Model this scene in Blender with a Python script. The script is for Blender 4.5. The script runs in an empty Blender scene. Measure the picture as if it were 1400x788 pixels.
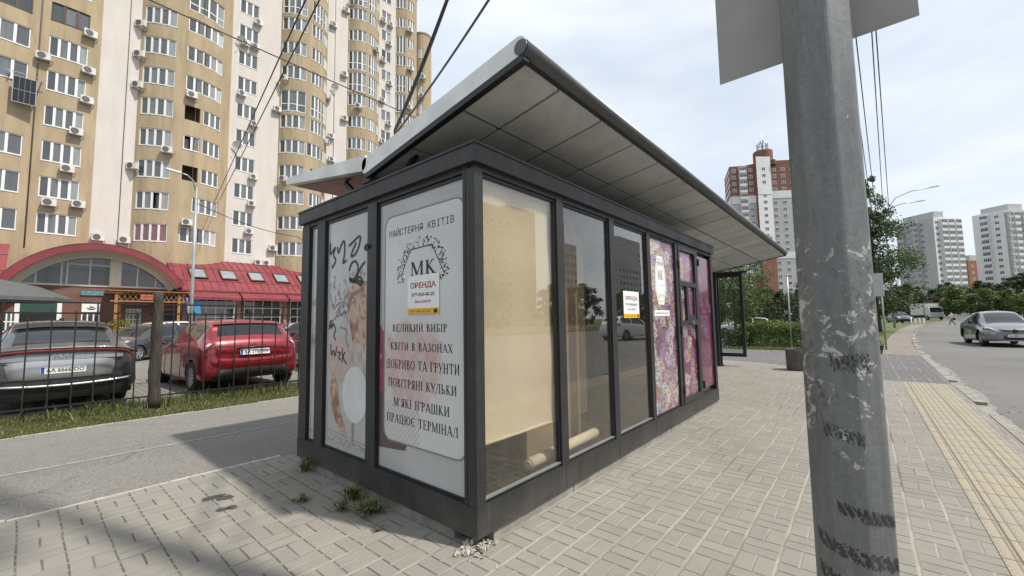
import bpy, bmesh, math, random
from math import radians as R, sin, cos, pi, sqrt, atan2, asin, hypot
from mathutils import Vector, Matrix
random.seed(7)
S = bpy.context.scene
COL = S.collection

# ------------------------------------------------------------------ camera
F = 565.0
YAW, PITCH, ROLL = 0.70456, 0.07794, -0.01604
CAM = Vector((-1.8764, -1.9064, 1.42))
f = Vector((cos(YAW)*cos(PITCH), sin(YAW)*cos(PITCH), sin(PITCH)))
r = Vector((sin(YAW), -cos(YAW), 0)); u = r.cross(f)
r2 = cos(ROLL)*r + sin(ROLL)*u; u2 = -sin(ROLL)*r + cos(ROLL)*u
cd = bpy.data.cameras.new('camera'); cam = bpy.data.objects.new('camera', cd); COL.objects.link(cam)
cam.matrix_world = Matrix(((r2.x, u2.x, -f.x, CAM.x), (r2.y, u2.y, -f.y, CAM.y), (r2.z, u2.z, -f.z, CAM.z), (0, 0, 0, 1)))
cd.sensor_width = 36; cd.lens = 36*F/1400; cd.clip_start = .05; cd.clip_end = 3000
S.camera = cam

# ------------------------------------------------------------------ light
SUNDIR = Vector((.2, -.61, 1)).normalized()
EL = asin(SUNDIR.z)
sd = bpy.data.lights.new('sun', 'SUN'); sd.energy = 4.5; sd.angle = R(1.6); sd.color = (1, .945, .86)
sun = bpy.data.objects.new('sun', sd); COL.objects.link(sun)
sun.rotation_euler = SUNDIR.to_track_quat('Z', 'Y').to_euler(); sun.location = (0, 0, 60)
W = bpy.data.worlds.new('World'); S.world = W; W.use_nodes = True
wt = W.node_tree; wt.nodes.clear()
def wn(t, **k):
    n = wt.nodes.new(t)
    for a, b in k.items(): setattr(n, a, b)
    return n
wo = wn('ShaderNodeOutputWorld'); wb = wn('ShaderNodeBackground')
sky = wn('ShaderNodeTexSky', sky_type='NISHITA'); sky.sun_disc = False
sky.sun_elevation = EL; sky.sun_rotation = atan2(SUNDIR.x, SUNDIR.y); sky.dust_density = 2.5; sky.air_density = 1.0; sky.ozone_density = 1.2
tc = wn('ShaderNodeTexCoord'); mp = wn('ShaderNodeMapping'); mp.inputs['Scale'].default_value = (1, 1, 3.2); mp.inputs['Rotation'].default_value = (.1, .05, .5)
nz = wn('ShaderNodeTexNoise'); nz.inputs['Scale'].default_value = 1.7; nz.inputs['Detail'].default_value = 7; nz.inputs['Roughness'].default_value = .55; nz.inputs['Distortion'].default_value = .3
rp = wn('ShaderNodeValToRGB'); rp.color_ramp.elements[0].position = .30; rp.color_ramp.elements[0].color = (.72, .72, .72, 1); rp.color_ramp.elements[1].position = .66; rp.color_ramp.elements[1].color = (.96, .96, .96, 1)
nz2 = wn('ShaderNodeTexNoise'); nz2.inputs['Scale'].default_value = 3.1; nz2.inputs['Detail'].default_value = 6
cr2 = wn('ShaderNodeValToRGB'); cr2.color_ramp.elements[0].position = .3; cr2.color_ramp.elements[0].color = (8.2, 9.2, 10.6, 1); cr2.color_ramp.elements[1].position = .7; cr2.color_ramp.elements[1].color = (10.4, 10.9, 11.5, 1)
mx = wn('ShaderNodeMixRGB')
L = wt.links.new
L(tc.outputs['Generated'], mp.inputs['Vector']); L(mp.outputs[0], nz.inputs['Vector']); L(nz.outputs['Fac'], rp.inputs[0])
L(mp.outputs[0], nz2.inputs['Vector']); L(nz2.outputs['Fac'], cr2.inputs[0])
L(rp.outputs[0], mx.inputs[0]); L(sky.outputs[0], mx.inputs[1]); L(cr2.outputs[0], mx.inputs[2])
L(mx.outputs[0], wb.inputs['Color']); L(wb.outputs[0], wo.inputs['Surface'])
wb.inputs['Strength'].default_value = .092
S.view_settings.view_transform = 'Standard'; S.view_settings.look = 'None'; S.view_settings.exposure = 0.14; S.view_settings.gamma = 1; S.view_settings.use_curve_mapping = False
S.cycles.max_bounces = 8; S.cycles.transparent_max_bounces = 16; S.cycles.use_denoising = True

# ------------------------------------------------------------------ helpers
class MB:
    """collects faces of ONE mesh"""
    def __init__(s): s.v = []; s.f = []; s.m = []; s.sm = []
    def add(s, vs, fs, mi=0, smooth=False):
        b = len(s.v); s.v += [tuple(q) for q in vs]
        for q in fs: s.f.append(tuple(b+i for i in q)); s.m.append(mi); s.sm.append(smooth)
        return s
    def box(s, x0, x1, y0, y1, z0, z1, mi=0):
        return s.add([(x0,y0,z0),(x1,y0,z0),(x1,y1,z0),(x0,y1,z0),(x0,y0,z1),(x1,y0,z1),(x1,y1,z1),(x0,y1,z1)],
                     [(0,3,2,1),(4,5,6,7),(0,1,5,4),(1,2,6,5),(2,3,7,6),(3,0,4,7)], mi)
    def bar(s, a, b, w, h=None, up=(0,0,1), mi=0):
        a, b = Vector(a), Vector(b); h = h or w; d = (b-a).normalized(); upv = Vector(up)
        if abs(d.dot(upv)) > .98: upv = Vector((1,0,0))
        x = d.cross(upv).normalized(); y = x.cross(d)
        vs = [p+x*i*w/2+y*j*h/2 for p in (a,b) for i,j in ((-1,-1),(1,-1),(1,1),(-1,1))]
        return s.add(vs, [(3,2,1,0),(4,5,6,7),(0,1,5,4),(1,2,6,5),(2,3,7,6),(3,0,4,7)], mi)
    def tube(s, pts, rad, n=8, cap=True, smooth=True, mi=0):
        pts = [Vector(q) for q in pts]; b = len(s.v); k = len(pts)
        rads = rad if isinstance(rad, (list, tuple)) else [rad]*k
        ref = None
        for i, q in enumerate(pts):
            d = (pts[min(i+1,k-1)]-pts[max(i-1,0)]).normalized()
            if ref is None:
                ref = Vector((0,0,1)) if abs(d.z) < .9 else Vector((1,0,0))
            x = d.cross(ref).normalized(); y = x.cross(d).normalized(); ref = y
            for j in range(n):
                a = 2*pi*j/n; s.v.append(tuple(q+(x*cos(a)+y*sin(a))*rads[i]))
        for i in range(k-1):
            for j in range(n):
                s.f.append((b+i*n+j, b+i*n+(j+1)%n, b+(i+1)*n+(j+1)%n, b+(i+1)*n+j)); s.m.append(mi); s.sm.append(smooth)
        if cap:
            s.f.append(tuple(b+j for j in range(n))[::-1]); s.m.append(mi); s.sm.append(False)
            s.f.append(tuple(b+(k-1)*n+j for j in range(n))); s.m.append(mi); s.sm.append(False)
        return s
    def lathe(s, prof, c=(0,0,0), axis='z', n=24, smooth=True, mi=0):
        b = len(s.v); k = len(prof)
        for (rr, h) in prof:
            for j in range(n):
                a = 2*pi*j/n; q = (rr*cos(a), rr*sin(a), h)
                if axis == 'y': q = (q[0], h, q[1])
                if axis == 'x': q = (h, q[0], q[1])
                s.v.append((c[0]+q[0], c[1]+q[1], c[2]+q[2]))
        for i in range(k-1):
            for j in range(n):
                s.f.append((b+i*n+j, b+i*n+(j+1)%n, b+(i+1)*n+(j+1)%n, b+(i+1)*n+j)); s.m.append(mi); s.sm.append(smooth)
        return s
    def grid(s, P, smooth=True, mi=0, flip=False):
        b = len(s.v); n = len(P[0])
        for row in P: s.v += [tuple(q) for q in row]
        for i in range(len(P)-1):
            for j in range(n-1):
                q = (b+i*n+j, b+i*n+j+1, b+(i+1)*n+j+1, b+(i+1)*n+j)
                s.f.append(q[::-1] if flip else q); s.m.append(mi); s.sm.append(smooth)
        return s
    def prism(s, poly, frame, d0, d1, mi=0):
        """poly 2-D (ccw seen along +normal); frame(a,b,d) -> world"""
        n = len(poly); vs = [frame(a,b,d0) for a,b in poly]+[frame(a,b,d1) for a,b in poly]
        fs = [tuple(range(n))[::-1], tuple(range(n, 2*n))]+[(i,(i+1)%n,n+(i+1)%n,n+i) for i in range(n)]
        return s.add(vs, fs, mi)
    def xf(s, M):
        s.v = [tuple(M @ Vector(q)) for q in s.v]; return s
    def mesh(s, name, mats):
        me = bpy.data.meshes.new(name); me.from_pydata(s.v, [], s.f)
        for m in (mats if isinstance(mats, (list, tuple)) else [mats]): me.materials.append(m)
        me.polygons.foreach_set('material_index', s.m); me.polygons.foreach_set('use_smooth', s.sm); me.update()
        return me
def clean(me, normals=True):
    bm = bmesh.new(); bm.from_mesh(me); bmesh.ops.remove_doubles(bm, verts=bm.verts, dist=1e-5)
    if normals: bmesh.ops.recalc_face_normals(bm, faces=bm.faces)
    bm.to_mesh(me); bm.free(); me.update(); return me
def props(o, label=None, cat=None, group=None, kind=None):
    if label: o['label'] = label
    if cat: o['category'] = cat
    if group: o['group'] = group
    if kind: o['kind'] = kind
    return o
def thing(name, loc, label, cat, group=None, rz=0):
    o = bpy.data.objects.new(name, None); COL.objects.link(o); o.location = loc; o.rotation_euler = (0,0,rz); o.empty_display_size = .1
    return props(o, label, cat, group)
def origin_of(o):
    v = Vector((0,0,0))
    while o is not None: v = v+o.location; o = o.parent
    return v
def part(name, mb, mats, parent=None, world=False, smoothfix=False, label=None):
    """one mesh object; world=True: the mesh is given in world coordinates under an unrotated parent"""
    me = mb if isinstance(mb, bpy.types.Mesh) else mb.mesh(name, mats)
    if world and parent is not None:
        o0 = origin_of(parent); me.transform(Matrix.Translation(-o0))
    o = bpy.data.objects.new(name, me); COL.objects.link(o)
    if parent is not None: o.parent = parent
    if label: o['label'] = label
    return o
def one(name, mb, mats, label, cat, group=None):
    return props(part(name, mb, mats), label, cat, group)
def struct(name, mb, mats): return props(part(name, mb, mats), kind='structure')
def copy_tree(o, parent=None):
    c = o.copy(); COL.objects.link(c)
    if parent is not None: c.parent = parent
    for ch in o.children: copy_tree(ch, c)
    return c

# ------------------------------------------------------------------ materials
class NT:
    def __init__(s, name):
        s.m = bpy.data.materials.new(name); s.m.use_nodes = True; s.t = s.m.node_tree; s.t.nodes.clear()
        s.out = s.n('ShaderNodeOutputMaterial'); s.b = s.n('ShaderNodeBsdfPrincipled'); s.l(s.b.outputs[0], s.out.inputs[0])
        s._pos = None
    def n(s, t, **k):
        x = s.t.nodes.new(t)
        for a, b in k.items(): setattr(x, a, b)
        return x
    def l(s, a, b): s.t.links.new(a, b)
    def put(s, a, sock):
        if isinstance(a, (int, float)): sock.default_value = a
        elif isinstance(a, tuple): sock.default_value = a if len(a) == len(sock.default_value) else tuple(a)+(1,)
        else: s.l(a, sock)
    def math(s, op, a, b=0.0, c=None, clamp=False):
        x = s.n('ShaderNodeMath', operation=op, use_clamp=clamp); s.put(a, x.inputs[0]); s.put(b, x.inputs[1])
        if c is not None: s.put(c, x.inputs[2])
        return x.outputs[0]
    def mix(s, fac, a, b, mode='MIX'):
        x = s.n('ShaderNodeMixRGB', blend_type=mode); s.put(fac, x.inputs[0]); s.put(a, x.inputs[1]); s.put(b, x.inputs[2]); return x.outputs[0]
    def obj(s):
        return s.n('ShaderNodeTexCoord').outputs['Object']
    def pos(s):
        if s._pos is None: s._pos = s.n('ShaderNodeNewGeometry')
        return s._pos.outputs['Position']
    def island(s):
        s.pos(); return s._pos.outputs['Random Per Island']
    def noise(s, vec, scale, detail=4, rough=.55, dist=0):
        x = s.n('ShaderNodeTexNoise'); s.l(vec, x.inputs['Vector']); x.inputs['Scale'].default_value = scale; x.inputs['Detail'].default_value = detail; x.inputs['Roughness'].default_value = rough; x.inputs['Distortion'].default_value = dist
        return x.outputs['Fac']
    def ramp(s, fac, stops):
        x = s.n('ShaderNodeValToRGB'); e = x.color_ramp.elements
        while len(e) < len(stops): e.new(.5)
        for el, (p, c) in zip(e, stops):
            el.position = p; el.color = tuple(c)+(1,) if not isinstance(c, (int, float)) else (c, c, c, 1)
        s.l(fac, x.inputs[0]); return x.outputs[0]
    def xyz(s, vec):
        x = s.n('ShaderNodeSeparateXYZ'); s.l(vec, x.inputs[0]); return x.outputs
    def comb(s, a, b, c=0.0):
        x = s.n('ShaderNodeCombineXYZ'); s.put(a, x.inputs[0]); s.put(b, x.inputs[1]); s.put(c, x.inputs[2]); return x.outputs[0]
    def bump(s, h, strength=.3, dist=.01):
        x = s.n('ShaderNodeBump'); x.inputs['Strength'].default_value = strength; x.inputs['Distance'].default_value = dist; s.l(h, x.inputs['Height']); s.l(x.outputs[0], s.b.inputs['Normal'])
    def color(s, c): s.put(c, s.b.inputs['Base Color'])
    def set(s, **k):
        for a, b in k.items(): s.put(b, s.b.inputs[a.replace('_', ' ')])
        return s
def lin(c): return tuple(((q/255/12.92) if q/255 <= .04045 else ((q/255+.055)/1.055)**2.4) for q in c)
def mat(name, col, rough=.6, metal=0., var=.12, scale=4., bump=0., bscale=60., coat=0., world=True, spec=.5, dirt=0.):
    t = NT(name); p = t.pos() if world else t.obj()
    n1 = t.noise(p, scale, 5); c0 = tuple(max(0, q*(1-var)) for q in col); c1 = tuple(min(1, q*(1+var)) for q in col)
    c = t.ramp(n1, [(.3, c0), (.7, c1)])
    if dirt:
        n2 = t.noise(p, scale*.35, 7, .65); c = t.mix(t.math('MULTIPLY', t.ramp(n2, [(.45, 0.), (.75, 1.)]), dirt), c, tuple(q*.45 for q in col))
    t.color(c); t.set(Roughness=rough, Metallic=metal)
    t.b.inputs['Specular IOR Level'].default_value = spec
    if coat: t.b.inputs['Coat Weight'].default_value = coat; t.b.inputs['Coat Roughness'].default_value = .05
    if bump: t.bump(t.noise(p, bscale, 4), bump, .01)
    return t.m
def glass_mat(name, tint=(.75,.78,.76), r0=.09, rough=.0, dust=.028):
    m = bpy.data.materials.new(name); m.use_nodes = True; t = m.node_tree; t.nodes.clear(); n = t.nodes.new; l = t.links.new
    o = n('ShaderNodeOutputMaterial'); mixn = n('ShaderNodeMixShader'); tr = n('ShaderNodeBsdfTransparent'); gl = n('ShaderNodeBsdfGlossy'); lw = n('ShaderNodeLayerWeight'); lw.inputs[0].default_value = .5
    pw = n('ShaderNodeMath'); pw.operation = 'POWER'; pw.inputs[1].default_value = 4.; l(lw.outputs['Facing'], pw.inputs[0])
    ma = n('ShaderNodeMath'); ma.operation = 'MULTIPLY_ADD'; ma.inputs[1].default_value = 1-r0; ma.inputs[2].default_value = r0; l(pw.outputs[0], ma.inputs[0])
    tr.inputs[0].default_value = tint+(1,); gl.inputs['Roughness'].default_value = rough; gl.inputs[0].default_value = (.96,.97,.98,1)
    l(ma.outputs[0], mixn.inputs[0]); l(tr.outputs[0], mixn.inputs[1]); l(gl.outputs[0], mixn.inputs[2])
    # a film of dust and wiped smears
    ge = n('ShaderNodeNewGeometry'); mp_ = n('ShaderNodeMapping'); mp_.inputs['Scale'].default_value = (3.,3.,1.2); l(ge.outputs['Position'], mp_.inputs[0]); nz_ = n('ShaderNodeTexNoise'); nz_.inputs['Scale'].default_value = 2.2; nz_.inputs['Detail'].default_value = 8; nz_.inputs['Roughness'].default_value = .7; nz_.inputs['Distortion'].default_value = 1.5; l(mp_.outputs[0], nz_.inputs['Vector'])
    rp_ = n('ShaderNodeMapRange'); rp_.inputs[1].default_value = .35; rp_.inputs[2].default_value = .75; rp_.inputs[3].default_value = .002; rp_.inputs[4].default_value = dust; l(nz_.outputs['Fac'], rp_.inputs[0])
    df = n('ShaderNodeBsdfDiffuse'); df.inputs[0].default_value = (.5,.47,.42,1); m2 = n('ShaderNodeMixShader'); l(rp_.outputs[0], m2.inputs[0]); l(mixn.outputs[0], m2.inputs[1]); l(df.outputs[0], m2.inputs[2]); l(m2.outputs[0], o.inputs[0])
    return m

M = {}
def frame_mat():
    t = NT('anthracite'); p = t.pos(); x, y, z = t.xyz(p)[0:3]
    st = t.noise(t.comb(t.math('MULTIPLY', x, 16.), t.math('MULTIPLY', y, 16.), t.math('MULTIPLY', z, 1.3)), 1., 6, .7); du = t.noise(p, 3.2, 7, .7); fn = t.noise(p, 55, 3)
    c = t.ramp(du, [(.3,(.017,.0175,.018)),(.7,(.030,.030,.030))]); c = t.mix(t.ramp(st, [(.56,0.),(.80,.45)]), c, (.085,.082,.076)); c = t.mix(t.math('MULTIPLY', t.ramp(fn, [(.5,0.),(.8,.5)]), t.ramp(du, [(.45,0.),(.65,1.)])), c, (.09,.086,.08))
    low = t.ramp(z, [(.07,.35),(.26,0.)]); c = t.mix(t.math('MULTIPLY', low, t.ramp(du, [(.35,.3),(.6,1.)])), c, (.13,.12,.10))
    t.color(c); t.set(Roughness=.5); t.l(t.ramp(du, [(.3,.38),(.7,.62)]), t.b.inputs['Roughness']); t.bump(t.noise(p, 9, 3), .06, .01); return t.m
M['anthracite'] = frame_mat()
M['black'] = mat('black', (.012,.012,.013), .5)
M['rubber'] = mat('rubber', (.02,.02,.021), .8, bump=.1)
M['concrete'] = mat('concrete', (.25,.235,.205), .9, var=.25, scale=8, bump=.5, bscale=70, dirt=.5)
M['white_plastic'] = mat('white_plastic', (.78,.78,.77), .4, var=.04)
M['silver_trim'] = mat('silver_trim', (.76,.77,.76), .45, metal=.0, var=.15, scale=3, dirt=.25)
def soffit_mat():
    t = NT('soffit'); p = t.pos(); is_ = t.island(); c = t.ramp(is_, [(0,(.47,.475,.465)),(1,(.54,.545,.535))])
    c = t.mix(t.ramp(t.noise(p, 1.6, 7, .7, .8), [(.42,0.),(.72,.5)]), c, (.20,.195,.18)); c = t.mix(t.ramp(t.noise(p, 13, 5, .7), [(.58,0.),(.75,.4)]), c, (.16,.15,.135))
    t.color(c); t.set(Roughness=.45); t.bump(t.noise(p, 2.2, 2), .12, .02); return t.m
M['soffit'] = soffit_mat()
M['galv'] = None
M['steel'] = mat('steel', (.36,.37,.38), .4, metal=.6, var=.15, scale=10)
M['glass'] = glass_mat('shop_glass', (.93,.905,.85), .088)
M['clear_glass'] = glass_mat('clear_glass', (.86,.89,.88), .04)
M['red_ink'] = mat('red_ink', (.30,.012,.016), .5, var=.05)
M['black_ink'] = mat('black_ink', (.02,.02,.022), .5, var=.05)
M['yellow_ink'] = mat('yellow_ink', (.72,.40,.02), .5, var=.05)
M['grey_ink'] = mat('grey_ink', (.22,.22,.22), .5, var=.05)
M['paper'] = mat('paper', (.80,.80,.79), .55, var=.03)
# ------------------------------------------------------------------ ground materials
def paver_mat(name, base=(.258,.243,.212), cell=.205, joint_col=(.085,.078,.066), sand=(.315,.297,.255)):
    t = NT(name); p = t.pos(); x, y, z = t.xyz(p)[0:3]
    wob = t.noise(p, 2.2, 2); wo = t.math('MULTIPLY', t.math('SUBTRACT', wob, .5), .02)
    xs = t.math('DIVIDE', t.math('ADD', x, wo), cell); ys = t.math('DIVIDE', t.math('ADD', y, wo), cell)
    cx = t.math('FLOOR', xs); cy = t.math('FLOOR', ys); fx = t.math('FRACT', xs); fy = t.math('FRACT', ys)
    ty = t.math('MODULO', t.math('ADD', t.math('ADD', cx, cy), 1000.), 2.)       # 0: split along x, 1: split along y
    def edge(fr): return t.math('MINIMUM', fr, t.math('SUBTRACT', 1., fr))
    ex = edge(fx); ey = edge(fy)
    sx = t.math('ABSOLUTE', t.math('SUBTRACT', fx, .5)); sy = t.math('ABSOLUTE', t.math('SUBTRACT', fy, .5))
    sp = t.math('ADD', t.math('MULTIPLY', sx, t.math('SUBTRACT', 1., ty)), t.math('MULTIPLY', sy, ty))
    d = t.math('MINIMUM', t.math('MINIMUM', ex, t.math('MULTIPLY', ey, .62)), sp)
    jn = t.ramp(d, [(.012, 0.), (.034, 1.)]); lng = t.ramp(t.math('MINIMUM', ey, t.math('ADD', sy, t.math('SUBTRACT', 1., ty))), [(.05, 1.), (.075, 0.)])
    hx = t.math('GREATER_THAN', fx, .5); hy = t.math('GREATER_THAN', fy, .5)
    half = t.math('ADD', t.math('MULTIPLY', hx, t.math('SUBTRACT', 1., ty)), t.math('MULTIPLY', hy, ty))
    wn_ = t.n('ShaderNodeTexWhiteNoise', noise_dimensions='3D'); t.l(t.comb(cx, cy, half), wn_.inputs['Vector'])
    big = t.noise(p, .45, 5, .6); fine = t.noise(p, 90, 3, .6); mid = t.noise(p, 7, 5, .6)
    c = t.mix(wn_.outputs['Value'], tuple(q*.92 for q in base), tuple(q*1.07 for q in base))
    c = t.mix(t.ramp(big, [(.35, 0.), (.7, .38)]), c, tuple(q*.62 for q in base))
    c = t.mix(t.ramp(mid, [(.5, 0.), (.8, .45)]), c, tuple(q*.6 for q in base))
    c = t.mix(t.math('MULTIPLY', fine, .3), c, tuple(q*.75 for q in base))
    jc = t.mix(t.math('MULTIPLY', lng, t.ramp(t.noise(p, 1.3, 4), [(.36, .15), (.55, 1.)])), joint_col, sand)
    worn = t.ramp(t.noise(p, 5., 5, .65), [(.36,.5),(.56,1.)]); c = t.mix(t.math('MULTIPLY', t.math('SUBTRACT', 1., jn), worn), c, jc)
    t.color(c); t.set(Roughness=.9); t.b.inputs['Specular IOR Level'].default_value = .25
    t.bump(t.math('ADD', jn, t.math('MULTIPLY', fine, .35)), .55, .006)
    return t.m
M['paver'] = paver_mat('paver')
M['paver_dark'] = paver_mat('paver_dark', (.145,.143,.14), .24, (.08,.078,.07), (.25,.24,.22))
M['paver_tile'] = paver_mat('paver_tile', (.23,.20,.175), .5, (.12,.11,.09), (.25,.24,.18))
def asphalt_mat(name, base, speck=.5):
    t = NT(name); p = t.pos(); v = t.n('ShaderNodeTexVoronoi'); v.inputs['Scale'].default_value = 120; t.l(p, v.inputs['Vector'])
    sp = t.n('ShaderNodeSeparateColor'); t.l(v.outputs['Color'], sp.inputs[0])
    c = t.mix(sp.outputs[0], tuple(q*(1-speck) for q in base), tuple(q*(1+speck) for q in base))
    big = t.noise(p, .5, 6, .65); c = t.mix(t.ramp(big, [(.4, 0.), (.7, .5)]), c, tuple(q*.68 for q in base))
    lg = t.noise(p, .12, 3); c = t.mix(t.ramp(lg, [(.45, 0.), (.65, .35)]), c, tuple(q*1.3 for q in base))
    # thin cracks and old tar seams
    cw = t.n('ShaderNodeTexNoise'); cw.inputs['Scale'].default_value = 1.1; cw.inputs['Detail'].default_value = 5; t.l(p, cw.inputs['Vector']); wp_ = t.n('ShaderNodeMixRGB', blend_type='LINEAR_LIGHT'); wp_.inputs[0].default_value = .35; t.l(p, wp_.inputs[1]); t.l(cw.outputs['Color'], wp_.inputs[2])
    vc = t.n('ShaderNodeTexVoronoi', feature='DISTANCE_TO_EDGE', voronoi_dimensions='2D'); vc.inputs['Scale'].default_value = .32; t.l(wp_.outputs[0], vc.inputs['Vector'])
    crk = t.math('MULTIPLY', t.ramp(vc.outputs['Distance'], [(.0,1.),(.006,0.)]), t.ramp(t.noise(p, .6, 3), [(.48,0.),(.58,.75)])); c = t.mix(crk, c, tuple(q*.35 for q in base))
    c = t.mix(t.ramp(t.noise(p, 2.3, 6, .7), [(.62,0.),(.74,.35)]), c, tuple(q*.5 for q in base))
    t.color(c); t.set(Roughness=.88); t.b.inputs['Specular IOR Level'].default_value = .3; t.bump(v.outputs['Distance'], .3, .004); return t.m
M['asphalt_path'] = asphalt_mat('asphalt_path', (.188,.179,.162), .42)
M['asphalt_road'] = asphalt_mat('asphalt_road', (.145,.142,.136), .4)
M['worn_paint'] = mat('worn_paint', (.27,.262,.24), .85, var=.3, scale=14)
def tactile_mat():
    t = NT('tactile_paving'); p = t.pos(); x, y, z = t.xyz(p)[0:3]
    px, py = .062, .062
    fx = t.math('FRACT', t.math('DIVIDE', x, px)); fy = t.math('FRACT', t.math('DIVIDE', y, py))
    dx = t.math('SUBTRACT', fx, .5); dy = t.math('SUBTRACT', fy, .5)
    dd = t.math('SQRT', t.math('ADD', t.math('MULTIPLY', dx, dx), t.math('MULTIPLY', dy, dy)))
    dots = t.ramp(dd, [(.26, 1.), (.36, 0.)])
    grv = t.ramp(t.math('ABSOLUTE', dy), [(.36, 0.), (.46, 1.)])
    tx = t.math('FRACT', t.math('DIVIDE', x, .31)); ty = t.math('FRACT', t.math('DIVIDE', t.math('ADD', y, .02), .31))
    je = t.math('MINIMUM', t.math('MINIMUM', tx, t.math('SUBTRACT', 1., tx)), t.math('MINIMUM', ty, t.math('SUBTRACT', 1., ty)))
    jn = t.ramp(je, [(.01, 0.), (.03, 1.)])
    base = (.44,.345,.19)
    wn_ = t.n('ShaderNodeTexWhiteNoise', noise_dimensions='3D'); t.l(t.comb(t.math('FLOOR', t.math('DIVIDE', x, .31)), t.math('FLOOR', t.math('DIVIDE', t.math('ADD', y, .02), .31))), wn_.inputs['Vector'])
    c = t.mix(wn_.outputs['Value'], (.275,.245,.19), (.315,.27,.19))
    c = t.mix(t.ramp(t.noise(p, 1.4, 5), [(.4, 0.), (.65, .6)]), c, (.28,.26,.215))
    c = t.mix(t.math('MULTIPLY', grv, .7), c, (.13,.105,.07))
    c = t.mix(jn, (.12,.1,.075), c)
    t.color(c); t.set(Roughness=.85); t.bump(t.math('ADD', dots, t.math('MULTIPLY', jn, .5)), .6, .006); return t.m
M['tactile'] = tactile_mat()
def cobble_mat():
    t = NT('parking_cobbles'); p = t.pos(); b = t.n('ShaderNodeTexBrick'); b.inputs['Scale'].default_value = 1.0; b.inputs['Brick Width'].default_value = .26; b.inputs['Row Height'].default_value = .17; b.inputs['Mortar Size'].default_value = .022
    b.inputs['Color1'].default_value = (.20,.19,.17,1); b.inputs['Color2'].default_value = (.26,.245,.22,1); b.inputs['Mortar'].default_value = (.09,.085,.06,1); b.inputs['Mortar Smooth'].default_value = .4
    t.l(p, b.inputs['Vector']); c = t.mix(t.ramp(t.noise(p, .6, 5), [(.4, 0.), (.7, .5)]), b.outputs['Color'], (.15,.145,.13))
    t.color(c); t.set(Roughness=.9); t.bump(t.math('SUBTRACT', 1., b.outputs['Fac']), .5, .02); return t.m
M['cobbles'] = cobble_mat()
def soil_mat(name, a, b, sc=6):
    t = NT(name); p = t.pos(); c = t.ramp(t.noise(p, sc, 7, .65), [(.3, a), (.7, b)]); c = t.mix(t.ramp(t.noise(p, .35, 4), [(.4, 0.), (.65, .6)]), c, (.12,.105,.05))
    t.color(c); t.set(Roughness=.95); t.bump(t.noise(p, 40, 4), .6, .03); return t.m
M['soil'] = soil_mat('grassy_soil', (.055,.075,.022), (.10,.105,.045))
M['turf'] = soil_mat('turf', (.045,.085,.018), (.085,.125,.03), 9)

def sheet(poly, z, sub=None):
    b = MB(); b.add([(x, y, z) for x, y in poly], [tuple(range(len(poly)))]); return b
# one big base sheet to the horizon, then the surfaces that lie on it
gb = MB(); gb.add([(-1500,-1500,-.16),(1500,-1500,-.16),(1500,1500,-.16),(-1500,1500,-.16)], [(0,1,2,3)])
struct('ground', gb, M['soil'])
KERB = [(-60,-3.28),(-10,-3.28),(4,-3.26),(12,-3.32),(20,-3.48),(26,-3.72),(35,-4.25),(52,-5.6),(75,-8.0),(110,-13)]
rd = MB()
far = [(110,-60),(170,-60),(170,-40),(140,-17),(110,-13)]
n = len(KERB)
for i in range(n-1):
    (x0,y0),(x1,y1) = KERB[i], KERB[i+1]
    rd.add([(x0,y0-.0,-.12),(x1,y1,-.12),(x1,-26,-.12),(x0,-26,-.12)], [(3,2,1,0)])
rd.add([(110,-13,-.12),(230,-25,-.12),(230,-60,-.12),(110,-26,-.12)], [(3,2,1,0)])
struct('road', rd, M['asphalt_road'])
# kerb stones: a broken worn row, real step down to the road
kb = MB(); random.seed(3)
for i in range(n-1):
    (x0,y0),(x1,y1) = KERB[i], KERB[i+1]; Ln = hypot(x1-x0, y1-y0); k = max(1, int(Ln/1.0)); dx, dy = (x1-x0)/Ln, (y1-y0)/Ln; nx, ny = -dy, dx
    for j in range(k):
        a, b_ = j/k*Ln+.006, (j+1)/k*Ln-.006; h = random.uniform(-.018, .012); w0 = random.uniform(.13,.16)
        if random.random() < .18: h -= .03
        P0 = (x0+dx*a, y0+dy*a); P1 = (x0+dx*b_, y0+dy*b_)
        q = [(P0[0],P0[1]),(P1[0],P1[1]),(P1[0]+nx*w0,P1[1]+ny*w0),(P0[0]+nx*w0,P0[1]+ny*w0)]
        kb.add([(c[0],c[1],-.16) for c in q]+[(c[0],c[1],.0+h) for c in q], [(0,3,2,1),(4,5,6,7),(0,1,5,4),(1,2,6,5),(2,3,7,6),(3,0,4,7)])
struct('kerb', kb, M['concrete'])
# crumbled mortar and dust between the kerb and the tactile strip, reaching onto the road
cb = MB()
for i in range(240):
    x = random.uniform(-2, 30); y = -3.32-abs(random.gauss(0,.22)); s_ = random.uniform(.01,.05)
    q = [(x+s_*random.uniform(.5,1.3)*cos(a), y+s_*random.uniform(.5,1.3)*sin(a)) for a in (0,1.2,2.5,3.7,5)]
    cb.add([(c[0],c[1],-.12) for c in q]+[(x+(c[0]-x)*.6,y+(c[1]-y)*.6,-.12+s_*.4) for c in q], [(0,1,6,5),(1,2,7,6),(2,3,8,7),(3,4,9,8),(4,0,5,9),(5,6,7,8,9)])
props(part('kerb_rubble', cb, M['concrete']), kind='stuff')
dustm = mat('road_dust', (.215,.205,.185), .95, var=.3, scale=9)
ds = MB(); pr = []
for i in range(0, 120):
    x = -8+i*.4; e = .14+.10*sin(i*.37)*sin(i*.11+1)+random.uniform(-.04,.04)
    ky = -3.28 if x < 8 else -3.30-(x-8)*.012
    if x > 24: ky = -3.55-(x-24)*.055
    pr.append((x, ky, e))
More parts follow.
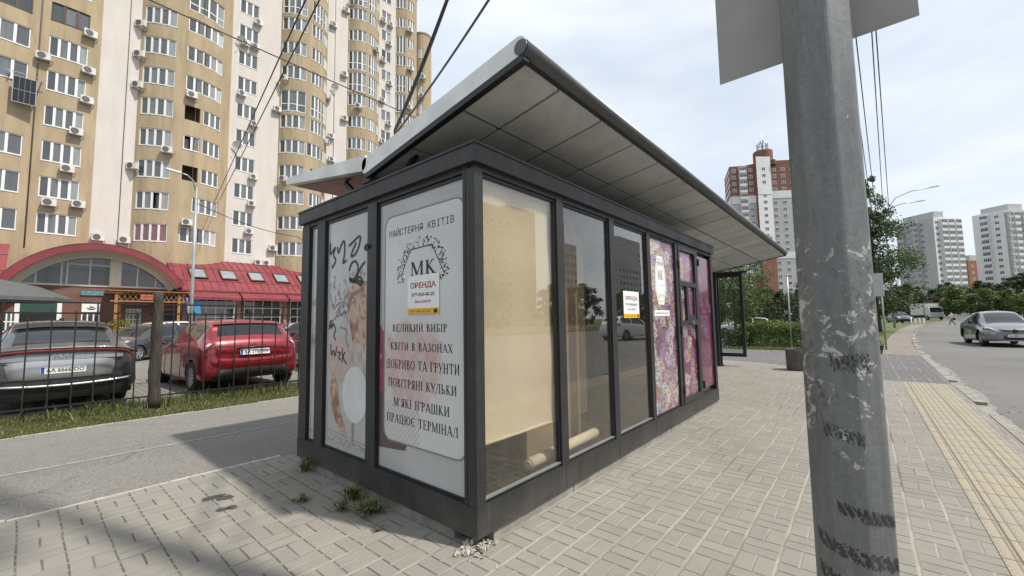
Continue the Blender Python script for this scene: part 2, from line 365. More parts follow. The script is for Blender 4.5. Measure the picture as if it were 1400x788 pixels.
for (xa,ya,ea),(xb,yb,eb) in zip(pr, pr[1:]): ds.add([(xa,ya+.01,-.116),(xa,ya-ea,-.116),(xb,yb-eb,-.116),(xb,yb+.01,-.116)], [(0,1,2,3)])
struct('road_dust', ds, dustm)

sw = MB()   # pavement of grey pavers, a slab with its top at z=0
def slab(b, poly, z1, z0=-.16, mi=0):
    n_ = len(poly); b.add([(x,y,z0) for x,y in poly]+[(x,y,z1) for x,y in poly], [tuple(range(n_,2*n_))]+[(i,(i+1)%n_,n_+(i+1)%n_,n_+i) for i in range(n_)], mi); return b
slab(sw, [(-40,-3.13),(-10,-3.13),(4,-3.11),(10.2,-3.15),(10.25,-2.0),(12.6,.2),(13.6,3.0),(-40,3.0)], 0)
struct('pavement', sw, M['paver'])
tp = MB(); slab(tp, [(-40,-3.03),(4,-2.99),(10.15,-3.05),(10.2,-2.40),(4,-2.42),(-40,-2.46)], .004, -.02)
struct('tactile_paving', tp, M['tactile'])
dk = MB(); slab(dk, [(10.2,-3.15),(18.0,-3.28),(18.2,-2.1),(18.9,3.0),(13.6,3.0),(12.6,.2),(10.25,-2.0)], -.002)
struct('dark_pavement', dk, M['paver_dark'])
ft = MB(); slab(ft, [(18.0,-3.28),(26,-3.55),(35,-4.1),(52,-5.4),(75,-7.8),(75,-6.6),(52,-4.3),(35,-3.1),(26,-2.55),(18.2,-2.3)], -.004)
struct('footpath', ft, M['paver_tile'])
pt = MB(); slab(pt, [(-40,3.04),(40,3.04),(40,6.62),(-40,6.62)], -.008)
struct('cycle_path', pt, M['asphalt_path'])
ed = MB(); random.seed(5)
for i in range(-40, 41):
    for y0, w in ((3.005,.055),(6.625,.03)):
        z = random.uniform(-.012,.01); j = random.uniform(-.008,.008)
        ed.box(i*.95+.004, i*.95+.946, y0+j, y0+w+j, -.15, z)
struct('path_edging', ed, mat('edging_concrete', (.40,.38,.33), .9, var=.3, scale=18, bump=.6))
ln = MB(); random.seed(8)
x = -20.
while x < 30:
    l_ = random.uniform(.25,.9); ln.add([(x,4.515+random.uniform(-.006,.006),-.004),(x+l_,4.515+random.uniform(-.006,.006),-.004),(x+l_,4.565+random.uniform(-.006,.006),-.004),(x,4.565+random.uniform(-.006,.006),-.004)], [(0,1,2,3)]); x += l_
struct('path_line', ln, M['worn_paint'])
pk = MB(); slab(pk, [(-60,8.75),(60,8.75),(60,45.2),(-60,45.2)], .02)
struct('parking_lot', pk, M['cobbles'])
# dark stains on the pavers, left by something spilt
stn = MB(); stm = mat('spill_stain', (.055,.052,.048), .7, var=.3, scale=20)
for (cx_, cy_, a_, b_) in ((-.80,2.28,.09,.05),(-.74,2.20,.06,.06),(-.82,1.96,.05,.045),(-.76,1.94,.035,.05)):
    k = 14; q = [(cx_+a_*cos(2*pi*i/k)*random.uniform(.7,1.15), cy_+b_*sin(2*pi*i/k)*random.uniform(.7,1.15), .002) for i in range(k)]
    stn.add(q, [tuple(range(k))])
struct('pavement_stain', stn, stm)
# grass strip along the fence: blades as one mass
def blades(b, n_, fx, fy, h0, h1, z0=-.02, w=.006):
    for i in range(n_):
        x, y = fx(), fy(); h = random.uniform(h0, h1); a = random.uniform(0, 2*pi); lean = random.uniform(.1,.8)*h; la = random.uniform(0, 2*pi)
        dx, dy = cos(a)*w, sin(a)*w; mx_, my_ = x+cos(la)*lean*.35, y+sin(la)*lean*.35; tx_, ty_ = x+cos(la)*lean, y+sin(la)*lean
        b.add([(x-dx,y-dy,z0),(x+dx,y+dy,z0),(mx_+dx*.8,my_+dy*.8,z0+h*.6),(mx_-dx*.8,my_-dy*.8,z0+h*.6),(tx_,ty_,z0+h)], [(0,1,2,3),(3,2,4)])
def leaf_mat(name, stops, rough=.55, trans=.25):
    t = NT(name); c = t.ramp(t.island(), stops); t.color(c); t.set(Roughness=rough)
    tr = t.n('ShaderNodeBsdfTranslucent'); t.l(c, tr.inputs[0]); ms = t.n('ShaderNodeMixShader'); ms.inputs[0].default_value = trans; t.l(t.b.outputs[0], ms.inputs[1]); t.l(tr.outputs[0], ms.inputs[2]); t.l(ms.outputs[0], t.out.inputs[0])
    t.b.inputs['Specular IOR Level'].default_value = .3
    return t.m
M['grass'] = leaf_mat('grass_blades', [(0,(.06,.09,.025)),(.4,(.10,.135,.035)),(.7,(.17,.17,.065)),(1,(.29,.24,.12))])
random.seed(11)
gr = MB()
blades(gr, 24000, lambda: random.uniform(-3.2, 3.6), lambda: 6.67+random.random()**1.1*1.95, .015, .055, w=.005)
blades(gr, 420, lambda: random.choice((-1.2,-.9,-.1,.2,1.4,2.4))+random.gauss(0,.28), lambda: random.uniform(7.5,8.6), .10, .26)
props(part('grass', gr, M['grass']), kind='stuff')
# ------------------------------------------------------------------ lettering
def font_mesh(txt, bold=0.):
    cu = bpy.data.curves.new('lettering', 'FONT'); cu.body = txt; cu.align_x = 'LEFT'; cu.resolution_u = 3; cu.offset = bold
    o = bpy.data.objects.new('lettering', cu); COL.objects.link(o); bpy.context.view_layer.update()
    dg = bpy.context.evaluated_depsgraph_get(); me = bpy.data.meshes.new_from_object(o.evaluated_get(dg))
    bpy.data.objects.remove(o); vs = [v.co.copy() for v in me.vertices]; fs = [tuple(p.vertices) for p in me.polygons]; bpy.data.meshes.remove(me)
    return vs, fs
def put2d(b, vs, fs, frame, a0, a1, b0, b1, d, mi=0, slant=0.):
    xs = [v[0] for v in vs]; ys = [v[1] for v in vs]; x0, x1, y0, y1 = min(xs), max(xs), min(ys), max(ys)
    b.add([frame(a0+(v[0]-x0)/(x1-x0)*(a1-a0)+slant*(v[1]-y0), b0+(v[1]-y0)/(y1-y0)*(b1-b0), d) for v in vs], fs, mi)
TK, TN = .15, .062
def serif_glyph(ch):
    vs, fs = [], []
    def quad(*q):
        b = len(vs); vs.extend(q); fs.append((b,b+1,b+2,b+3))
    def serif(x, y): quad((x-.13,y-.022),(x+.13,y-.022),(x+.13,y+.022),(x-.13,y+.022))
    def V(x, y0=0., y1=1., w=TK, s=3):
        quad((x-w/2,y0),(x+w/2,y0),(x+w/2,y1),(x-w/2,y1))
        if s & 1: serif(x, y0+.022)
        if s & 2: serif(x, y1-.022)
    def Ln(x0, y0, x1, y1, w, s=0):
        k = w/2*max(1, hypot(x1-x0, y1-y0)/abs(y1-y0)); quad((x0-k,y0),(x0+k,y0),(x1+k,y1),(x1-k,y1))
        if s & 1: serif(x0, y0+(.022 if y0 < .5 else -.022))
        if s & 2: serif(x1, y1+(.022 if y1 < .5 else -.022))
    def Hh(x0, x1, y, w=TN): quad((x0,y-w/2),(x1,y-w/2),(x1,y+w/2),(x0,y+w/2))
    def C(cx, cy, rx, ry, a0, a1, tk=TK, n=12):
        for i in range(n):
            p = R(a0+(a1-a0)*i/n); q = R(a0+(a1-a0)*(i+1)/n)
            quad((cx+(rx-tk)*cos(p),cy+(ry-TN)*sin(p)),(cx+rx*cos(p),cy+ry*sin(p)),(cx+rx*cos(q),cy+ry*sin(q)),(cx+(rx-tk)*cos(q),cy+(ry-TN)*sin(q)))
    def tick(x, y0, y1): quad((x-.03,y0),(x+.03,y0),(x+.03,y1),(x-.03,y1))
    w = .7
    if ch == 'А': Ln(.07,0,.38,1,TN,1); Ln(.38,1,.70,0,TK,2); Hh(.18,.56,.33); w = .78
    elif ch == 'Б': V(.16); Hh(.16,.56,.97); tick(.56,.82,1); C(.16,.28,.46,.28,-90,90); w = .66
    elif ch == 'В': V(.16); C(.16,.76,.38,.24,-90,90); C(.16,.27,.46,.27,-90,90); w = .66
    elif ch == 'Г': V(.16); Hh(.16,.58,.97); tick(.58,.76,1); w = .62
    elif ch == 'Д': Ln(.18,.03,.36,1,TN); V(.62,0,1,TK,2); Hh(.3,.7,.97); Hh(.02,.80,.03); tick(.04,-.14,.05); tick(.78,-.14,.05); w = .84
    elif ch == 'Е': V(.16); Hh(.16,.58,.97); Hh(.16,.48,.52); Hh(.16,.6,.03); tick(.58,.78,1); tick(.6,0,.22); tick(.48,.42,.62); w = .66
    elif ch == 'Є': C(.40,.5,.38,.5,40,320); Hh(.06,.5,.5); w = .74
    elif ch in 'ИЙ':
        V(.16); V(.64); Ln(.16,.06,.64,.94,TN); w = .82
        if ch == 'Й': C(.40,1.25,.16,.14,180,360,.05)
    elif ch == 'І': V(.16); w = .33
    elif ch == 'К': V(.16); Ln(.2,.5,.54,1,TN,2); Ln(.26,.56,.62,0,TK,2); w = .74
    elif ch == 'Л': Ln(.1,0,.33,1,TN,1); V(.62); Hh(.3,.66,.97); w = .8
    elif ch == 'М': V(.12,0,1,TN); Ln(.16,1,.47,.04,TK); Ln(.47,.04,.80,1,TN); V(.82); w = 1.
    elif ch == 'Н': V(.16); V(.64); Hh(.16,.64,.51); w = .82
    elif ch == 'О': C(.40,.5,.38,.5,0,360,TK,20); w = .8
    elif ch == 'П': V(.16); V(.64); Hh(.16,.64,.97); w = .82
    elif ch == 'Р': V(.16); C(.16,.73,.42,.27,-90,90); w = .62
    elif ch == 'С': C(.40,.5,.38,.5,45,315); w = .72
    elif ch == 'Т': Hh(.03,.67,.97); V(.35,0,1,TK,1); tick(.05,.76,1); tick(.65,.76,1); w = .72
    elif ch == 'У': Ln(.08,1,.37,.36,TK,1); Ln(.62,1,.27,.02,TN,1); C(.2,.1,.12,.1,180,300,.08); w = .7
    elif ch == 'Х': Ln(.1,1,.62,0,TK,3); Ln(.6,1,.1,0,TN,3); w = .72
    elif ch == 'Ц': V(.16); V(.64); Hh(.16,.8,.03); tick(.78,-.15,.05); w = .86
    elif ch == 'Ш': V(.16); V(.54); V(.92); Hh(.16,.92,.03); w = 1.1
    elif ch == 'Ю': V(.16); Hh(.16,.42,.51); C(.74,.5,.36,.5,0,360,TK,20); w = 1.14
    elif ch == 'Я': V(.52); C(.52,.73,.42,.27,90,270); Ln(.44,.48,.12,0,TK,2); w = .7
    elif ch == 'Ь': V(.16); C(.16,.28,.44,.28,-90,90); w = .64
    elif ch == 'З': C(.26,.76,.26,.24,150,-90); C(.26,.27,.30,.27,90,-150); w = .62
    elif ch == "'": tick(.1,.75,1); w = .2
    elif ch == ' ': w = .42
    return vs, fs, w
def serif_text(txt):
    VS, FS, x = [], [], 0.
    for ch in txt:
        vs, fs, w = serif_glyph(ch); b = len(VS); VS += [(x+q[0], q[1], 0) for q in vs]; FS += [tuple(b+i for i in q) for q in fs]; x += w+.07
    return VS, FS
def stroke(b, pts, frame, w, d, mi=0):
    """a pen stroke of width w through 2-D points"""
    for i in range(len(pts)-1):
        (x0,y0),(x1,y1) = pts[i], pts[i+1]; l_ = hypot(x1-x0, y1-y0) or 1e-6; nx, ny = -(y1-y0)/l_*w/2, (x1-x0)/l_*w/2; ex, ey = (x1-x0)/l_*w*.3, (y1-y0)/l_*w*.3
        b.add([frame(x0-nx-ex,y0-ny-ey,d+i*1e-5),frame(x1-nx+ex,y1-ny+ey,d+i*1e-5),frame(x1+nx+ex,y1+ny+ey,d+i*1e-5),frame(x0+nx-ex,y0+ny-ey,d+i*1e-5)], [(0,1,2,3)], mi)
def ellipse(cx, cy, rx, ry, n=20, rot=0.):
    return [(cx+rx*cos(2*pi*i/n)*cos(rot)-ry*sin(2*pi*i/n)*sin(rot), cy+rx*cos(2*pi*i/n)*sin(rot)+ry*sin(2*pi*i/n)*cos(rot)) for i in range(n)]
def flat(b, poly, frame, d, mi=0): b.add([frame(x,y,d) for x,y in poly], [tuple(range(len(poly)))], mi)
def smooth2(pts, k=2):
    for _ in range(k):
        q = [pts[0]]
        for a, c in zip(pts, pts[1:]): q += [(a[0]*.75+c[0]*.25, a[1]*.75+c[1]*.25), (a[0]*.25+c[0]*.75, a[1]*.25+c[1]*.75)]
        pts = q+[pts[-1]]
    return pts
def rrect(x0, x1, y0, y1, rr, n=6):
    q = []
    for cx, cy, a in ((x1-rr,y0+rr,-90),(x1-rr,y1-rr,0),(x0+rr,y1-rr,90),(x0+rr,y0+rr,180)):
        q += [(cx+rr*cos(R(a+90*i/n)), cy+rr*sin(R(a+90*i/n))) for i in range(n+1)]
    return q

# ------------------------------------------------------------------ flower kiosk
KL, KW = 5.57, 2.62
kiosk = thing('flower_kiosk', (2.75, 1.3, 0), 'dark grey glazed flower kiosk with winged canopy roof on the pavement', 'kiosk')
FLX = .030
def FL(a, b, d): return (FLX-d, -a, b)           # left face, a = -Y, facing -X
def FRf(a, b, d): return (a, .030-d, b)          # right face, facing -Y
random.seed(21)
b = MB()
for x0, x1 in ((.16,1.12),(1.13,2.3),(2.31,3.4),(3.41,4.5),(4.51,KL-.02)): b.box(x0, x1, .012, .16, -.05, .078+random.uniform(-.006,.004))
b.box(.02,.15,.24,KW-.02,-.05,.07); b.box(.16,KL-.02,KW-.15,KW-.02,-.05,.07); b.box(KL-.15,KL-.021,.17,KW-.16,-.05,.07)
part('plinth', b, M['concrete'], kiosk, True)
b = MB()
b.box(-.004,KL,-.004,.09,.07,.255); b.box(-.004,.086,.09,KW,.07,.256); b.box(.09,KL,KW-.09,KW,.07,.254); b.box(KL-.09,KL-.001,.091,KW-.091,.07,.253)
b.box(.012,KL-.01,.006,.07,2.425,2.47); b.box(.006,.07,.07,KW-.01,2.426,2.471)
for x0, x1 in ((0,.075),(.955,1.055),(1.895,1.995),(2.835,2.93),(3.79,3.875),(4.66,4.76),(5.47,KL-.002)): b.box(x0,x1,0.,.085,.25,2.44)
for y0, y1 in ((.09,.115),(1.175,1.315),(2.10,2.265),(2.45,KW-.002)): b.box(0.,.084,y0,y1,.251,2.441)
b.box(.075,.09,.022,.05,.25,2.44); b.box(.022,.05,.1,.13,.25,2.44)
part('frame', b, M['anthracite'], kiosk, True)
b = MB()   # slim glazing beads round each opening, set back in the frame
for x0, x1 in ((.075,.955),(1.055,1.895),(1.995,2.835),(2.93,3.79)):
    b.box(x0,x0+.022,.018,.05,.258,2.42); b.box(x1-.022,x1,.018,.05,.258,2.42); b.box(x0+.022,x1-.022,.018,.05,2.398,2.42); b.box(x0+.022,x1-.022,.018,.05,.258,.275)
for y0, y1 in ((.115,1.175),(1.315,2.10),(2.265,2.45)):
    b.box(.018,.05,y0,y0+.02,.258,2.42); b.box(.018,.05,y1-.02,y1,.258,2.42); b.box(.018,.05,y0+.02,y1-.02,2.398,2.42); b.box(.018,.05,y0+.02,y1-.02,.258,.275)
part('glazing_bead', b, M['black'], kiosk, True)
b = MB()
b.box(-.03,KL+.03,-.03,.03,2.468,2.60); b.box(-.03,.031,.03,KW+.03,2.469,2.601); b.box(.031,KL+.03,KW-.03,KW+.03,2.468,2.60); b.box(KL-.03,KL+.03,.03,KW-.03,2.469,2.601)
b.box(-.038,KL+.038,-.038,.0,2.588,2.606); b.box(-.0381,.0,.0,KW+.038,2.588,2.606)
part('fascia', b, M['anthracite'], kiosk, True)
for x_ in (2.79,4.71):
    b = MB(); b.box(x_,x_+.004,-.0315,-.029,2.470,2.587); part('fascia_seam', b, M['black'], kiosk, True)
for x_ in (1.0,1.945,2.88,4.71):
    b = MB(); b.box(x_,x_+.004,-.0055,-.003,.075,.25); part('rail_seam', b, M['black'], kiosk, True)
for x_ in (.30,.72,1.25,1.7,2.2,2.6,3.1,3.6):
    b = MB(); b.lathe([(0,-.0085),(.006,-.007),(.008,-.003)], (x_,0,.10), 'y', 10); part('screw', b, M['anthracite'], kiosk, True)
b = MB(); b.box(.031,KL-.031,.031,KW-.031,2.53,2.585)
part('ceiling_deck', b, M['anthracite'], kiosk, True)
b = MB(); b.box(.09,KL-.09,KW-.07,KW-.02,.25,2.47); b.box(KL-.07,KL-.02,.09,KW-.09,.25,2.47); b.box(3.0,5.47,.10,.12,.25,2.47)
part('back_panel', b, mat('back_panel', (.34,.28,.20), .7, var=.2), kiosk, True)
tile = NT('kiosk_floor'); tb = tile.n('ShaderNodeTexBrick'); tile.l(tile.pos(), tb.inputs['Vector']); tb.inputs['Scale'].default_value = 1; tb.offset = 0; tb.inputs['Brick Width'].default_value = .3; tb.inputs['Row Height'].default_value = .3; tb.inputs['Mortar Size'].default_value = .006
tb.inputs['Color1'].default_value = (.022,.015,.012,1); tb.inputs['Color2'].default_value = (.028,.019,.015,1); tb.inputs['Mortar'].default_value = (.03,.025,.02,1); tile.color(tb.outputs['Color']); tile.set(Roughness=.5)
b = MB(); b.box(.09,KL-.09,.09,KW-.09,.12,.20)
part('floor_slab', b, tile.m, kiosk, True)
b = MB(); b.box(1.03,1.93,.42,.435,.20,2.45); part('inner_board', b, mat('inner_board', (.30,.245,.175), .75, var=.12), kiosk, True)
b = MB(); b.box(1.95,2.98,.95,.98,.20,2.5); part('inner_partition', b, mat('partition', (.80,.67,.49), .7, var=.12), kiosk, True)
# glass panes of the long side
for x0, x1 in ((.08,.95),(1.06,1.89),(2.0,2.83)):
    b = MB(); b.box(x0+.012,x1-.012,.030,.036,.262,2.41); part('window_pane', b, M['glass'], kiosk, True)
b = MB(); b.box(.080,.95,.012,.040,.2755,.288); b.box(1.06,1.89,.012,.040,.2755,.286); b.box(2.0,2.83,.012,.04,.2755,.286)
part('glazing_sill', b, mat('sill_aluminium', (.20,.205,.205), .4, metal=.2), kiosk, True)
# blinds inside
blind = NT('roller_blind'); bp = blind.pos(); bc = blind.ramp(blind.noise(bp, 1.1, 5), [(.35,(.62,.58,.50)),(.7,(.72,.68,.595))]); blind.color(bc); blind.set(Roughness=.8); blind.bump(blind.noise(bp, 3, 3), .3, .03)
blind.b.inputs['Specular IOR Level'].default_value = .2
b = MB(); P = []
for i in range(25):
    z = .60+1.82*i/24; P.append([(.088+.885*j/12, .072+.008*sin(j*.9+i*.12)+.004*sin(i*.7), z+.012*sin(j*.5)*(1-i/24)) for j in range(13)])
b.grid(P)
b.tube([(.088,.072,.60),(.973,.072,.60)], .012)
props(part('roller_blind', b, blind.m), 'cream roller blind drawn down behind the first shop window of the kiosk', 'blind')
b = MB(); b.tube([(.72,.16,.30),(1.86,.20,.30)], [.045,.047], 14)
b.tube([(.70,.155,.30),(.72,.16,.30)], .03, 12); b.tube([(1.86,.20,.30),(1.885,.20,.30)], .03, 12)
props(part('rolled_blind', b, blind.m), 'rolled up cream blind lying on the floor along the second window', 'blind')
b = MB(); pts = [(1.12+.05*cos(a*.5)+.004*a, .13+.03*sin(a*.5), .30+.004*a) for a in range(0, 22)]; b.tube(pts, .006, 6)
props(part('cable_loop', b, M['black']), 'loop of dark cable lying by the rolled blind behind the second window', 'cable')

# ---- posters
posterA = NT('balloon_poster'); pp = posterA.pos(); x, y, z = posterA.xyz(pp)[0:3]
c = posterA.ramp(posterA.noise(pp, 1.6, 4), [(.35,(.40,.405,.40)),(.65,(.50,.50,.49))])
zz = posterA.ramp(z, [(.0,(.42,.41,.40)),(.43/2.6,(.45,.44,.43)),(.44/2.6,(.58,.57,.56)),(1,(.6,.6,.6))]) if False else c
posterA.color(c); posterA.set(Roughness=.22); posterA.b.inputs['Coat Weight'].default_value = .3
posterB = NT('text_poster'); pp = posterB.pos(); c = posterB.ramp(posterB.noise(pp, 2.2, 5), [(.35,(.38,.385,.39)),(.7,(.46,.465,.47))]); posterB.color(c); posterB.set(Roughness=.2); posterB.b.inputs['Coat Weight'].default_value = .3
cardm = NT('poster_card'); pp = cardm.pos(); x, y, z = cardm.xyz(pp)[0:3]
# faint roses behind the list: a printed pink patch round (y .75, z 1.05)
dy = cardm.math('DIVIDE', cardm.math('SUBTRACT', y, .74), .42); dz = cardm.math('DIVIDE', cardm.math('SUBTRACT', z, 1.10), .36)
dd = cardm.math('SQRT', cardm.math('ADD', cardm.math('MULTIPLY', dy, dy), cardm.math('MULTIPLY', dz, dz)))
vo = cardm.n('ShaderNodeTexVoronoi'); vo.inputs['Scale'].default_value = 9; cardm.l(pp, vo.inputs['Vector']); sc_ = cardm.n('ShaderNodeSeparateColor'); cardm.l(vo.outputs['Color'], sc_.inputs[0])
fl = cardm.ramp(sc_.outputs[0], [(0,(.55,.36,.37)),(.4,(.62,.50,.49)),(.7,(.60,.42,.45)),(1,(.50,.53,.45))])
pet = cardm.ramp(vo.outputs['Distance'], [(0,.75),(.25,1.),(.4,.8),(.6,1.)]); fl = cardm.mix(.6, fl, pet, 'MULTIPLY')
msk = cardm.ramp(cardm.math('ADD', dd, cardm.math('MULTIPLY', cardm.math('SUBTRACT', cardm.noise(pp, 6, 4), .5), .9)), [(.75,1.),(1.05,0.)])
c = cardm.mix(msk, (.60,.605,.60), fl)
dz2 = cardm.math('ABSOLUTE', cardm.math('SUBTRACT', z, .64)); bk = cardm.math('MULTIPLY', cardm.math('LESS_THAN', dz2, .17), cardm.math('GREATER_THAN', y, .62))
wv = cardm.n('ShaderNodeTexChecker'); wv.inputs['Scale'].default_value = 42; cardm.l(cardm.comb(0.5, y, z), wv.inputs['Vector']); c = cardm.mix(cardm.math('MULTIPLY', bk, .55), c, cardm.mix(wv.outputs['Fac'], (.40,.36,.34), (.58,.54,.51)))
cardm.color(c); cardm.set(Roughness=.2); cardm.b.inputs['Coat Weight'].default_value = .3

b = MB(); b.box(.030,.036,.118,1.172,.262,2.41); pb = part('text_poster', b, posterB.m, kiosk, True)
# the photo behind the card that shows left of it: dark red roses above a wicker basket
wick = NT('wicker_print'); pw = wick.pos(); x, y, z = wick.xyz(pw)[0:3]; ck = wick.n('ShaderNodeTexChecker'); ck.inputs['Scale'].default_value = 48; wick.l(wick.comb(.5, y, z), ck.inputs['Vector']); wick.color(wick.mix(ck.outputs['Fac'], (.05,.035,.035), (.16,.115,.10))); wick.set(Roughness=.3)
b = MB(); q = [(-1.152,.42),(-.80,.45),(-.77,.50),(-.77,.86),(-1.152,.86)]; flat(b, q, FL, .0012); part('basket_print', b, wick.m, pb, True)
rose = NT('rose_print'); pr_ = rose.pos(); vo = rose.n('ShaderNodeTexVoronoi'); vo.inputs['Scale'].default_value = 8; rose.l(pr_, vo.inputs['Vector']); sc_ = rose.n('ShaderNodeSeparateColor'); rose.l(vo.outputs['Color'], sc_.inputs[0])
rose.color(rose.mix(.7, rose.ramp(sc_.outputs[0], [(0,(.20,.02,.05)),(.4,(.35,.10,.16)),(.7,(.42,.24,.28)),(1,(.12,.02,.04))]), rose.ramp(vo.outputs['Distance'], [(0,.4),(.25,1.),(.4,.6),(.6,1.)]), 'MULTIPLY')); rose.set(Roughness=.3)
b = MB(); q = smooth2([(-1.152,.86),(-1.0,.86),(-1.02,1.1),(-1.06,1.3),(-1.152,1.40)], 1); flat(b, q, FL, .0012); part('rose_print', b, rose.m, pb, True)
b = MB(); q = rrect(-1.082,-.128,.50,2.278,.09); flat(b, q, FL, .0024); part('printed_card', b, cardm.m, pb, True)
b = MB(); q2 = q+[q[0]]
for i in range(len(q)):
    a0, a1 = q[i], q[(i+1) % len(q)]; stroke(b, [a0, a1], FL, .012, .0034+i*1e-5)
part('card_outline', b, M['grey_ink'], pb, True)
b = MB()
vs, fs = font_mesh('МАЙСТЕРНЯ КВІТІВ', .004)
# wide letter spacing, set letter by letter
def spaced(b, txt, frame, a0, a1, z0, z1, d, bold=0., fill=.62, mi=0):
    n_ = len(txt); st = (a1-a0)/n_
    for i, ch in enumerate(txt):
        if ch == ' ': continue
        vs, fs = font_mesh(ch, bold); w_ = max(v[0] for v in vs)-min(v[0] for v in vs); h_ = max(v[1] for v in vs)
        k = (z1-z0)/.73; ww = min(w_*k, st*.86)
        put2d(b, vs, fs, frame, a0+st*(i+.5)-ww/2, a0+st*(i+.5)+ww/2, z0, z0+(z1-z0)*(1.0 if ch not in 'Й' else 1.25), d, mi)
spaced(b, 'МАЙСТЕРНЯ КВІТІВ', FL, -1.03, -.225, 2.108, 2.162, .0036, .002)
for txt, a0, a1, z0, z1 in (('ВЕЛИКИЙ ВИБІР',-.967,-.311,1.345,1.400),('КВІТИ В ВАЗОНАХ',-.995,-.251,1.202,1.262),('ДОБРИВО ТА ГРУНТИ',-1.055,-.186,1.060,1.128),
                            ('ПОВІТРЯНІ КУЛЬКИ',-1.022,-.216,.916,.982),("М'ЯКІ ІГРАШКИ",-.95,-.291,.769,.835),('ПРАЦЮЄ ТЕРМІНАЛ',-1.04,-.203,.645,.710)):
    vs, fs = serif_text(txt); h0 = max(v[1] for v in vs)
    put2d(b, vs, fs, FL, a0, a1, z0-(.012 if min(v[1] for v in vs) < -.05 else 0), z1+(.016 if h0 > 1.05 else 0), .0036)
vs, fs = serif_text('МК'); put2d(b, vs, fs, FL, -.735, -.43, 1.772, 1.875, .0036)
part('poster_lettering', b, M['black_ink'], pb, True)
# wreath emblem: upper part of a hexagon with leafy twigs
b = MB(); random.seed(4)
hexp = [(-.86,1.775),(-.735,1.975),(-.475,1.985),(-.345,1.775)]
for a0, a1 in zip(hexp, hexp[1:]): stroke(b, [a0, a1], FL, .008, .0038)
k = 0
for i in range(90):
    t_ = i/89; ang = R(200-220*t_); rr = random.uniform(.225,.31)
    px_, py_ = -.60+rr*cos(ang)*1.0, 1.80+rr*sin(ang)*.86+.0
    if abs(px_+.60) < .13 and py_ > 1.9 and random.random() < .3: continue
    s_ = random.uniform(.008,.015); flat(b, ellipse(px_, py_, s_, s_*.42, 8, ang+random.uniform(-.9,.9)), FL, .0040+k*2e-5); k += 1
for i in range(16):
    ang = R(195-210*i/15); q = [(-.60+rr*cos(ang+dr)*1.0, 1.80+rr*sin(ang+dr)*.86) for rr, dr in ((.215,0),(.25,.04),(.285,.02))]
    stroke(b, q, FL, .004, .0039)
part('wreath_emblem', b, M['black_ink'], pb, True)
def rent_sign(parent_label, frame, a0, a1, z0, z1, d):
    t = thing('rent_sign', (0,0,0), parent_label, 'notice')
    p0 = Vector(frame((a0+a1)/2, z0, d)); t.location = p0
    b = MB(); b.prism([(a0,z0),(a1,z0),(a1,z1),(a0,z1)], frame, d, d+.002); bd = part('notice_board', b, M['paper'], t, True)
    w = a1-a0; h = z1-z0
    b = MB(); b.prism([(a0,z0),(a1,z0),(a1,z0+h*.155),(a0,z0+h*.155)], frame, d+.0022, d+.003); part('yellow_band', b, M['yellow_ink'], bd, True)
    b = MB(); vs, fs = font_mesh('ОРЕНДА', .018); put2d(b, vs, fs, frame, a0+w*.10, a0+w*.90, z0+h*.64, z0+h*.82, d+.0032); part('notice_heading', b, M['red_ink'], bd, True); b = MB()
    vs, fs = font_mesh('без комісії', .01); put2d(b, vs, fs, frame, a0+w*.25, a0+w*.75, z0+h*.29, z0+h*.37, d+.0032); part('notice_note', b, M['red_ink'], bd, True)
    b = MB(); vs, fs = font_mesh('077-050-00-20', .012); put2d(b, vs, fs, frame, a0+w*.14, a0+w*.86, z0+h*.46, z0+h*.55, d+.0032)
    b.prism([(a0+w*.84,z0+h*.03),(a0+w*.95,z0+h*.03),(a0+w*.95,z0+h*.125),(a0+w*.84,z0+h*.125)], frame, d+.0031, d+.0034)
    vs, fs = font_mesh('077 050 00 20', 0); put2d(b, vs, fs, frame, a0+w*.08, a0+w*.72, z0+h*.055, z0+h*.10, d+.0034); part('notice_digits', b, M['black_ink'], bd, True)
    return t
rent_sign('white rental notice with red heading stuck on the text poster under the wreath', FL, -.763, -.388, 1.475, 1.768, .006)
rent_sign('white rental notice with red heading stuck on the bare window glass', FRf, 2.21, 2.60, 1.425, 1.714, .004)

b = MB(); b.box(.030,.036,1.318,2.097,.262,2.41); pa = part('balloon_poster', b, posterA.m, kiosk, True)
def ink(name, col, rough=.25, var=.15, sc=6): return mat(name, col, rough, var=var, scale=sc, coat=.3)
copper = NT('copper_print'); pc = copper.pos(); wv = copper.n('ShaderNodeTexNoise'); wv.inputs['Scale'].default_value = 7; wv.inputs['Distortion'].default_value = 1.2; copper.l(pc, wv.inputs['Vector'])
copper.color(copper.ramp(wv.outputs['Fac'], [(.3,(.20,.10,.065)),(.45,(.38,.22,.155)),(.55,(.55,.40,.32)),(.68,(.34,.19,.13))])); copper.set(Roughness=.3)
b = MB(); q = smooth2([(-1.33,1.76),(-1.42,1.80),(-1.55,1.78),(-1.70,1.72),(-1.72,1.62),(-1.66,1.45),(-1.60,1.25),(-1.52,1.10),(-1.44,1.12),(-1.36,1.25),(-1.33,1.32)], 2); flat(b, q, FL, .0016)
q = smooth2([(-1.95,.95),(-2.0,.85),(-1.99,.68),(-1.90,.52),(-1.74,.40),(-1.68,.40),(-1.72,.50),(-1.80,.62),(-1.84,.80),(-1.90,.93)], 2); flat(b, q, FL, .0018)
for i in range(5): q = smooth2([(-1.52,1.76),(-1.60+.05*i,1.86),(-1.70+.07*i,1.92-.02*abs(i-2)),(-1.66+.07*i,1.84),(-1.5,1.76)], 1); flat(b, q, FL, .0020+i*1e-4)
part('copper_balloon_print', b, copper.m, pa, True)
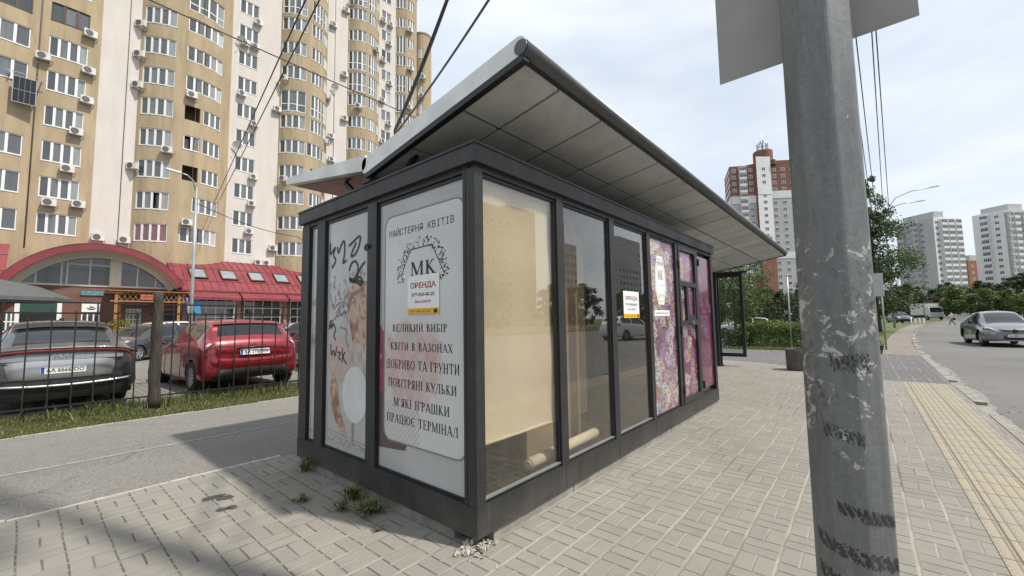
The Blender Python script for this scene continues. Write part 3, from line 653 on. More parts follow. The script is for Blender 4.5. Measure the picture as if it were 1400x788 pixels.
b = MB(); q = smooth2([(-1.66,1.25),(-1.97,1.30),(-2.06,1.15),(-2.03,.95),(-1.85,.85),(-1.70,.95)], 2); flat(b, q, FL, .0014)
part('pink_balloon_print', b, ink('pink_print', (.50,.385,.36)), pa, True)
b = MB(); flat(b, ellipse(-1.50,1.02,.17,.23,24,.2), FL, .0022); part('clear_balloon_print', b, ink('clear_print', (.45,.40,.36), var=.3, sc=9), pa, True)
b = MB(); flat(b, ellipse(-1.545,.79,.215,.245,28), FL, .0030); part('white_balloon_print', b, ink('white_print', (.63,.645,.65), var=.06), pa, True)
b = MB()
for i in range(3): stroke(b, smooth2([(-1.57+.012*i,.56),(-1.60+.02*i,.50),(-1.58+.01*i,.46),(-1.59+.012*i,.38)]), FL, .006, .0026)
stroke(b, [(-2.09,.43),(-1.33,.385)], FL, .006, .0026); stroke(b, [(-2.09,.40),(-1.33,.355)], FL, .004, .0026)
for i in range(30): x_ = -2.07+i*.024; stroke(b, [(x_,.34+.025*sin(i*2.1)),(x_+.018,.35+.025*sin(i*1.3))], FL, .005, .0026)
part('printed_ribbon', b, ink('ribbon_print', (.30,.26,.24)), pa, True)
# graffiti tags
W_ = .019; b = MB()
g = [[(-2.04,2.20),(-2.05,2.08),(-1.99,2.12),(-1.93,2.16),(-1.99,2.07),(-1.92,2.03),(-1.97,1.97),(-2.0,1.96)],
     [(-1.90,2.14),(-1.88,2.07),(-1.82,2.17),(-1.76,2.20),(-1.76,2.05),(-1.80,1.97),(-1.73,2.0)],
     [(-1.68,2.13),(-1.60,2.16),(-1.47,2.21),(-1.50,2.10),(-1.57,2.03),(-1.66,2.02),(-1.56,2.14)],
     [(-1.67,1.90),(-1.63,1.97),(-1.55,1.98),(-1.50,1.90),(-1.56,1.82),(-1.62,1.79)],
     [(-1.40,1.95),(-1.46,1.92),(-1.55,1.82),(-1.48,1.74),(-1.42,1.78),(-1.50,1.84),(-1.62,1.80)]]
for q in g[:3]: stroke(b, smooth2(q), FL, W_, .0045)
part('graffiti', b, M['black_ink'], pa, True); b = MB()
for q in g[3:]: stroke(b, smooth2(q), FL, W_, .0045)
for q in ([(-1.66,1.82),(-1.55,1.80),(-1.43,1.77)],[(-1.64,1.80),(-1.52,1.78)]): stroke(b, q, FL, .03, .0047)
part('graffiti', b, M['black_ink'], pa, True); b = MB()
g = [[(-2.04,1.36),(-2.0,1.47),(-1.97,1.36),(-2.03,1.40),(-1.96,1.40)],[(-1.96,1.42),(-1.9,1.36),(-1.95,1.30),(-1.9,1.26)],[(-2.0,1.22),(-1.98,1.10),(-1.94,1.18),(-1.91,1.09),(-1.88,1.2)],
     [(-1.86,1.15),(-1.80,1.15),(-1.85,1.10),(-1.80,1.08)],[(-1.77,1.19),(-1.77,1.06)],[(-1.72,1.15),(-1.77,1.12),(-1.70,1.05)]]
for q in g: stroke(b, smooth2(q, 1), FL, .013, .0045)
part('graffiti', b, M['black_ink'], pa, True)
b = MB(); random.seed(9)
for i in range(34):
    x_ = -2.05+random.random()*.5; z_ = 1.52+random.random()*.36; q = [(x_, z_)]
    for k in range(4): q.append((q[-1][0]+random.uniform(-.03,.05), q[-1][1]+random.uniform(-.07,.07)))
    stroke(b, smooth2(q, 1), FL, .004, .0042)
for q in ([(-1.95,1.55),(-1.85,1.62),(-1.7,1.6),(-1.66,1.52),(-1.85,1.5),(-1.98,1.44)],[(-1.9,1.48),(-1.86,1.58),(-1.80,1.46),(-1.74,1.56),(-1.68,1.42)],[(-1.82,1.38),(-1.68,1.36),(-1.72,1.28),(-1.67,1.2)]): stroke(b, smooth2(q), FL, .008, .0044)
part('thin_scribble', b, ink('scribble_ink', (.16,.10,.11)), pa, True)
b = MB(); b.box(.030,.036,2.268,2.447,.262,2.41); pn = part('narrow_poster', b, posterA.m, kiosk, True)
b = MB()
for i in range(14): stroke(b, smooth2([(-2.42+.012*i,1.2+.02*sin(i)),(-2.41+.011*i,1.30+.04*sin(i*2.)),(-2.40+.011*i,1.22)], 1), FL, .004, .0015)
stroke(b, [(-2.44,.98),(-2.28,.97)], FL, .006, .0015); stroke(b, [(-2.44,.36),(-2.28,.345)], FL, .02, .0015)
for i in range(6): stroke(b, smooth2([(-2.43+.02*i,1.60),(-2.40+.02*i,1.66+.01*i),(-2.39+.02*i,1.60)], 1), FL, .005, .0015)
part('narrow_scribble', b, ink('grey_scribble', (.30,.29,.29)), pn, True)
b = MB(); b.prism(ellipse(-1.335,2.07,.045,.035,12), FL, .001, .025); b.prism(ellipse(-1.30,2.072,.03,.02,10), FL, .02, .045); part('door_knob', b, M['black'], kiosk, True)

# ---- floral panels of the long side
def floral(name, stops, seed):
    t = NT(name); p = t.pos(); x, y, z = t.xyz(p)[0:3]; v2 = t.comb(t.math('ADD', x, seed), z, seed*1.7)
    wob = t.n('ShaderNodeTexNoise'); wob.inputs['Scale'].default_value = 6; t.l(v2, wob.inputs['Vector'])
    ad = t.n('ShaderNodeMixRGB', blend_type='LINEAR_LIGHT'); ad.inputs[0].default_value = .03; t.l(v2, ad.inputs[1]); t.l(wob.outputs['Color'], ad.inputs[2])
    vo = t.n('ShaderNodeTexVoronoi', voronoi_dimensions='2D'); vo.inputs['Scale'].default_value = 6.2; vo.inputs['Randomness'].default_value = .85; t.l(ad.outputs[0], vo.inputs['Vector'])
    sc_ = t.n('ShaderNodeSeparateColor'); t.l(vo.outputs['Color'], sc_.inputs[0]); c = t.ramp(sc_.outputs[0], stops)
    df = t.n('ShaderNodeVectorMath', operation='SUBTRACT'); t.l(ad.outputs[0], df.inputs[0])
    ml = t.n('ShaderNodeVectorMath', operation='SCALE'); ml.inputs['Scale'].default_value = 1.; t.l(vo.outputs['Position'], ml.inputs[0]); t.l(ml.outputs[0], df.inputs[1]); dx, dz, _ = t.xyz(df.outputs[0])[0:3]
    ang = t.math('ARCTAN2', dz, dx); ds_ = vo.outputs['Distance']
    wv_ = t.math('SINE', t.math('ADD', t.math('MULTIPLY', ds_, 46.), t.math('ADD', t.math('MULTIPLY', ang, 3.), t.math('MULTIPLY', t.math('SINE', t.math('MULTIPLY', ang, 5.)), 1.1))))
    pet = t.ramp(wv_, [(0.,.42),(.35,.8),(.75,1.15 if False else 1.)]); pet2 = t.math('ADD', t.math('MULTIPLY', wv_, .5), .62)
    c = t.mix(1., c, t.comb(pet2, pet2, pet2), 'MULTIPLY'); ctr = t.ramp(ds_, [(0.,.45),(.16,1.)]); c = t.mix(.8, c, ctr, 'MULTIPLY')
    dark = t.ramp(ds_, [(.55,0.),(.85,.75)]); c = t.mix(dark, c, (.10,.04,.05)); fn = t.noise(p, 26, 5, .65); c = t.mix(t.ramp(fn, [(.40,.8),(.52,0.)]), c, (.07,.02,.04))
    t.color(c); t.set(Roughness=.22); t.b.inputs['Coat Weight'].default_value = .35; return t.m
f1 = floral('floral_pastel', [(0,(.66,.52,.32)),(.18,(.78,.70,.60)),(.34,(.36,.12,.30)),(.48,(.62,.42,.24)),(.62,(.46,.22,.46)),(.78,(.68,.72,.72)),(.92,(.22,.04,.10)),(1,(.72,.56,.58))], 3.1)
f2 = floral('floral_mauve', [(0,(.66,.46,.22)),(.25,(.32,.06,.25)),(.5,(.72,.66,.62)),(.75,(.26,.02,.10)),(1,(.48,.2,.44))], 7.7)
f3 = floral('floral_magenta', [(0,(.18,.02,.075)),(.3,(.24,.035,.11)),(.6,(.15,.015,.055)),(.85,(.27,.055,.15)),(1,(.34,.16,.30))], 12.9)
b = MB(); b.box(2.945,3.775,.030,.036,.262,2.41); fp = part('floral_panel', b, f1, kiosk, True)
b = MB(); hx = [(3.115,1.99),(3.20,2.20),(3.38,2.20),(3.465,1.99),(3.465,1.78),(3.38,1.585),(3.20,1.585),(3.115,1.78)]
b.prism(hx, FRf, .001, .0022); b.prism([(3.06,1.515),(3.56,1.515),(3.56,1.445),(3.06,1.445)][::-1], FRf, .001, .0022); lg = part('logo_badge', b, M['paper'], fp, True)
b = MB()
for i in range(8):
    a0, a1 = hx[i], hx[(i+1)%8]; s_ = .86; a0 = (3.29+(a0[0]-3.29)*s_, 1.893+(a0[1]-1.893)*s_); a1 = (3.29+(a1[0]-3.29)*s_, 1.893+(a1[1]-1.893)*s_); stroke(b, [a0, a1], FRf, .006, .0034)
vs, fs = serif_text('МК'); put2d(b, vs, fs, FRf, 3.20, 3.38, 1.90, 2.02, .0034)
for i in range(7): stroke(b, smooth2([(3.20+.03*i,2.10+.02*sin(i*2)),(3.21+.03*i,2.14),(3.215+.03*i,2.08)], 1), FRf, .006, .0034); stroke(b, [(3.21+.025*i,1.68+.02*sin(i*3)),(3.225+.025*i,1.72)], FRf, .006, .0034)
vs, fs = font_mesh('МАЙСТЕРНЯ КВІТІВ', .004); put2d(b, vs, fs, FRf, 3.10, 3.52, 1.466, 1.496, .0034)
stroke(b, [(3.19,1.83),(3.39,1.83)], FRf, .004, .0034)
part('logo_lettering', b, M['grey_ink'], lg, True)
door = None
b = MB(); b.box(3.885,4.655,-.008,.05,.262,.335); b.box(3.885,4.655,-.008,.05,2.36,2.42); b.box(3.885,3.94,-.008,.05,.335,2.36); b.box(4.60,4.655,-.008,.05,.335,2.36); b.box(3.94,4.60,-.008,.05,1.31,1.38); b.box(3.94,4.60,-.008,.05,1.86,1.93); b.box(4.17,4.23,-.008,.05,1.38,1.86); b.box(4.23,4.60,.004,.05,1.38,1.45); b.box(4.23,4.29,.004,.05,1.45,1.86); b.box(4.54,4.60,.004,.05,1.45,1.86)
door = part('door', b, M['anthracite'], kiosk, True)
for z0_, z1_ in ((.335,1.31),(1.93,2.36)): b = MB(); b.box(3.94,4.60,.030,.036,z0_,z1_); part('floral_panel', b, f2, door, True)
b = MB(); b.box(3.94,4.17,.028,.034,1.38,1.86); part('hatch_print', b, f1, door, True)
b = MB(); b.box(4.29,4.54,.028,.034,1.45,1.86); part('hatch_pane', b, f2, door, True)
b = MB(); b.box(4.28,4.36,-.03,-.008,1.335,1.36); b.box(4.305,4.335,-.045,-.03,1.32,1.375); part('handle', b, M['steel'], door, True)
for z0 in (.40,1.2,2.1): b = MB(); b.box(3.868,3.89,-.02,0,z0,z0+.10); part('hinge', b, M['black'], door, True)
b = MB(); b.box(4.77,5.46,.030,.036,.335,2.37); part('floral_panel', b, f3, kiosk, True)
for z0 in (.36,2.2): b = MB(); b.box(4.762,4.79,-.02,.02,z0,z0+.11); part('hinge', b, M['black'], kiosk, True)

# ---- winged roof
X0, X1 = .05, 11.35
def wing(b, lo0, lo1, t0, t1, rtip=True):
    """slab between two (y,z) underside points, thickness t0..t1, rounded at lo1"""
    d = Vector((lo1[0]-lo0[0], lo1[1]-lo0[1])).normalized(); nrm = Vector((-d.y, d.x));  nrm = nrm if nrm.y > 0 else -nrm
    A = Vector(lo0); B = Vector(lo1); q = [A, B]
    c = B+nrm*t1/2
    for i in range(1, 8):
        a = -pi/2+pi*i/8; q.append(c+nrm*sin(a)*t1/2+d*cos(a)*t1/2)
    q += [B+nrm*t1, A+nrm*t0]; c2 = A+nrm*t0/2
    for i in range(1, 6):
        a = pi/2+pi*i/6; q.append(c2+nrm*sin(a)*t0/2+d*cos(a)*t0*.35)
    return [tuple(v) for v in q]
roofq = wing(None, (1.45,2.765), (-.36,3.075), .145, .13)
def slabx(b, q, x0, x1, mi=0):
    n_ = len(q); b.add([(x0,y,z) for y,z in q]+[(x1,y,z) for y,z in q], [tuple(range(n_)), tuple(range(n_,2*n_))[::-1]]+[((i+1)%n_,i,n_+i,n_+(i+1)%n_) for i in range(n_)], mi)
b = MB(); slabx(b, roofq, X0, X1); me = clean(b.mesh('roof_wing', M['silver_trim'])); rw = part('roof_wing', me, None, kiosk, True)
b = MB(); slabx(b, wing(None, (1.50,2.80), (3.19,3.06), .145, .085), X0, X1); me = clean(b.mesh('roof_wing', M['silver_trim'])); lw = part('roof_wing', me, None, kiosk, True)
dR = Vector((0, -1.81, .31)).normalized(); nR = Vector((0, -.31, -1.81)).normalized()   # along the underside, and down
O = Vector((0, 1.45, 2.765))
def onwing(x, s, d): q = O+dR*s+nR*d; return (x, q.y, q.z)
Ls = 1.836
b = MB()
def wbox(b, x0, x1, s0, s1, d0, d1, mi=0):
    vs = [onwing(x,s,d) for d in (d0,d1) for x,s in ((x0,s0),(x1,s0),(x1,s1),(x0,s1))]
    b.add(vs, [(0,3,2,1),(4,5,6,7),(0,1,5,4),(1,2,6,5),(2,3,7,6),(3,0,4,7)], mi)
wbox(b, X0+.03, X1-.03, .0, Ls+.02, .001, .012)
wbox(b, X0, X0+.05, .0, Ls+.03, .0, .045); wbox(b, X1-.05, X1, .0, Ls+.03, .0, .045)
part('soffit_backing', b, M['black'], rw, True)
b = MB(); xs = [.10]+[.505+.617*i for i in range(18)]; xs = [q for q in xs if q < X1-.1]+[X1-.05]; ss = [.02,.62,1.235,Ls-.005]
for xa, xb in zip(xs, xs[1:]):
    for sa, sb in zip(ss, ss[1:]): wbox(b, xa+.013, xb-.013, sa+.013, sb-.013, .012, .030)
me = clean(b.mesh('soffit', M['soffit'])); part('soffit', me, None, rw, True)
b = MB(); q = O+dR*(Ls+.02)+nR*(-.045); b.tube([(X0+.004,q.y,q.z),(X1-.004,q.y,q.z)], .058, 14)
b.tube([(X0-.006,q.y,q.z),(X0+.02,q.y,q.z)], .050, 14)
part('eave_gutter', b, mat('eave_gutter', (.085,.087,.088), .35, metal=.3, var=.2), kiosk, True)
b = MB()
dl = Vector((0, 1.69, .26)).normalized(); nl = Vector((0, .26, -1.69)).normalized()
def lbox(b, x0, x1, s0, s1, d0, d1):
    vs = []
    for d in (d0, d1):
        for x, s in ((x0,s0),(x0,s1),(x1,s1),(x1,s0)): q = Vector((0,1.50,2.80))+dl*s+nl*d; vs.append((x,q.y,q.z))
    b.add(vs, [(0,3,2,1),(4,5,6,7),(0,1,5,4),(1,2,6,5),(2,3,7,6),(3,0,4,7)])
for i in range(18): lbox(b, .12+.617*i, .12+.617*i+.603, .08, 1.62, .006, .014)
me = clean(b.mesh('soffit', mat('red_reflection_soffit', (.20,.12,.10), .3, metal=.2, var=.2))); part('soffit', me, None, lw, True)  # reddish brown reflection under the left wing, put into the base colour
b = MB(); b.box(X0+.02,X1-.02,1.405,1.535,2.69,2.775); part('roof_gutter', b, M['black'], kiosk, True)
b = MB()
for x in (.16,1.8,3.6,5.3): b.box(x,x+.09,1.36,1.45,2.585,2.70); b.box(x,x+.09,1.52,1.60,2.585,2.72); b.box(x-.02,x+.11,1.30,1.66,2.585,2.61)
for x in (.16,1.8,3.6,5.3): b.bar((x+.05,1.2,2.59),(x+.05,.9,2.85),.04); b.bar((x+.05,1.75,2.59),(x+.05,2.1,2.86),.04)
part('roof_bracket', b, M['black'], kiosk, True)
b = MB(); pts = [(.05+.03*a, .55-.03*a+.16*sin(a*.6), 2.62+.03*sin(a*.45)) for a in range(10)]; b.tube(pts, .007, 6); pts = [(.12+.02*a, .62-.03*a+.1*sin(a*.5), 2.615+.025*sin(a*.5)) for a in range(10)]; b.tube(pts, .006, 6)
props(part('loose_cable', b, mat('pale_cable', (.45,.44,.42), .5)), 'coil of pale cable lying on top of the kiosk under the roof', 'cable')
for y in (1.42,):
    b = MB(); b.box(11.22,11.32,y-.05,y+.05,0,2.76); b.box(11.15,11.39,y-.12,y+.12,0,.012); part('support_post', b, M['black'], kiosk, True)
b = MB(); b.box(8.5,8.6,1.37,1.47,0,2.76); part('support_post', b, M['black'], kiosk, True)
# glass end panel of the bus shelter under the canopy
sp = thing('shelter_panel', (11.5,1.08,0), 'black framed glass end panel of the bus shelter under the canopy end', 'glass panel')
b = MB(); b.box(11.46,11.54,.73,.81,.27,2.68); b.box(11.46,11.54,1.37,1.45,.0,2.68); b.box(11.461,11.539,.81,1.37,.27,.37); b.box(11.461,11.539,.81,1.37,2.58,2.68); b.box(11.44,11.56,.60,1.45,2.68,2.73); b.box(11.42,11.58,1.33,1.49,0,.012)
part('panel_frame', b, M['black'], sp, True)
b = MB(); b.box(11.495,11.505,.81,1.37,.37,2.58); part('glass_pane', b, M['clear_glass'], sp, True)

# broken concrete at the near corner
rb = MB(); random.seed(15)
for i in range(230):
    a = random.random(); x = -.02+random.gauss(.03,.055); y = .09-abs(random.gauss(0,.06))+random.gauss(0,.02); s_ = random.uniform(.004,.020)*(1.3 if y > .0 else 1)
    if y > .03 and x > .02: continue
    hh = max(0, .065-.55*hypot(x-.03, y-.03))*random.random()
    c = Vector((x, y, hh)); vs = [c+Vector((random.uniform(-1,1), random.uniform(-1,1), random.uniform(-.5,1)))*s_ for _ in range(6)]
    rb.add(vs, [(0,1,2),(0,2,3),(0,3,4),(1,2,5),(2,3,5),(3,4,5),(4,0,1),(4,1,5)])
props(part('concrete_rubble', rb, mat('rubble', (.40,.37,.32), .95, var=.35, scale=30)), kind='stuff')
# ------------------------------------------------------------------ apartment tower behind the car park
def render_mat(name, col, streak=.35):
    t = NT(name); p = t.pos(); x, y, z = t.xyz(p)[0:3]
    n1 = t.noise(t.comb(t.math('MULTIPLY', x, 1.3), t.math('MULTIPLY', y, 1.3), t.math('MULTIPLY', z, .22)), 1.0, 6, .65)
    c = t.ramp(n1, [(.32, tuple(q*(1-streak) for q in col)), (.6, col), (.8, tuple(q*1.06 for q in col))])
    c = t.mix(t.ramp(t.noise(p, .25, 4), [(.4,0.),(.65,.3)]), c, tuple(q*.85 for q in col))
    t.color(c); t.set(Roughness=.9); t.b.inputs['Specular IOR Level'].default_value = .2; t.bump(t.noise(p, 6, 4), .25, .03); return t.m
M['tan_wall'] = render_mat('tan_render', (.43,.345,.228), .28)
M['pink_wall'] = render_mat('pink_render', (.62,.575,.535), .10)
M['window_white'] = mat('window_white', (.74,.74,.73), .4, var=.06)
M['window_brown'] = mat('window_brown', (.06,.035,.025), .5)
def pane_mat(name, stops, rough=.06):
    t = NT(name); p = t.pos(); c = t.ramp(t.island(), stops)
    z = t.xyz(p)[2]; fold = t.noise(t.comb(t.math('MULTIPLY', t.xyz(p)[0], 9.), t.math('MULTIPLY', t.xyz(p)[1], 9.), t.math('MULTIPLY', z, .6)), 1., 3)
    c = t.mix(t.ramp(fold, [(.35,.35),(.6,0.)]), c, (.05,.055,.06)); t.color(c); t.set(Roughness=rough); t.b.inputs['Specular IOR Level'].default_value = .8; t.b.inputs['Coat Weight'].default_value = .6; t.b.inputs['Coat Roughness'].default_value = .03; return t.m
M['pane'] = pane_mat('curtained_pane', [(0,(.018,.021,.024)),(.25,(.06,.07,.075)),(.42,(.20,.22,.225)),(.58,(.05,.055,.06)),(.74,(.30,.33,.335)),(.86,(.13,.115,.10)),(.93,(.50,.52,.52)),(1,(.08,.09,.095))])
M['dark_pane'] = pane_mat('dark_pane', [(0,(.012,.014,.016)),(.5,(.03,.035,.04)),(1,(.07,.08,.085))])
M['wine_pane'] = pane_mat('wine_pane', [(0,(.13,.045,.055)),(1,(.22,.09,.095))])
M['ac_white'] = mat('ac_white', (.66,.65,.62), .5, var=.08, dirt=.3)
TY = 50.
class Arc:
    def __init__(s, x0, x1, ha):
        s.ha = ha; s.Rr = (x1-x0)/2/sin(R(ha)); s.cx = (x0+x1)/2; s.cy = TY+s.Rr*cos(R(ha)); s.a, s.b = -ha, ha; s.step = .55/s.Rr*180/pi
    def P(s, t, d=0.): a = R(t); return (s.cx+(s.Rr-d)*sin(a), s.cy-(s.Rr-d)*cos(a))
    def ln(s, t0, t1): return abs(R(t1-t0))*s.Rr
class Flat:
    def __init__(s, x0, x1): s.a, s.b = x0, x1; s.step = 3.
    def P(s, t, d=0.): return (t, TY+d)
    def ln(s, t0, t1): return abs(t1-t0)
def wall_with_holes(b, g, cols, holes, z0, z1, depth=.2):
    """holes: list of (t0,t1,za,zb)"""
    ts = {g.a, g.b}
    for h in holes: ts |= {h[0], h[1]}
    ts = sorted(ts); full = []
    for p, q in zip(ts, ts[1:]):
        k = max(1, int(math.ceil((q-p)/g.step))); full += [p+(q-p)*i/k for i in range(k)]
    full.append(ts[-1]); zs = sorted({z0, z1} | {h[2] for h in holes} | {h[3] for h in holes})
    for p, q in zip(full, full[1:]):
        m_ = (p+q)/2
        colh = [h for h in holes if h[0] <= m_ <= h[1]]; run = None
        for za, zb in zip(zs, zs[1:]):
            zm = (za+zb)/2; inside = any(h[2] <= zm <= h[3] for h in colh)
            if inside:
                if run: emit(b, g, p, q, run[0], run[1]); run = None
                A0 = g.P(p); A1 = g.P(q); B0 = g.P(p, depth); B1 = g.P(q, depth)
                if any(abs(h[2]-za) < 1e-6 for h in colh): b.add([(*A0,za),(*A1,za),(*B1,za),(*B0,za)], [(0,1,2,3)])
                if any(abs(h[3]-zb) < 1e-6 for h in colh): b.add([(*A0,zb),(*A1,zb),(*B1,zb),(*B0,zb)], [(3,2,1,0)])
                if any(abs(h[0]-p) < 1e-6 for h in colh): b.add([(*A0,za),(*B0,za),(*B0,zb),(*A0,zb)], [(0,1,2,3)])
                if any(abs(h[1]-q) < 1e-6 for h in colh): b.add([(*A1,za),(*B1,za),(*B1,zb),(*A1,zb)], [(3,2,1,0)])
            else: run = (run[0], zb) if run else (za, zb)
        if run: emit(b, g, p, q, run[0], run[1])
def emit(b, g, p, q, za, zb):
    A0 = g.P(p); A1 = g.P(q); b.add([(*A0,za),(*A1,za),(*A1,zb),(*A0,zb)], [(0,1,2,3)], smooth=False)
def cell(b, g, t0, t1, d0, d1, za, zb, nseg=1):
    for i in range(nseg):
        p = t0+(t1-t0)*i/nseg; q = t0+(t1-t0)*(i+1)/nseg
        c = [g.P(p,d0), g.P(q,d0), g.P(q,d1), g.P(p,d1)]
        b.add([(*v,za) for v in c]+[(*v,zb) for v in c], [(0,3,2,1),(4,5,6,7),(0,1,5,4),(1,2,6,5),(2,3,7,6),(3,0,4,7)])
def tower_window(g, t0, t1, za, zb, n, frm, pane, rail=None, fb=None, pbm=None, open_leaf=None):
    b = fb or MB(); pm = pbm or MB(); L_ = g.ln(t0, t1); w = .075/L_*(t1-t0); wm = .17/L_*(t1-t0)
    cell(b, g, t0, t1, -.04, .16, za-.05, za, 3); cell(b, g, t0, t1, .05, .15, za, za+.08, 3); cell(b, g, t0, t1, .05, .15, zb-.08, zb, 3)
    st = (t1-t0)/n
    for i in range(n+1):
        m_ = t0+st*i; p = m_ if i == 0 else (m_-w if i == n else m_-wm/2); q = p+(wm if 0 < i < n else w)
        cell(b, g, p, q, .052, .148, za+.08, zb-.08)
    if rail: cell(b, g, t0+w, t1-w, .055, .145, za+rail-.05, za+rail+.05, 2)
    for i in range(n):
        p = t0+st*i+(w if i == 0 else wm/2); q = t0+st*(i+1)-(w if i == n-1 else wm/2); A0 = g.P(p,.12); A1 = g.P(q,.12)
        if i == open_leaf: pm.add([(*g.P(p,.5),za),(*g.P(q,.5),za),(*g.P(q,.5),zb),(*g.P(p,.5),zb)], [(0,1,2,3)]); continue
        pm.add([(*A0,za+.08),(*A1,za+.08),(*A1,zb-.08),(*A0,zb-.08)], [(0,1,2,3)])
        # half-drawn blinds and curtain edges inside some of the leaves
    return b, pm
tower = thing('apartment_tower', (15, 56, 0), 'tall tan and pink apartment tower with rounded bays behind the red roof', 'building')
g_A0, g_A, g_B, g_C, g_D, g_E, g_F = Arc(-10.2,-2.3,12), Arc(-2.3,1.4,11), Arc(4.06,11.6,48), Arc(16.6,22.3,62), Arc(25.1,29.9,62), Arc(32.7,36.6,60), Arc(36.6,39.4,72)
p1, p2, p3, p4 = Flat(1.4,4.06), Flat(11.6,16.6), Flat(22.3,25.1), Flat(29.9,32.7)
NF = 14
random.seed(31)
def zf(k, base=11.05, pitch=3.09): return base+pitch*k
# columns: (wall, t0, t1, panes, height, base)
def flo(base, h, ks, pitch=3.09): return [(base+pitch*k-h, base+pitch*k, k) for k in ks]
wins = []   # (g, t0, t1, za, zb, n, frame, pane, rail, size rank)
def col(g, t0, t1, n, h, base, ks=range(0, NF), pitch=3.09, special=None):
    for za, zb, k in flo(base, h, ks, pitch):
        s_ = (special or {}).get(k, {})
        if s_.get('skip'): continue
        nn = s_.get('n', n); wins.append([g, s_.get('t0', t0), s_.get('t1', t1), za-s_.get('down', 0), zb, nn, s_.get('frm', 'window_white'), s_.get('pane', 'pane'), s_.get('rail'), s_.get('open'), k])
col(g_A0, 3.0, 10.6, 3, 1.72, 11.05, special={3: {'skip': 1}, 6: {'frm': 'window_brown', 'pane': 'dark_pane'}, 7: {'frm': 'window_brown', 'pane': 'dark_pane'}})
col(g_A0, -9.5, -2.5, 3, 1.72, 11.05, ks=range(0, 8))
col(g_A, -7.6, 6.3, 4, 1.74, 11.05, special={6: {'frm': 'window_brown', 'n': 3, 'down': -.1}})
col(g_B, -44.5, -15, 4, 1.70, 11.12, special={0: {'pane': 'wine_pane'}, 1: {'open': 2}})
col(g_B, -5, 33, 5, 1.5, 11.08, special={0: {'n': 5}, 1: {'t0': 5, 'n': 4}, 2: {'t0': 12.5, 'n': 3}, 3: {'t0': 12.5, 'n': 3}, 4: {'t0': 12.5, 'n': 3}, 8: {'down': .8, 'rail': .75, 'n': 4}, 11: {'down': .8, 'rail': .75}})
for k in (3,): wins.append([g_B, -5, 9.8, zf(k)-1.45, zf(k), 2, 'window_white', 'pane', None, 0, k])
col(p2, 12.25, 14.2, 3, 1.62, 10.85, pitch=3.085)
cs = {5: {'down': .0}, 6: {'down': 1.1, 'rail': 1.0}, 10: {'down': 1.0, 'rail': .9}, 12: {'down': 1.0, 'rail': .9}}
col(g_C, -59, -8, 4, 1.62, 11.0, special={**cs, 6: {'down': 1.0, 'rail': .9, 'n': 3}})
col(g_C, 2, 30, 3, 1.62, 11.0, special={**cs, 1: {'skip': 1}, 4: {'t0': -5}})
col(g_C, 33, 58, 3, 1.62, 11.0, special=cs)
ds_ = {8: {'down': 1.1, 'rail': 1.0}, 9: {'down': 1.1, 'rail': 1.0}, 12: {'down': 1., 'rail': .9}}
col(g_D, -60, -8, 4, 1.6, 11.0, special=ds_); col(g_D, -2, 26, 3, 1.6, 11.0, special=ds_); col(g_D, 29, 56, 3, 1.6, 11.0, special={8: {'down': 1.1}})
col(p4, 30.3, 31.9, 2, 1.6, 10.9); col(g_E, -58, -20, 3, 1.6, 11.0, special={5: {'down': 1.1}, 8: {'down': 1.1}, 9: {'down': 1.1, 'rail': 1.}, 11: {'down': 1.1}}); col(g_E, -14, 20, 3, 1.6, 11.0, special={5: {'down': 1.1}, 9: {'down': 1.1}})
col(g_F, -62, -28, 3, 1.6, 11.0, ks=range(2, 12))
loggia = [(g_B, -5, 9.4, zf(2)-1.5, zf(2)), (g_B, -5, 9.4, zf(4)-1.5, zf(4)), (g_C, 2, 30, zf(1)-1.62, zf(1)-.02)]
top = {g_F: 47.5}
for g, nm, mm in ((g_A0,'bay_wall','tan_wall'),(g_A,'bay_wall','tan_wall'),(p1,'flat_wall','pink_wall'),(g_B,'bay_wall','tan_wall'),(p2,'flat_wall','pink_wall'),(g_C,'bay_wall','tan_wall'),(p3,'flat_wall','pink_wall'),(g_D,'bay_wall','tan_wall'),(p4,'flat_wall','pink_wall'),(g_E,'bay_wall','tan_wall'),(g_F,'bay_wall','tan_wall')):
    zt = top.get(g, 53.); hs = [(w[1],w[2],w[3],w[4]) for w in wins if w[0] is g and w[4] < zt-.3]+[l_[1:] for l_ in loggia if l_[0] is g]
    b = MB(); wall_with_holes(b, g, None, hs, 0., zt)
    wl = part(nm, clean(b.mesh(nm, M[mm]), False), None, tower, True)
    cap = MB(); N_ = 14; A_ = [g.P(g.a+(g.b-g.a)*i/N_, -.06) for i in range(N_+1)]; B_ = [(x_, TY+4) for x_, _ in A_]
    for i in range(N_): cap.add([(*A_[i],zt),(*A_[i+1],zt),(*B_[i+1],zt),(*B_[i],zt),(*A_[i],zt+.25),(*A_[i+1],zt+.25),(*B_[i+1],zt+.25),(*B_[i],zt+.25)], [(0,1,5,4),(4,5,6,7),(0,3,2,1)])
    part('roof_coping', clean(cap.mesh('roof_coping', M['concrete'])), None, wl, True)
b = MB(); b.box(-10.2,39.3,TY+4,TY+16,0,53); b.box(-10.2,36.6,TY+.6,TY+4,52.5,53); part('rear_block', b, M['tan_wall'], tower, True)
lgm = mat('loggia', (.13,.09,.06), .9, var=.2)
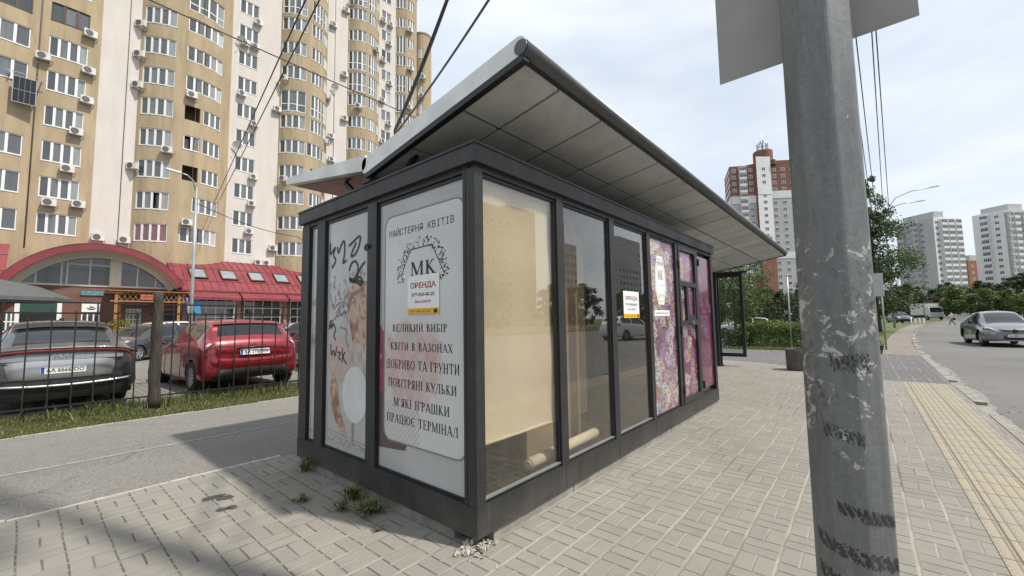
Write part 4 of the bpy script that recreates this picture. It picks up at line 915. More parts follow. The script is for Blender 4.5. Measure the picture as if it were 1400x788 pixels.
for l_ in loggia:
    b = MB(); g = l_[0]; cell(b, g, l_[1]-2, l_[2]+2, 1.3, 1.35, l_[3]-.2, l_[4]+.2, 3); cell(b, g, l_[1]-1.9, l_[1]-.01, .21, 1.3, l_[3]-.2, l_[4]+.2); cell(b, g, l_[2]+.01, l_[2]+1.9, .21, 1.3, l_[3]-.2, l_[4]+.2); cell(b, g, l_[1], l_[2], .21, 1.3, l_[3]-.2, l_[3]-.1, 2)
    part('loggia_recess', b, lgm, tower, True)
# windows: the hundred that show largest are parts of their own, the rest one mass
wins = [w for w in wins if w[4] < top.get(w[0], 53.)-.3]
def rank(w):
    x_, y_ = w[0].P((w[1]+w[2])/2); x1_, y1_ = w[0].P(w[1]); x2_, y2_ = w[0].P(w[2])
    v = Vector((x_, y_, (w[3]+w[4])/2))-CAM; z_ = v.dot(f); px_ = 700+F*v.dot(r2)/z_; py_ = 394-F*v.dot(u2)/z_
    nx_, ny_ = (y2_-y1_), -(x2_-x1_); vis = 1 if (nx_*v.x+ny_*v.y) < 0 else 0
    inside = (-40 < px_ < 585 and -30 < py_ < 360)
    return -(hypot(x2_-x1_, y2_-y1_)*(w[4]-w[3])/z_**2)*(1 if inside else .001)*(1 if vis else .01)
wins.sort(key=rank)
restf, restp = MB(), MB()
for i, w in enumerate(wins):
    g, t0, t1, za, zb, n_, fr_, pn_, rl, op, k = w
    if i < 98:
        fb, pm = tower_window(g, t0, t1, za, zb, n_, fr_, pn_, rl, open_leaf=op)
        wo_ = part('window', fb, M[fr_], tower, True); part('pane', pm, [M[pn_]], wo_, True)
    else: tower_window(g, t0, t1, za, zb, n_, fr_, pn_, rl, restf, restp)
rw_ = props(part('small_windows', restf, M['window_white'], tower, True), kind='stuff'); part('pane', restp, M['pane'], rw_, True)

# joints, drain pipes on the pink strips
b = MB(); b.tube([(3.25,TY-.03,8),(3.25,TY-.03,53)], .03, 6); b.tube([(23.3,TY-.03,8),(23.3,TY-.03,53)], .035, 6); b.tube([(-2.25,TY-.02,8),(-2.25,TY-.02,53)], .05, 6)
part('drain_pipe', b, mat('drain_pipe', (.16,.14,.12), .7), tower, True)

# air conditioners and dishes: fixed on brackets, each a thing of its own
def make_ac():
    t = thing('air_conditioner', (0,0,0), 'x', 'air conditioner', 'air conditioners on the apartment tower')
    b = MB(); b.box(-.42,.42,-.48,-.16,0,.58); b.box(-.425,.425,-.485,-.40,.54,.60); part('casing', b, M['ac_white'], t)
    b = MB(); b.lathe([(.0,-.488),(.235,-.488),(.25,-.50),(.26,-.488)], (-.10,0,.29), 'y', 20, False); part('fan_grille', b, mat('fan_grille', (.10,.10,.10), .6), t)
    b = MB(); b.box(-.36,-.30,-.46,0,-.05,-.005); b.box(.30,.36,-.46,0,-.05,-.005); b.box(-.36,-.30,-.04,0,-.3,-.05); b.box(.30,.36,-.04,0,-.3,-.05); b.tube([(.40,-.25,.1),(.5,-.15,.05),(.5,-.02,.0)], .03, 6); b.box(-.30,.30,-.035,0,-.29,-.25); part('bracket', b, M['steel'], t)
    return t
AC = make_ac(); ac_first = True
def place_ac(g, t_, z, label, sc=1.):
    global ac_first
    o = AC if ac_first else copy_tree(AC); ac_first = False
    x_, y_ = g.P(t_); o.location = (x_, y_-.01, z); o.scale = (sc, sc, sc)
    if isinstance(g, Arc): o.rotation_euler = (0, 0, R(t_))
    o['label'] = label; return o
ORD = ['first','second','third','fourth','fifth','sixth','seventh','eighth','ninth','tenth','eleventh','twelfth','thirteenth','fourteenth']
def lab(what, k, where): return '%s air conditioner, %s window row, %s' % (what, ORD[k], where)
for k, t_, dz in ((0,6.0,.25),(1,-3.6,-.30),(2,1.5,-.25),(3,3.6,.1),(4,6.6,.1),(5,-8.8,-.2),(5,6.6,-.25),(6,6.4,.1)):
    place_ac(g_A, t_, zf(k)-1.62-.62+dz if k != 0 else zf(0)+.75, lab('white', k, 'leftmost bay, '+('left side' if t_ < -5 else 'middle' if t_ < 4 else 'right side')))
place_ac(p1, 1.9, 9.1, 'dusty white air conditioner low on the pink strip left above the arch'); place_ac(p1, 3.62, 9.1, 'white air conditioner low on the pink strip beside the wine curtained window')
for k, t_, z_ in ((1,-46.5,zf(1)-.55+2.6),(5,-46,zf(4)+.75),(6,-46,zf(5)+.75),(7,-46,zf(6)+.75)): place_ac(g_B, t_, z_, lab('shaded white', min(k,8), 'left edge of the second bay'))
place_ac(g_B, -18, zf(2)+.2+.0+.62, 'white air conditioner with a drooping hose under a window of the second bay'); place_ac(g_B, .5, zf(0)+.15, 'white air conditioner under a slatted blind window above the street lamp')
place_ac(g_B, 0., zf(4)+.75, 'white air conditioner hung just above the open loggia of the second bay')
for k, xo, dz in ((1,13.75,-.2),(2,13.9,-.1),(2+1,14.0,-.1),(1-1,15.6,-1.2),(0,14.75,-1.25),(4+1,13.9,-.1),(6,12.6,-.1),(8,12.75,-.25),(8,13.75,-.15),(9,14.0,-.15)):
    zz = zf(k, 10.85, 3.085)-1.62-.62+dz if dz > -1 else 8.1
    place_ac(p2, xo, zz, lab('white', k, 'pink strip with windows') if dz > -1 else 'white air conditioner just above the red roof, '+('closer to the third bay' if xo > 15 else 'right below a pink strip window'), .95)
place_ac(p2, 16.2, 9.9, lab('white', 1, 'corner left of the third bay')); place_ac(p2, 16.25, 26.6, lab('white', 6, 'corner left of the third bay'))
for k, t_ in ((3,-46),(7,-50),(5,50),(7,56),(3,40)): place_ac(g_C, t_, zf(k)-1.62-.55, lab('small white', k, 'third bay, '+('its left side' if t_ < 0 else 'its right side')))
for k, xo in ((4,22.9),(5,22.8),(6,24.6),(8,24.5),(11,24.6),(12,24.5),(10,22.9)): place_ac(p3, xo, zf(k)-1.0, lab('small white', k, 'narrow pink strip, '+('near the fourth bay' if xo > 24 else 'near the third bay')))
for k, t_ in ((7,-30),(12,-45),(10,20)): place_ac(g_D, t_, zf(k)-1.6-.6, lab('small white', k, 'fourth bay'))
for k, xo in ((6,30.4),(7,31.4),(8,30.3),(9,31.5),(10,30.4),(11,31.4),(12,30.4),(12,31.6)): place_ac(p4, xo, zf(k)-2.3, lab('small white', k, 'pink strip near the sky, its '+('left side' if xo < 31 else 'right side')))
for k, t_ in ((8,-10),(10,-5),(12,-8)): place_ac(g_E, t_, zf(k)-1.6-.6, lab('tiny white', k, 'fifth bay'))
for k, t_ in ((5,-40),(7,-38),(8,-32),(9,-40),(10,-34)): place_ac(g_F, t_, zf(k)-1.6-.6, lab('tiny white', k, 'last bay against the sky'))
def make_dish():
    t = thing('satellite_dish', (0,0,0), 'x', 'satellite dish', 'satellite dishes on the apartment tower')
    b = MB(); b.lathe([(0,0),(.15,-.02),(.3,-.07),(.45,-.16),(.46,-.15),(.3,-.055),(0,.012)], (0,0,0), 'y', 24); me = b.mesh('reflector', M['ac_white']); me.transform(Matrix.Rotation(R(20),4,'X') @ Matrix.Rotation(R(-25),4,'Z')); me.transform(Matrix.Translation((0,-.35,.0))); part('reflector', me, None, t)
    b = MB(); b.tube([(0,0,-.1),(0,-.3,-.05)], .025, 6); b.tube([(0,-.35,-.35),(-.2,-.85,-.1)], .015, 6); b.box(-.24,-.16,-.9,-.82,-.13,-.05); part('mount', b, M['steel'], t)
    return t
DS = make_dish()
for i, (x_, z_, lb) in enumerate(((12.35,21.2,'white satellite dish below a middle window of the windowed pink strip'),(12.4,33.4,'white satellite dish near the top of the windowed pink strip'),(23.2,32.6,'white satellite dish on the narrow pink strip beside the third bay'))):
    o = DS if i == 0 else copy_tree(DS); o.location = (x_, TY, z_); o['label'] = lb
b = MB(); sp_ = thing('solar_panel', (-2.7,TY-.2,19.7), 'black solar panel hung upright on the left bay of the tower', 'solar panel')
pv = NT('solar_cells'); br = pv.n('ShaderNodeTexBrick'); br.offset = 0; pv.l(pv.obj(), br.inputs['Vector']); 
b.box(-.75,.45,-.62,-.55,-.0,2.1); part('cells', b, mat('solar_cells', (.006,.007,.014), .35, var=.2), sp_)
b = MB(); b.box(-.8,.5,-.63,-.54,2.1,2.15); b.box(-.8,.5,-.63,-.54,-.05,0); b.box(-.8,-.75,-.63,-.54,0,2.1); b.box(.45,.5,-.63,-.54,0,2.1); b.box(-.75,.45,-.628,-.62,1.03,1.06)
for i in range(1, 4): b.box(-.75+.3*i,-.75+.3*i+.012,-.627,-.62,0,2.1)
b.box(-.7,-.64,-.54,.3,.4,.46); b.box(.38,.44,-.54,.3,.4,.46); b.box(-.7,-.64,-.54,.3,1.8,1.86); b.box(.38,.44,-.54,.3,1.8,1.86); b.box(-1.2,1.0,-.45,-.40,2.5,2.54); b.box(-1.0,-.95,-.5,.3,2.3,2.54); b.box(.7,.75,-.5,.3,2.3,2.54)
part('rack', b, M['steel'], sp_)
# ------------------------------------------------------------------ restaurant with the red metal roof
def brick_mat(name, c1, c2, mortar):
    t = NT(name); p = t.pos(); x, y, z = t.xyz(p)[0:3]; b = t.n('ShaderNodeTexBrick'); t.l(t.comb(t.math('ADD', x, y), z, 0.), b.inputs['Vector'])
    b.inputs['Scale'].default_value = 1; b.inputs['Brick Width'].default_value = .25; b.inputs['Row Height'].default_value = .08; b.inputs['Mortar Size'].default_value = .010; b.inputs['Color1'].default_value = c1+(1,); b.inputs['Color2'].default_value = c2+(1,); b.inputs['Mortar'].default_value = mortar+(1,)
    c = t.mix(t.ramp(t.noise(p, .8, 5), [(.4,0.),(.7,.5)]), b.outputs['Color'], tuple(q*.6 for q in c1)); t.color(c); t.set(Roughness=.9); t.bump(b.outputs['Fac'], -.3, .01); return t.m
M['brick'] = brick_mat('red_brick', (.15,.06,.045), (.21,.085,.06), (.16,.13,.11))
M['red_roof'] = mat('red_roof', (.20,.034,.042), .5, var=.2, scale=1.2, dirt=.35)
M['cream'] = mat('cream_paint', (.55,.52,.45), .6, var=.08)
M['wood'] = mat('orange_wood', (.33,.15,.055), .6, var=.25, scale=8)
rest = thing('restaurant', (6,47,0), 'long brick restaurant with red metal roof, arched gable and cream windows', 'building')
RY = 44.6
b = MB(); b.box(-14,-3.3,RY,RY+.4,0,5.0); b.box(-3.3,7.1,RY+.7,RY+1.1,0,4.75); b.box(7.1,26,RY,RY+.4,0,4.6); b.box(-14,26,RY+1.1,TY-.2,0,4.4); part('brick_wall', b, M['brick'], rest, True)
# mansard roof, standing seams every .6 m
def roof_strip(x0, x1):
    b = MB(); P = []; prof = [(RY-.35,4.62),(RY+.1,4.95),(RY+1.5,5.95),(RY+3.2,7.15),(RY+4.6,7.85),(TY-.02,8.2)]
    for y_, z_ in prof: P.append([(x0,y_,z_),(x1,y_,z_)])
    b.grid(P, smooth=True); b.grid([[(q[0],q[1],q[2]-.1) for q in row] for row in P], flip=True)
    b.box(x0,x1,RY-.37,RY-.30,4.50,4.66)
    for i in range(int((x1-x0)/.62)):
        x_ = x0+.3+i*.62
        for (ya,za),(yb,zb) in zip(prof, prof[1:]): b.bar((x_,ya,za+.02),(x_,yb,zb+.02),.025,.07)
    for s_ in (.36,.68):
        y_ = RY+5*s_; z_ = 4.95+3.4*s_-.05
    b.bar((x0,RY+1.0,5.63),(x1,RY+1.0,5.63),.03,.03); b.bar((x0,RY+3.0,7.03),(x1,RY+3.0,7.03),.03,.03)
    return b
part('metal_roof', roof_strip(6.6,26), M['red_roof'], rest, True); part('metal_roof', roof_strip(-14,-3.0), M['red_roof'], rest, True)
# arch: barrel roof standing forward of the wall
ACX, ACZ, AR = 1.9, 1.95, 6.0; AY = 43.6
A0_ = asin(3.0/6.0); an = [A0_+(pi-2*A0_)*i/36 for i in range(37)]
b = MB(); o_ = [(ACX+AR*cos(a), ACZ+AR*sin(a)) for a in an]; i_ = [(ACX+(AR-.52)*cos(a), ACZ+(AR-.52)*sin(a)) for a in an]
b.grid([[(x_,AY,z_) for x_,z_ in o_],[(x_,TY-.05,z_) for x_,z_ in o_]]); b.grid([[(x_,AY,z_) for x_,z_ in i_],[(x_,AY,z_) for x_,z_ in o_]], smooth=False); 
for k in range(1, 10):
    y_ = AY+k*.62
b.grid([[(x_,AY-.03,z_+.0) for x_,z_ in o_],[(x_,AY-.03,z_+.05) for x_,z_ in o_]], smooth=False)
part('arch_roof', clean(b.mesh('arch_roof', M['red_roof'])), None, rest, True)
b = MB(); j_ = [(ACX+(AR-.54)*cos(a), ACZ+(AR-.54)*sin(a)) for a in an]; b.grid([[(x_,AY+.04,z_) for x_,z_ in j_],[(x_,RY+1.0,z_) for x_,z_ in j_]], flip=True)
k_ = [(ACX+(AR-.98)*cos(a), ACZ+(AR-.98)*sin(a)) for a in an]; b.grid([[(x_,RY+.55,z_) for x_,z_ in k_],[(x_,RY+.55,z_) for x_,z_ in j_]], smooth=False)
part('arch_soffit', clean(b.mesh('arch_soffit', M['cream'])), None, rest, True)
gz = RY+.68
def archz(x_, rr): return ACZ+sqrt(max(0, rr*rr-(x_-ACX)**2))
b = MB(); N_ = 30; xs = [ACX-4.55+9.1*i/N_ for i in range(N_+1)]; RI = AR-.97
b.grid([[(x_,gz+.1,4.72) for x_ in xs],[(x_,gz+.1,max(4.73, archz(x_, RI))) for x_ in xs]], smooth=False)
gw = part('gable_window', MB().box(ACX-4.6,ACX+4.6,gz-.04,gz+.12,4.66,4.80).box(2.55,3.15,gz-.03,gz+.13,4.8,archz(2.85,RI)), M['cream'], rest, True)
part('pane', b, M['dark_pane'], gw, True)
b = MB()
for x_ in (-1.55,-.25,.05,1.30,2.5,4.15,5.35): b.box(x_-.05,x_+.05,gz-.02,gz+.1,4.8,max(4.9, archz(x_, RI-.02)))
b.box(.05,2.5,gz-.018,gz+.1,6.35,6.43)
part('mullion', b, M['cream'], gw, True)
b = MB()
for i in range(7): b.box(1.35,2.45,gz+.093,gz+.097,4.95+.2*i,5.0+.2*i); b.box(-1.5,-.3,gz+.093,gz+.097,4.95+.16*i,4.99+.16*i)
part('blind_slat', b, mat('dim_blind', (.10,.11,.10), .6), gw, True)
# shop front under the arch
WY = RY+.70
b = MB(); b.box(-2.45,-.1,WY-.06,WY-.003,3.55,3.85); b.box(-.35,-.1,WY-.06,WY-.003,0,3.55); b.box(-2.45,-2.2,WY-.06,WY-.003,0,3.55); dr = part('white_doorway', b, M['window_white'], rest, True)
b = MB(); b.box(-2.2,-.35,WY-.03,WY-.004,0,3.55); part('opening', b, mat('dark_opening', (.012,.015,.012), .4), dr, True)
b = MB(); b.box(-2.2,-.35,WY-.045,WY-.031,2.6,3.5); part('green_blind', b, mat('green_blind', (.02,.06,.045), .6), dr, True)
def grid_window(name, x0, x1, z0, z1, nx, nz, y, par, frame='cream', pane='dark_pane', fw=.07, bw=.04):
    b = MB(); b.box(x0,x1,y-.07,y,z0,z0+fw); b.box(x0,x1,y-.07,y,z1-fw,z1); b.box(x0,x0+fw,y-.07,y,z0+fw,z1-fw); b.box(x1-fw,x1,y-.07,y,z0+fw,z1-fw)
    for i in range(1, nx): xx = x0+(x1-x0)*i/nx; b.box(xx-bw,xx+bw,y-.06,y-.005,z0+fw,z1-fw)
    for i in range(1, nz): zz = z0+(z1-z0)*i/nz; b.box(x0+fw,x1-fw,y-.055,y-.008,zz-bw,zz+bw)
    w = part(name, b, M[frame], par, True); p_ = MB()
    for i in range(nx):
        for j in range(nz): p_.add([(x0+(x1-x0)*i/nx+.02,y-.03,z0+(z1-z0)*j/nz+.02),(x0+(x1-x0)*(i+1)/nx-.02,y-.03,z0+(z1-z0)*j/nz+.02),(x0+(x1-x0)*(i+1)/nx-.02,y-.03,z0+(z1-z0)*(j+1)/nz-.02),(x0+(x1-x0)*i/nx+.02,y-.03,z0+(z1-z0)*(j+1)/nz-.02)], [(0,1,2,3)])
    part('pane', p_, M[pane], w, True); return w
grid_window('glass_door', .95,2.0,.2,2.55,3,3,WY-.005,rest,'window_white')
grid_window('lattice_window', 3.55,4.5,1.1,2.9,4,4,WY-.005,rest)
grid_window('white_window', -3.0,-2.35,.5,2.6,3,3,WY-.08,rest,'window_white')
b = MB(); b.box(5.7,7.0,WY-.08,WY-.004,0,.1); b.box(5.65,5.78,WY-.08,WY-.004,.1,2.9); b.box(6.92,7.05,WY-.08,WY-.004,.1,2.9); b.box(5.78,6.92,WY-.08,WY-.004,2.78,2.9); dd_ = part('dark_door', b, M['wood'], rest, True)
b = MB(); b.box(5.78,6.92,WY-.04,WY-.005,.1,2.78); part('opening', b, M['black'], dd_, True)
for x0, x1 in ((8.15,11.2),(12.0,15.35),(16.3,19.3),(20.2,23.4)): grid_window('shop_window', x0, x1, .4, 3.9, 4, 4, RY-.004, rest)
plm = mat('pilaster', (.30,.17,.13), .9, var=.2)
for x_ in (7.35,11.55,15.8,19.75): b = MB(); b.box(x_-.16,x_+.16,RY-.14,RY-.004,0,4.3); part('pilaster', b, plm, rest, True)
aw = MB()
for x0, x1 in ((7.4,11.4),(11.55,15.65),(15.8,19.7),(19.85,24)):
    a_ = MB(); a_.add([(x0,RY-.30,4.48),(x1,RY-.30,4.48),(x1,RY-1.3,3.98),(x0,RY-1.3,3.98),(x0,RY-.30,4.40),(x1,RY-.30,4.40),(x1,RY-1.3,3.90),(x0,RY-1.3,3.90),(x0,RY-1.3,3.72),(x1,RY-1.3,3.72)], [(0,3,2,1),(4,5,6,7),(0,4,7,3),(1,2,6,5),(3,8,9,2)])
    part('awning', a_, M['red_roof'], rest, True)
for i, px_ in enumerate((7.95,10.45,12.95,15.4,17.9,20.4)):
    w = MB(); y0, z0, y1, z1 = RY+1.25, 5.83, RY+2.75, 6.90
    def tilt(x_, s_, d): return (x_, y0+(y1-y0)*s_-d*.58, z0+(z1-z0)*s_+d*.81)
    def tb(b, xa, xb, sa, sb, d0, d1):
        vs = [tilt(x_, s_, d) for d in (d0, d1) for x_, s_ in ((xa,sa),(xb,sa),(xb,sb),(xa,sb))]; b.add(vs, [(0,3,2,1),(4,5,6,7),(0,1,5,4),(1,2,6,5),(2,3,7,6),(3,0,4,7)])
    tb(w, px_, px_+1.35, 0, .09, 0, .12); tb(w, px_, px_+1.35, .91, 1, 0, .12); tb(w, px_, px_+.09, .09, .91, 0, .12); tb(w, px_+1.26, px_+1.35, .09, .91, 0, .12)
    sk_ = part('skylight', w, M['window_brown'], rest, True); q = MB(); tb(q, px_+.09, px_+1.26, .09, .91, .05, .07); part('pane', q, mat('skylight_pane', (.24,.26,.28), .2, var=.2, scale=2), sk_, True)
w = MB(); b = MB(); b.box(-4.5,-3.2,RY+.9,RY+.95,5.9,6.6)
# signs
b = MB(); b.box(.85,2.15,WY-.10,WY-.02,3.95,4.30); s1 = part('teal_sign', b, mat('teal_sign', (.10,.22,.25), .5, var=.4, scale=6), rest, True)
b = MB(); b.box(.95,2.0,WY-.10,WY-.02,2.62,3.30); s2 = part('white_sign', b, M['window_white'], rest, True)
def FW(a, b_, d): return (a, WY-.10-d, b_)
b = MB(); flat(b, smooth2([(1.2,3.0),(1.3,2.82),(1.5,2.76),(1.7,2.82),(1.8,3.0),(1.68,2.92),(1.5,2.88),(1.32,2.92)], 1), FW, .004); b.prism([(1.38,2.95),(1.62,2.95),(1.62,3.06),(1.38,3.06)], FW, .001, .005); part('emblem', b, M['black_ink'], s2, True)
# timber porch with lattice fascia
pg = thing('timber_porch', (4.7,43.9,0), 'orange timber porch with lattice fascia beneath the arch', 'porch')
b = MB()
for x_, y_ in ((2.75,43.7),(3.05,44.6),(6.75,43.7)): b.box(x_-.09,x_+.09,y_-.09,y_+.09,0,4.1)
b.box(2.4,7.2,43.60,43.72,3.42,3.52); b.box(2.4,7.2,43.60,43.72,4.18,4.28); b.box(2.2,7.3,43.4,45.2,4.28,4.34)
part('timber_frame', b, M['wood'], pg, True)
b = MB()
for i in range(13):
    for s_ in (-1, 1): b.bar((2.75+.33*i,43.66+.012*s_,3.52 if s_ > 0 else 4.18),(2.75+.33*i+.33,43.66+.012*s_,4.18 if s_ > 0 else 3.52),.05,.02)
part('lattice', b, mat('pale_wood', (.45,.27,.12), .6), pg, True)
b = MB(); b.box(4.2,5.6,43.56,43.60,3.62,4.08); sb_ = part('name_board', b, M['wood'], pg, True)
def FP(a, b_, d): return (a, 43.56-d, b_)
b = MB()
for i in range(9): stroke(b, smooth2([(4.3+.135*i,3.75),(4.34+.135*i,3.95),(4.38+.135*i,3.78),(4.41+.135*i,3.92)], 1), FP, .05, .004)
part('red_script', b, mat('red_script', (.42,.02,.02), .5), sb_, True)
# flags on short poles by the right foot of the arch
for x_, cs_, lb in ((7.15,((.02,.03,.16),(.35,.33,.33),(.30,.03,.05)),'small blue white red flag hanging at the right foot of the arch'),(7.75,((.05,.22,.42),(.05,.22,.42),(.07,.27,.48)),'light blue flag hanging beside the street lamp')):
    t = thing('flag', (x_,43.7,3.5), lb, 'flag'); b = MB(); b.tube([(x_-.1,44.6,3.2),(x_-.1,43.6,4.05)], .025, 6); part('pole', b, M['window_white'], t, True)
    b = MB(); 
    for j in range(3):
        P = [[(x_-.1+.17*j+.17*i/3+.25*s_/6, 43.62+.05*sin(i+j*3+s_*.8), 4.0-.32*s_*.9-.12*j) for i in range(4)] for s_ in range(6)]; b.grid(P, mi=j)
    part('cloth', b, [mat('flag_cloth', c_, .8) for c_ in cs_], t, True)
# grey parasol, flower bushes in front
t = thing('parasol', (-3.0,38.5,0), 'large grey parasol open above the terrace left of the arch', 'parasol')
b = MB(); b.tube([(-3.0,38.5,0),(-3.0,38.5,4.35)], .05, 8); part('pole', b, M['steel'], t, True)
b = MB(); P = []
for k, (rr, z_) in enumerate(((.02,4.45),(1.6,4.05),(3.1,3.30),(3.12,3.08))): P.append([(-3.0+rr*cos(2*pi*i/8), 38.5+rr*sin(2*pi*i/8), z_) for i in range(9)])
b.grid(P, smooth=False); part('canopy', b, mat('parasol_cloth', (.085,.09,.09), .85), t, True)
# ------------------------------------------------------------------ cars
def paint(name, col, metal=.35, rough=.32): 
    t = NT(name); t.color(col); t.set(Metallic=metal, Roughness=rough); t.b.inputs['Coat Weight'].default_value = 1.; t.b.inputs['Coat Roughness'].default_value = .04; return t.m
CP = {'graphite': paint('paint_graphite', (.095,.098,.10), .6), 'red': paint('paint_red', (.20,.006,.012), .3), 'white': paint('paint_white', (.70,.70,.70), 0.), 'dark': paint('paint_dark', (.045,.046,.048), .4),
      'silver': paint('paint_silver', (.40,.41,.42), .7), 'black': paint('paint_black', (.012,.012,.014), .1), 'grey': paint('paint_grey', (.20,.205,.21), .6), 'bronze': paint('paint_bronze', (.22,.21,.19), .6), 'blue': paint('paint_blue', (.05,.07,.11), .4)}
M['car_glass'] = mat('car_glass', (.014,.016,.018), .05, var=.1, coat=.25, world=False)
M['tail_red'] = mat('tail_red', (.30,.035,.04), .1, coat=1., world=False); M['lamp_clear'] = mat('lamp_clear', (.55,.55,.56), .1, metal=.3, coat=1., world=False); M['trim_black'] = mat('trim_black', (.018,.018,.019), .55, world=False)
M['chrome'] = mat('chrome', (.72,.73,.74), .15, metal=.9, world=False); M['alloy'] = mat('alloy', (.42,.43,.44), .3, metal=.7, world=False); M['plate'] = mat('plate_white', (.78,.78,.76), .4, world=False); M['plate_blue'] = mat('plate_blue', (.02,.08,.38), .4, world=False)
def cr(p0, p1, p2, p3, t):
    return [.5*((2*b)+(-a+c)*t+(2*a-5*b+4*c-d)*t*t+(-a+3*b-3*c+d)*t**3) for a, b, c, d in zip(p0, p1, p2, p3)]
class Loft:
    """car skin: stations along x (rear 0 to front L); each (x, zb,wb, zm,wm, zs,ws, zt,wt, zc)"""
    def __init__(s, st): s.st = st; s.n = len(st)
    def station(s, u_):
        i = min(int(u_), s.n-2); t = u_-i; g = lambda k: s.st[max(0, min(s.n-1, k))]
        q = cr(g(i-1), g(i), g(i+1), g(i+2), t); lo = [min(a, b)-.012 for a, b in zip(g(i), g(i+1))]; hi = [max(a, b)+.012 for a, b in zip(g(i), g(i+1))]
        return [max(l_, min(h_, v)) for v, l_, h_ in zip(q, lo, hi)]
    def pt(s, u_, v):
        x, zb, wb, zm, wm, zs, ws, zt, wt, zc = s.station(u_); sg = 1 if v >= 0 else -1; v = abs(v)
        # v: 0 top centre, 1 top edge, 2 shoulder, 3 widest, 4 sill, 5 bottom centre
        P = [(-wt*.9, zc-(zc-zt)*.25), (0, zc), (wt, zt), (ws, zs), (wm, zm), (wb, zb), (0, zb)]
        P = [(-wt, zt), (0, zc), (wt, zt), (ws, zs), (wm, zm), (wb, zb), (0, zb), (-wb, zb)]
        i = min(int(v), 4); t = v-i; p1, p2 = P[i+1], P[i+2]; p0, p3 = P[i], P[min(i+3, 7)]
        if i == 0: y = p1[0]+(p2[0]-p1[0])*t; z = p1[1]+(p2[1]-p1[1])*(t*t*(.55+.45*t))
        elif i == 4: y = p1[0]+(p2[0]-p1[0])*t; z = p1[1]
        else:
            k = .45 if i == 1 else .8
            c = cr(p0, p1, p2, p3, t); y = (1-k)*(p1[0]+(p2[0]-p1[0])*t)+k*c[0]; z = (1-k)*(p1[1]+(p2[1]-p1[1])*t)+k*c[1]
        return Vector((x, sg*y, z))
    def nrm(s, u_, v):
        e = .02; a = s.pt(min(s.n-1, u_+e), v)-s.pt(max(0, u_-e), v); c = s.pt(u_, v+e)-s.pt(u_, v-e); n_ = a.cross(c)
        n_ = n_.normalized() if n_.length > 1e-9 else Vector((0,0,1)); p_ = s.pt(u_, v); ctr = Vector((max(.8, min(s.st[-1][0]-.8, p_.x)), 0, .75))
        return n_ if n_.dot(p_-ctr) > 0 else -n_
    def skin(s, b, du=5, dv=4):
        US = [i/du for i in range((s.n-1)*du+1)]; VS = [-5+i/dv for i in range(10*dv+1)]
        rows = [[s.pt(u_, v) for v in VS[:-1]] for u_ in US]; n_ = len(VS)-1; base = len(b.v)
        for r_ in rows: b.v += [tuple(q) for q in r_]
        for i in range(len(rows)-1):
            for j in range(n_): b.f.append((base+i*n_+j, base+i*n_+(j+1)%n_, base+(i+1)*n_+(j+1)%n_, base+(i+1)*n_+j)); b.m.append(0); b.sm.append(True)
        b.f.append(tuple(base+j for j in range(n_))[::-1]); b.m.append(0); b.sm.append(True)
        k = base+(len(rows)-1)*n_; b.f.append(tuple(k+j for j in range(n_))); b.m.append(0); b.sm.append(True)
    def patch(s, b, quad, off=.006, nu=8, nv=5, mi=0):
        """quad: four (u,v) corners, bilinear"""
        (a0, a1, a2, a3) = quad; P = []
        for i in range(nu+1):
            t = i/nu; row = []
            for j in range(nv+1):
                w = j/nv; u_ = (1-w)*((1-t)*a0[0]+t*a1[0])+w*((1-t)*a3[0]+t*a2[0]); v = (1-w)*((1-t)*a0[1]+t*a1[1])+w*((1-t)*a3[1]+t*a2[1]); row.append(s.pt(u_, v)+s.nrm(u_, v)*off)
            P.append(row)
        b.grid(P, mi=mi)
def wheel(b_t, b_r, c, rr, side, w=.20, spokes=5):
    y0 = c[1]
    prof = [(rr*.62,-w/2),(rr*.93,-w/2),(rr*.99,-w/2+.02),(rr,-w/2+.04),(rr,w/2-.04),(rr*.99,w/2-.02),(rr*.93,w/2),(rr*.62,w/2)]
    b_t.lathe(prof, c, 'y', 28); b_t.lathe([(0,-side*w*.1),(rr*.64,-side*w*.1)], c, 'y', 28)
    s_ = side
    b_r.lathe([(rr*.60,s_*w*.30),(rr*.66,s_*(w/2-.004)),(rr*.68,s_*(w/2+.002)),(rr*.60,s_*w*.42),(rr*.56,s_*w*.30)], c, 'y', 28)
    b_r.lathe([(0,s_*w*.43),(rr*.13,s_*w*.42),(rr*.16,s_*w*.30)], c, 'y', 16)
    for k in range(spokes):
        for da in (-.14, .14):
            a = 2*pi*k/spokes+da+.3; a2_ = 2*pi*k/spokes+da*1.5+.3
            b_r.bar((c[0]+rr*.10*cos(a), c[1]+s_*w*.38, c[2]+rr*.10*sin(a)), (c[0]+rr*.62*cos(a2_), c[1]+s_*w*.42, c[2]+rr*.62*sin(a2_)), rr*.10, .03, up=(0,1,0))
def plate(par, txt, x, z, face, w=.52, h=.112, y=0., tilt=0.):
    """number plate; face -1 rear, +1 front"""
    def fr(a, b_, d): return (x+face*d+tilt*b_, y+face*a, z+b_)
    b = MB(); b.prism(rrect(-w/2, w/2, -h/2, h/2, .012, 3), fr, 0, .012); p = part('license_plate', b, M['plate'], par)
    b = MB(); b.prism([(-w/2+.004,-h/2+.004),(-w/2+.044,-h/2+.004),(-w/2+.044,h/2-.004),(-w/2+.004,h/2-.004)], fr, .0125, .0135); part('blue_band', b, M['plate_blue'], p)
    b = MB(); vs, fs = font_mesh(txt, .012); put2d(b, vs, fs, fr, -w/2+.06, w/2-.02, -h*.30, h*.30, .014); part('plate_lettering', b, M['black_ink'], p)
    return p
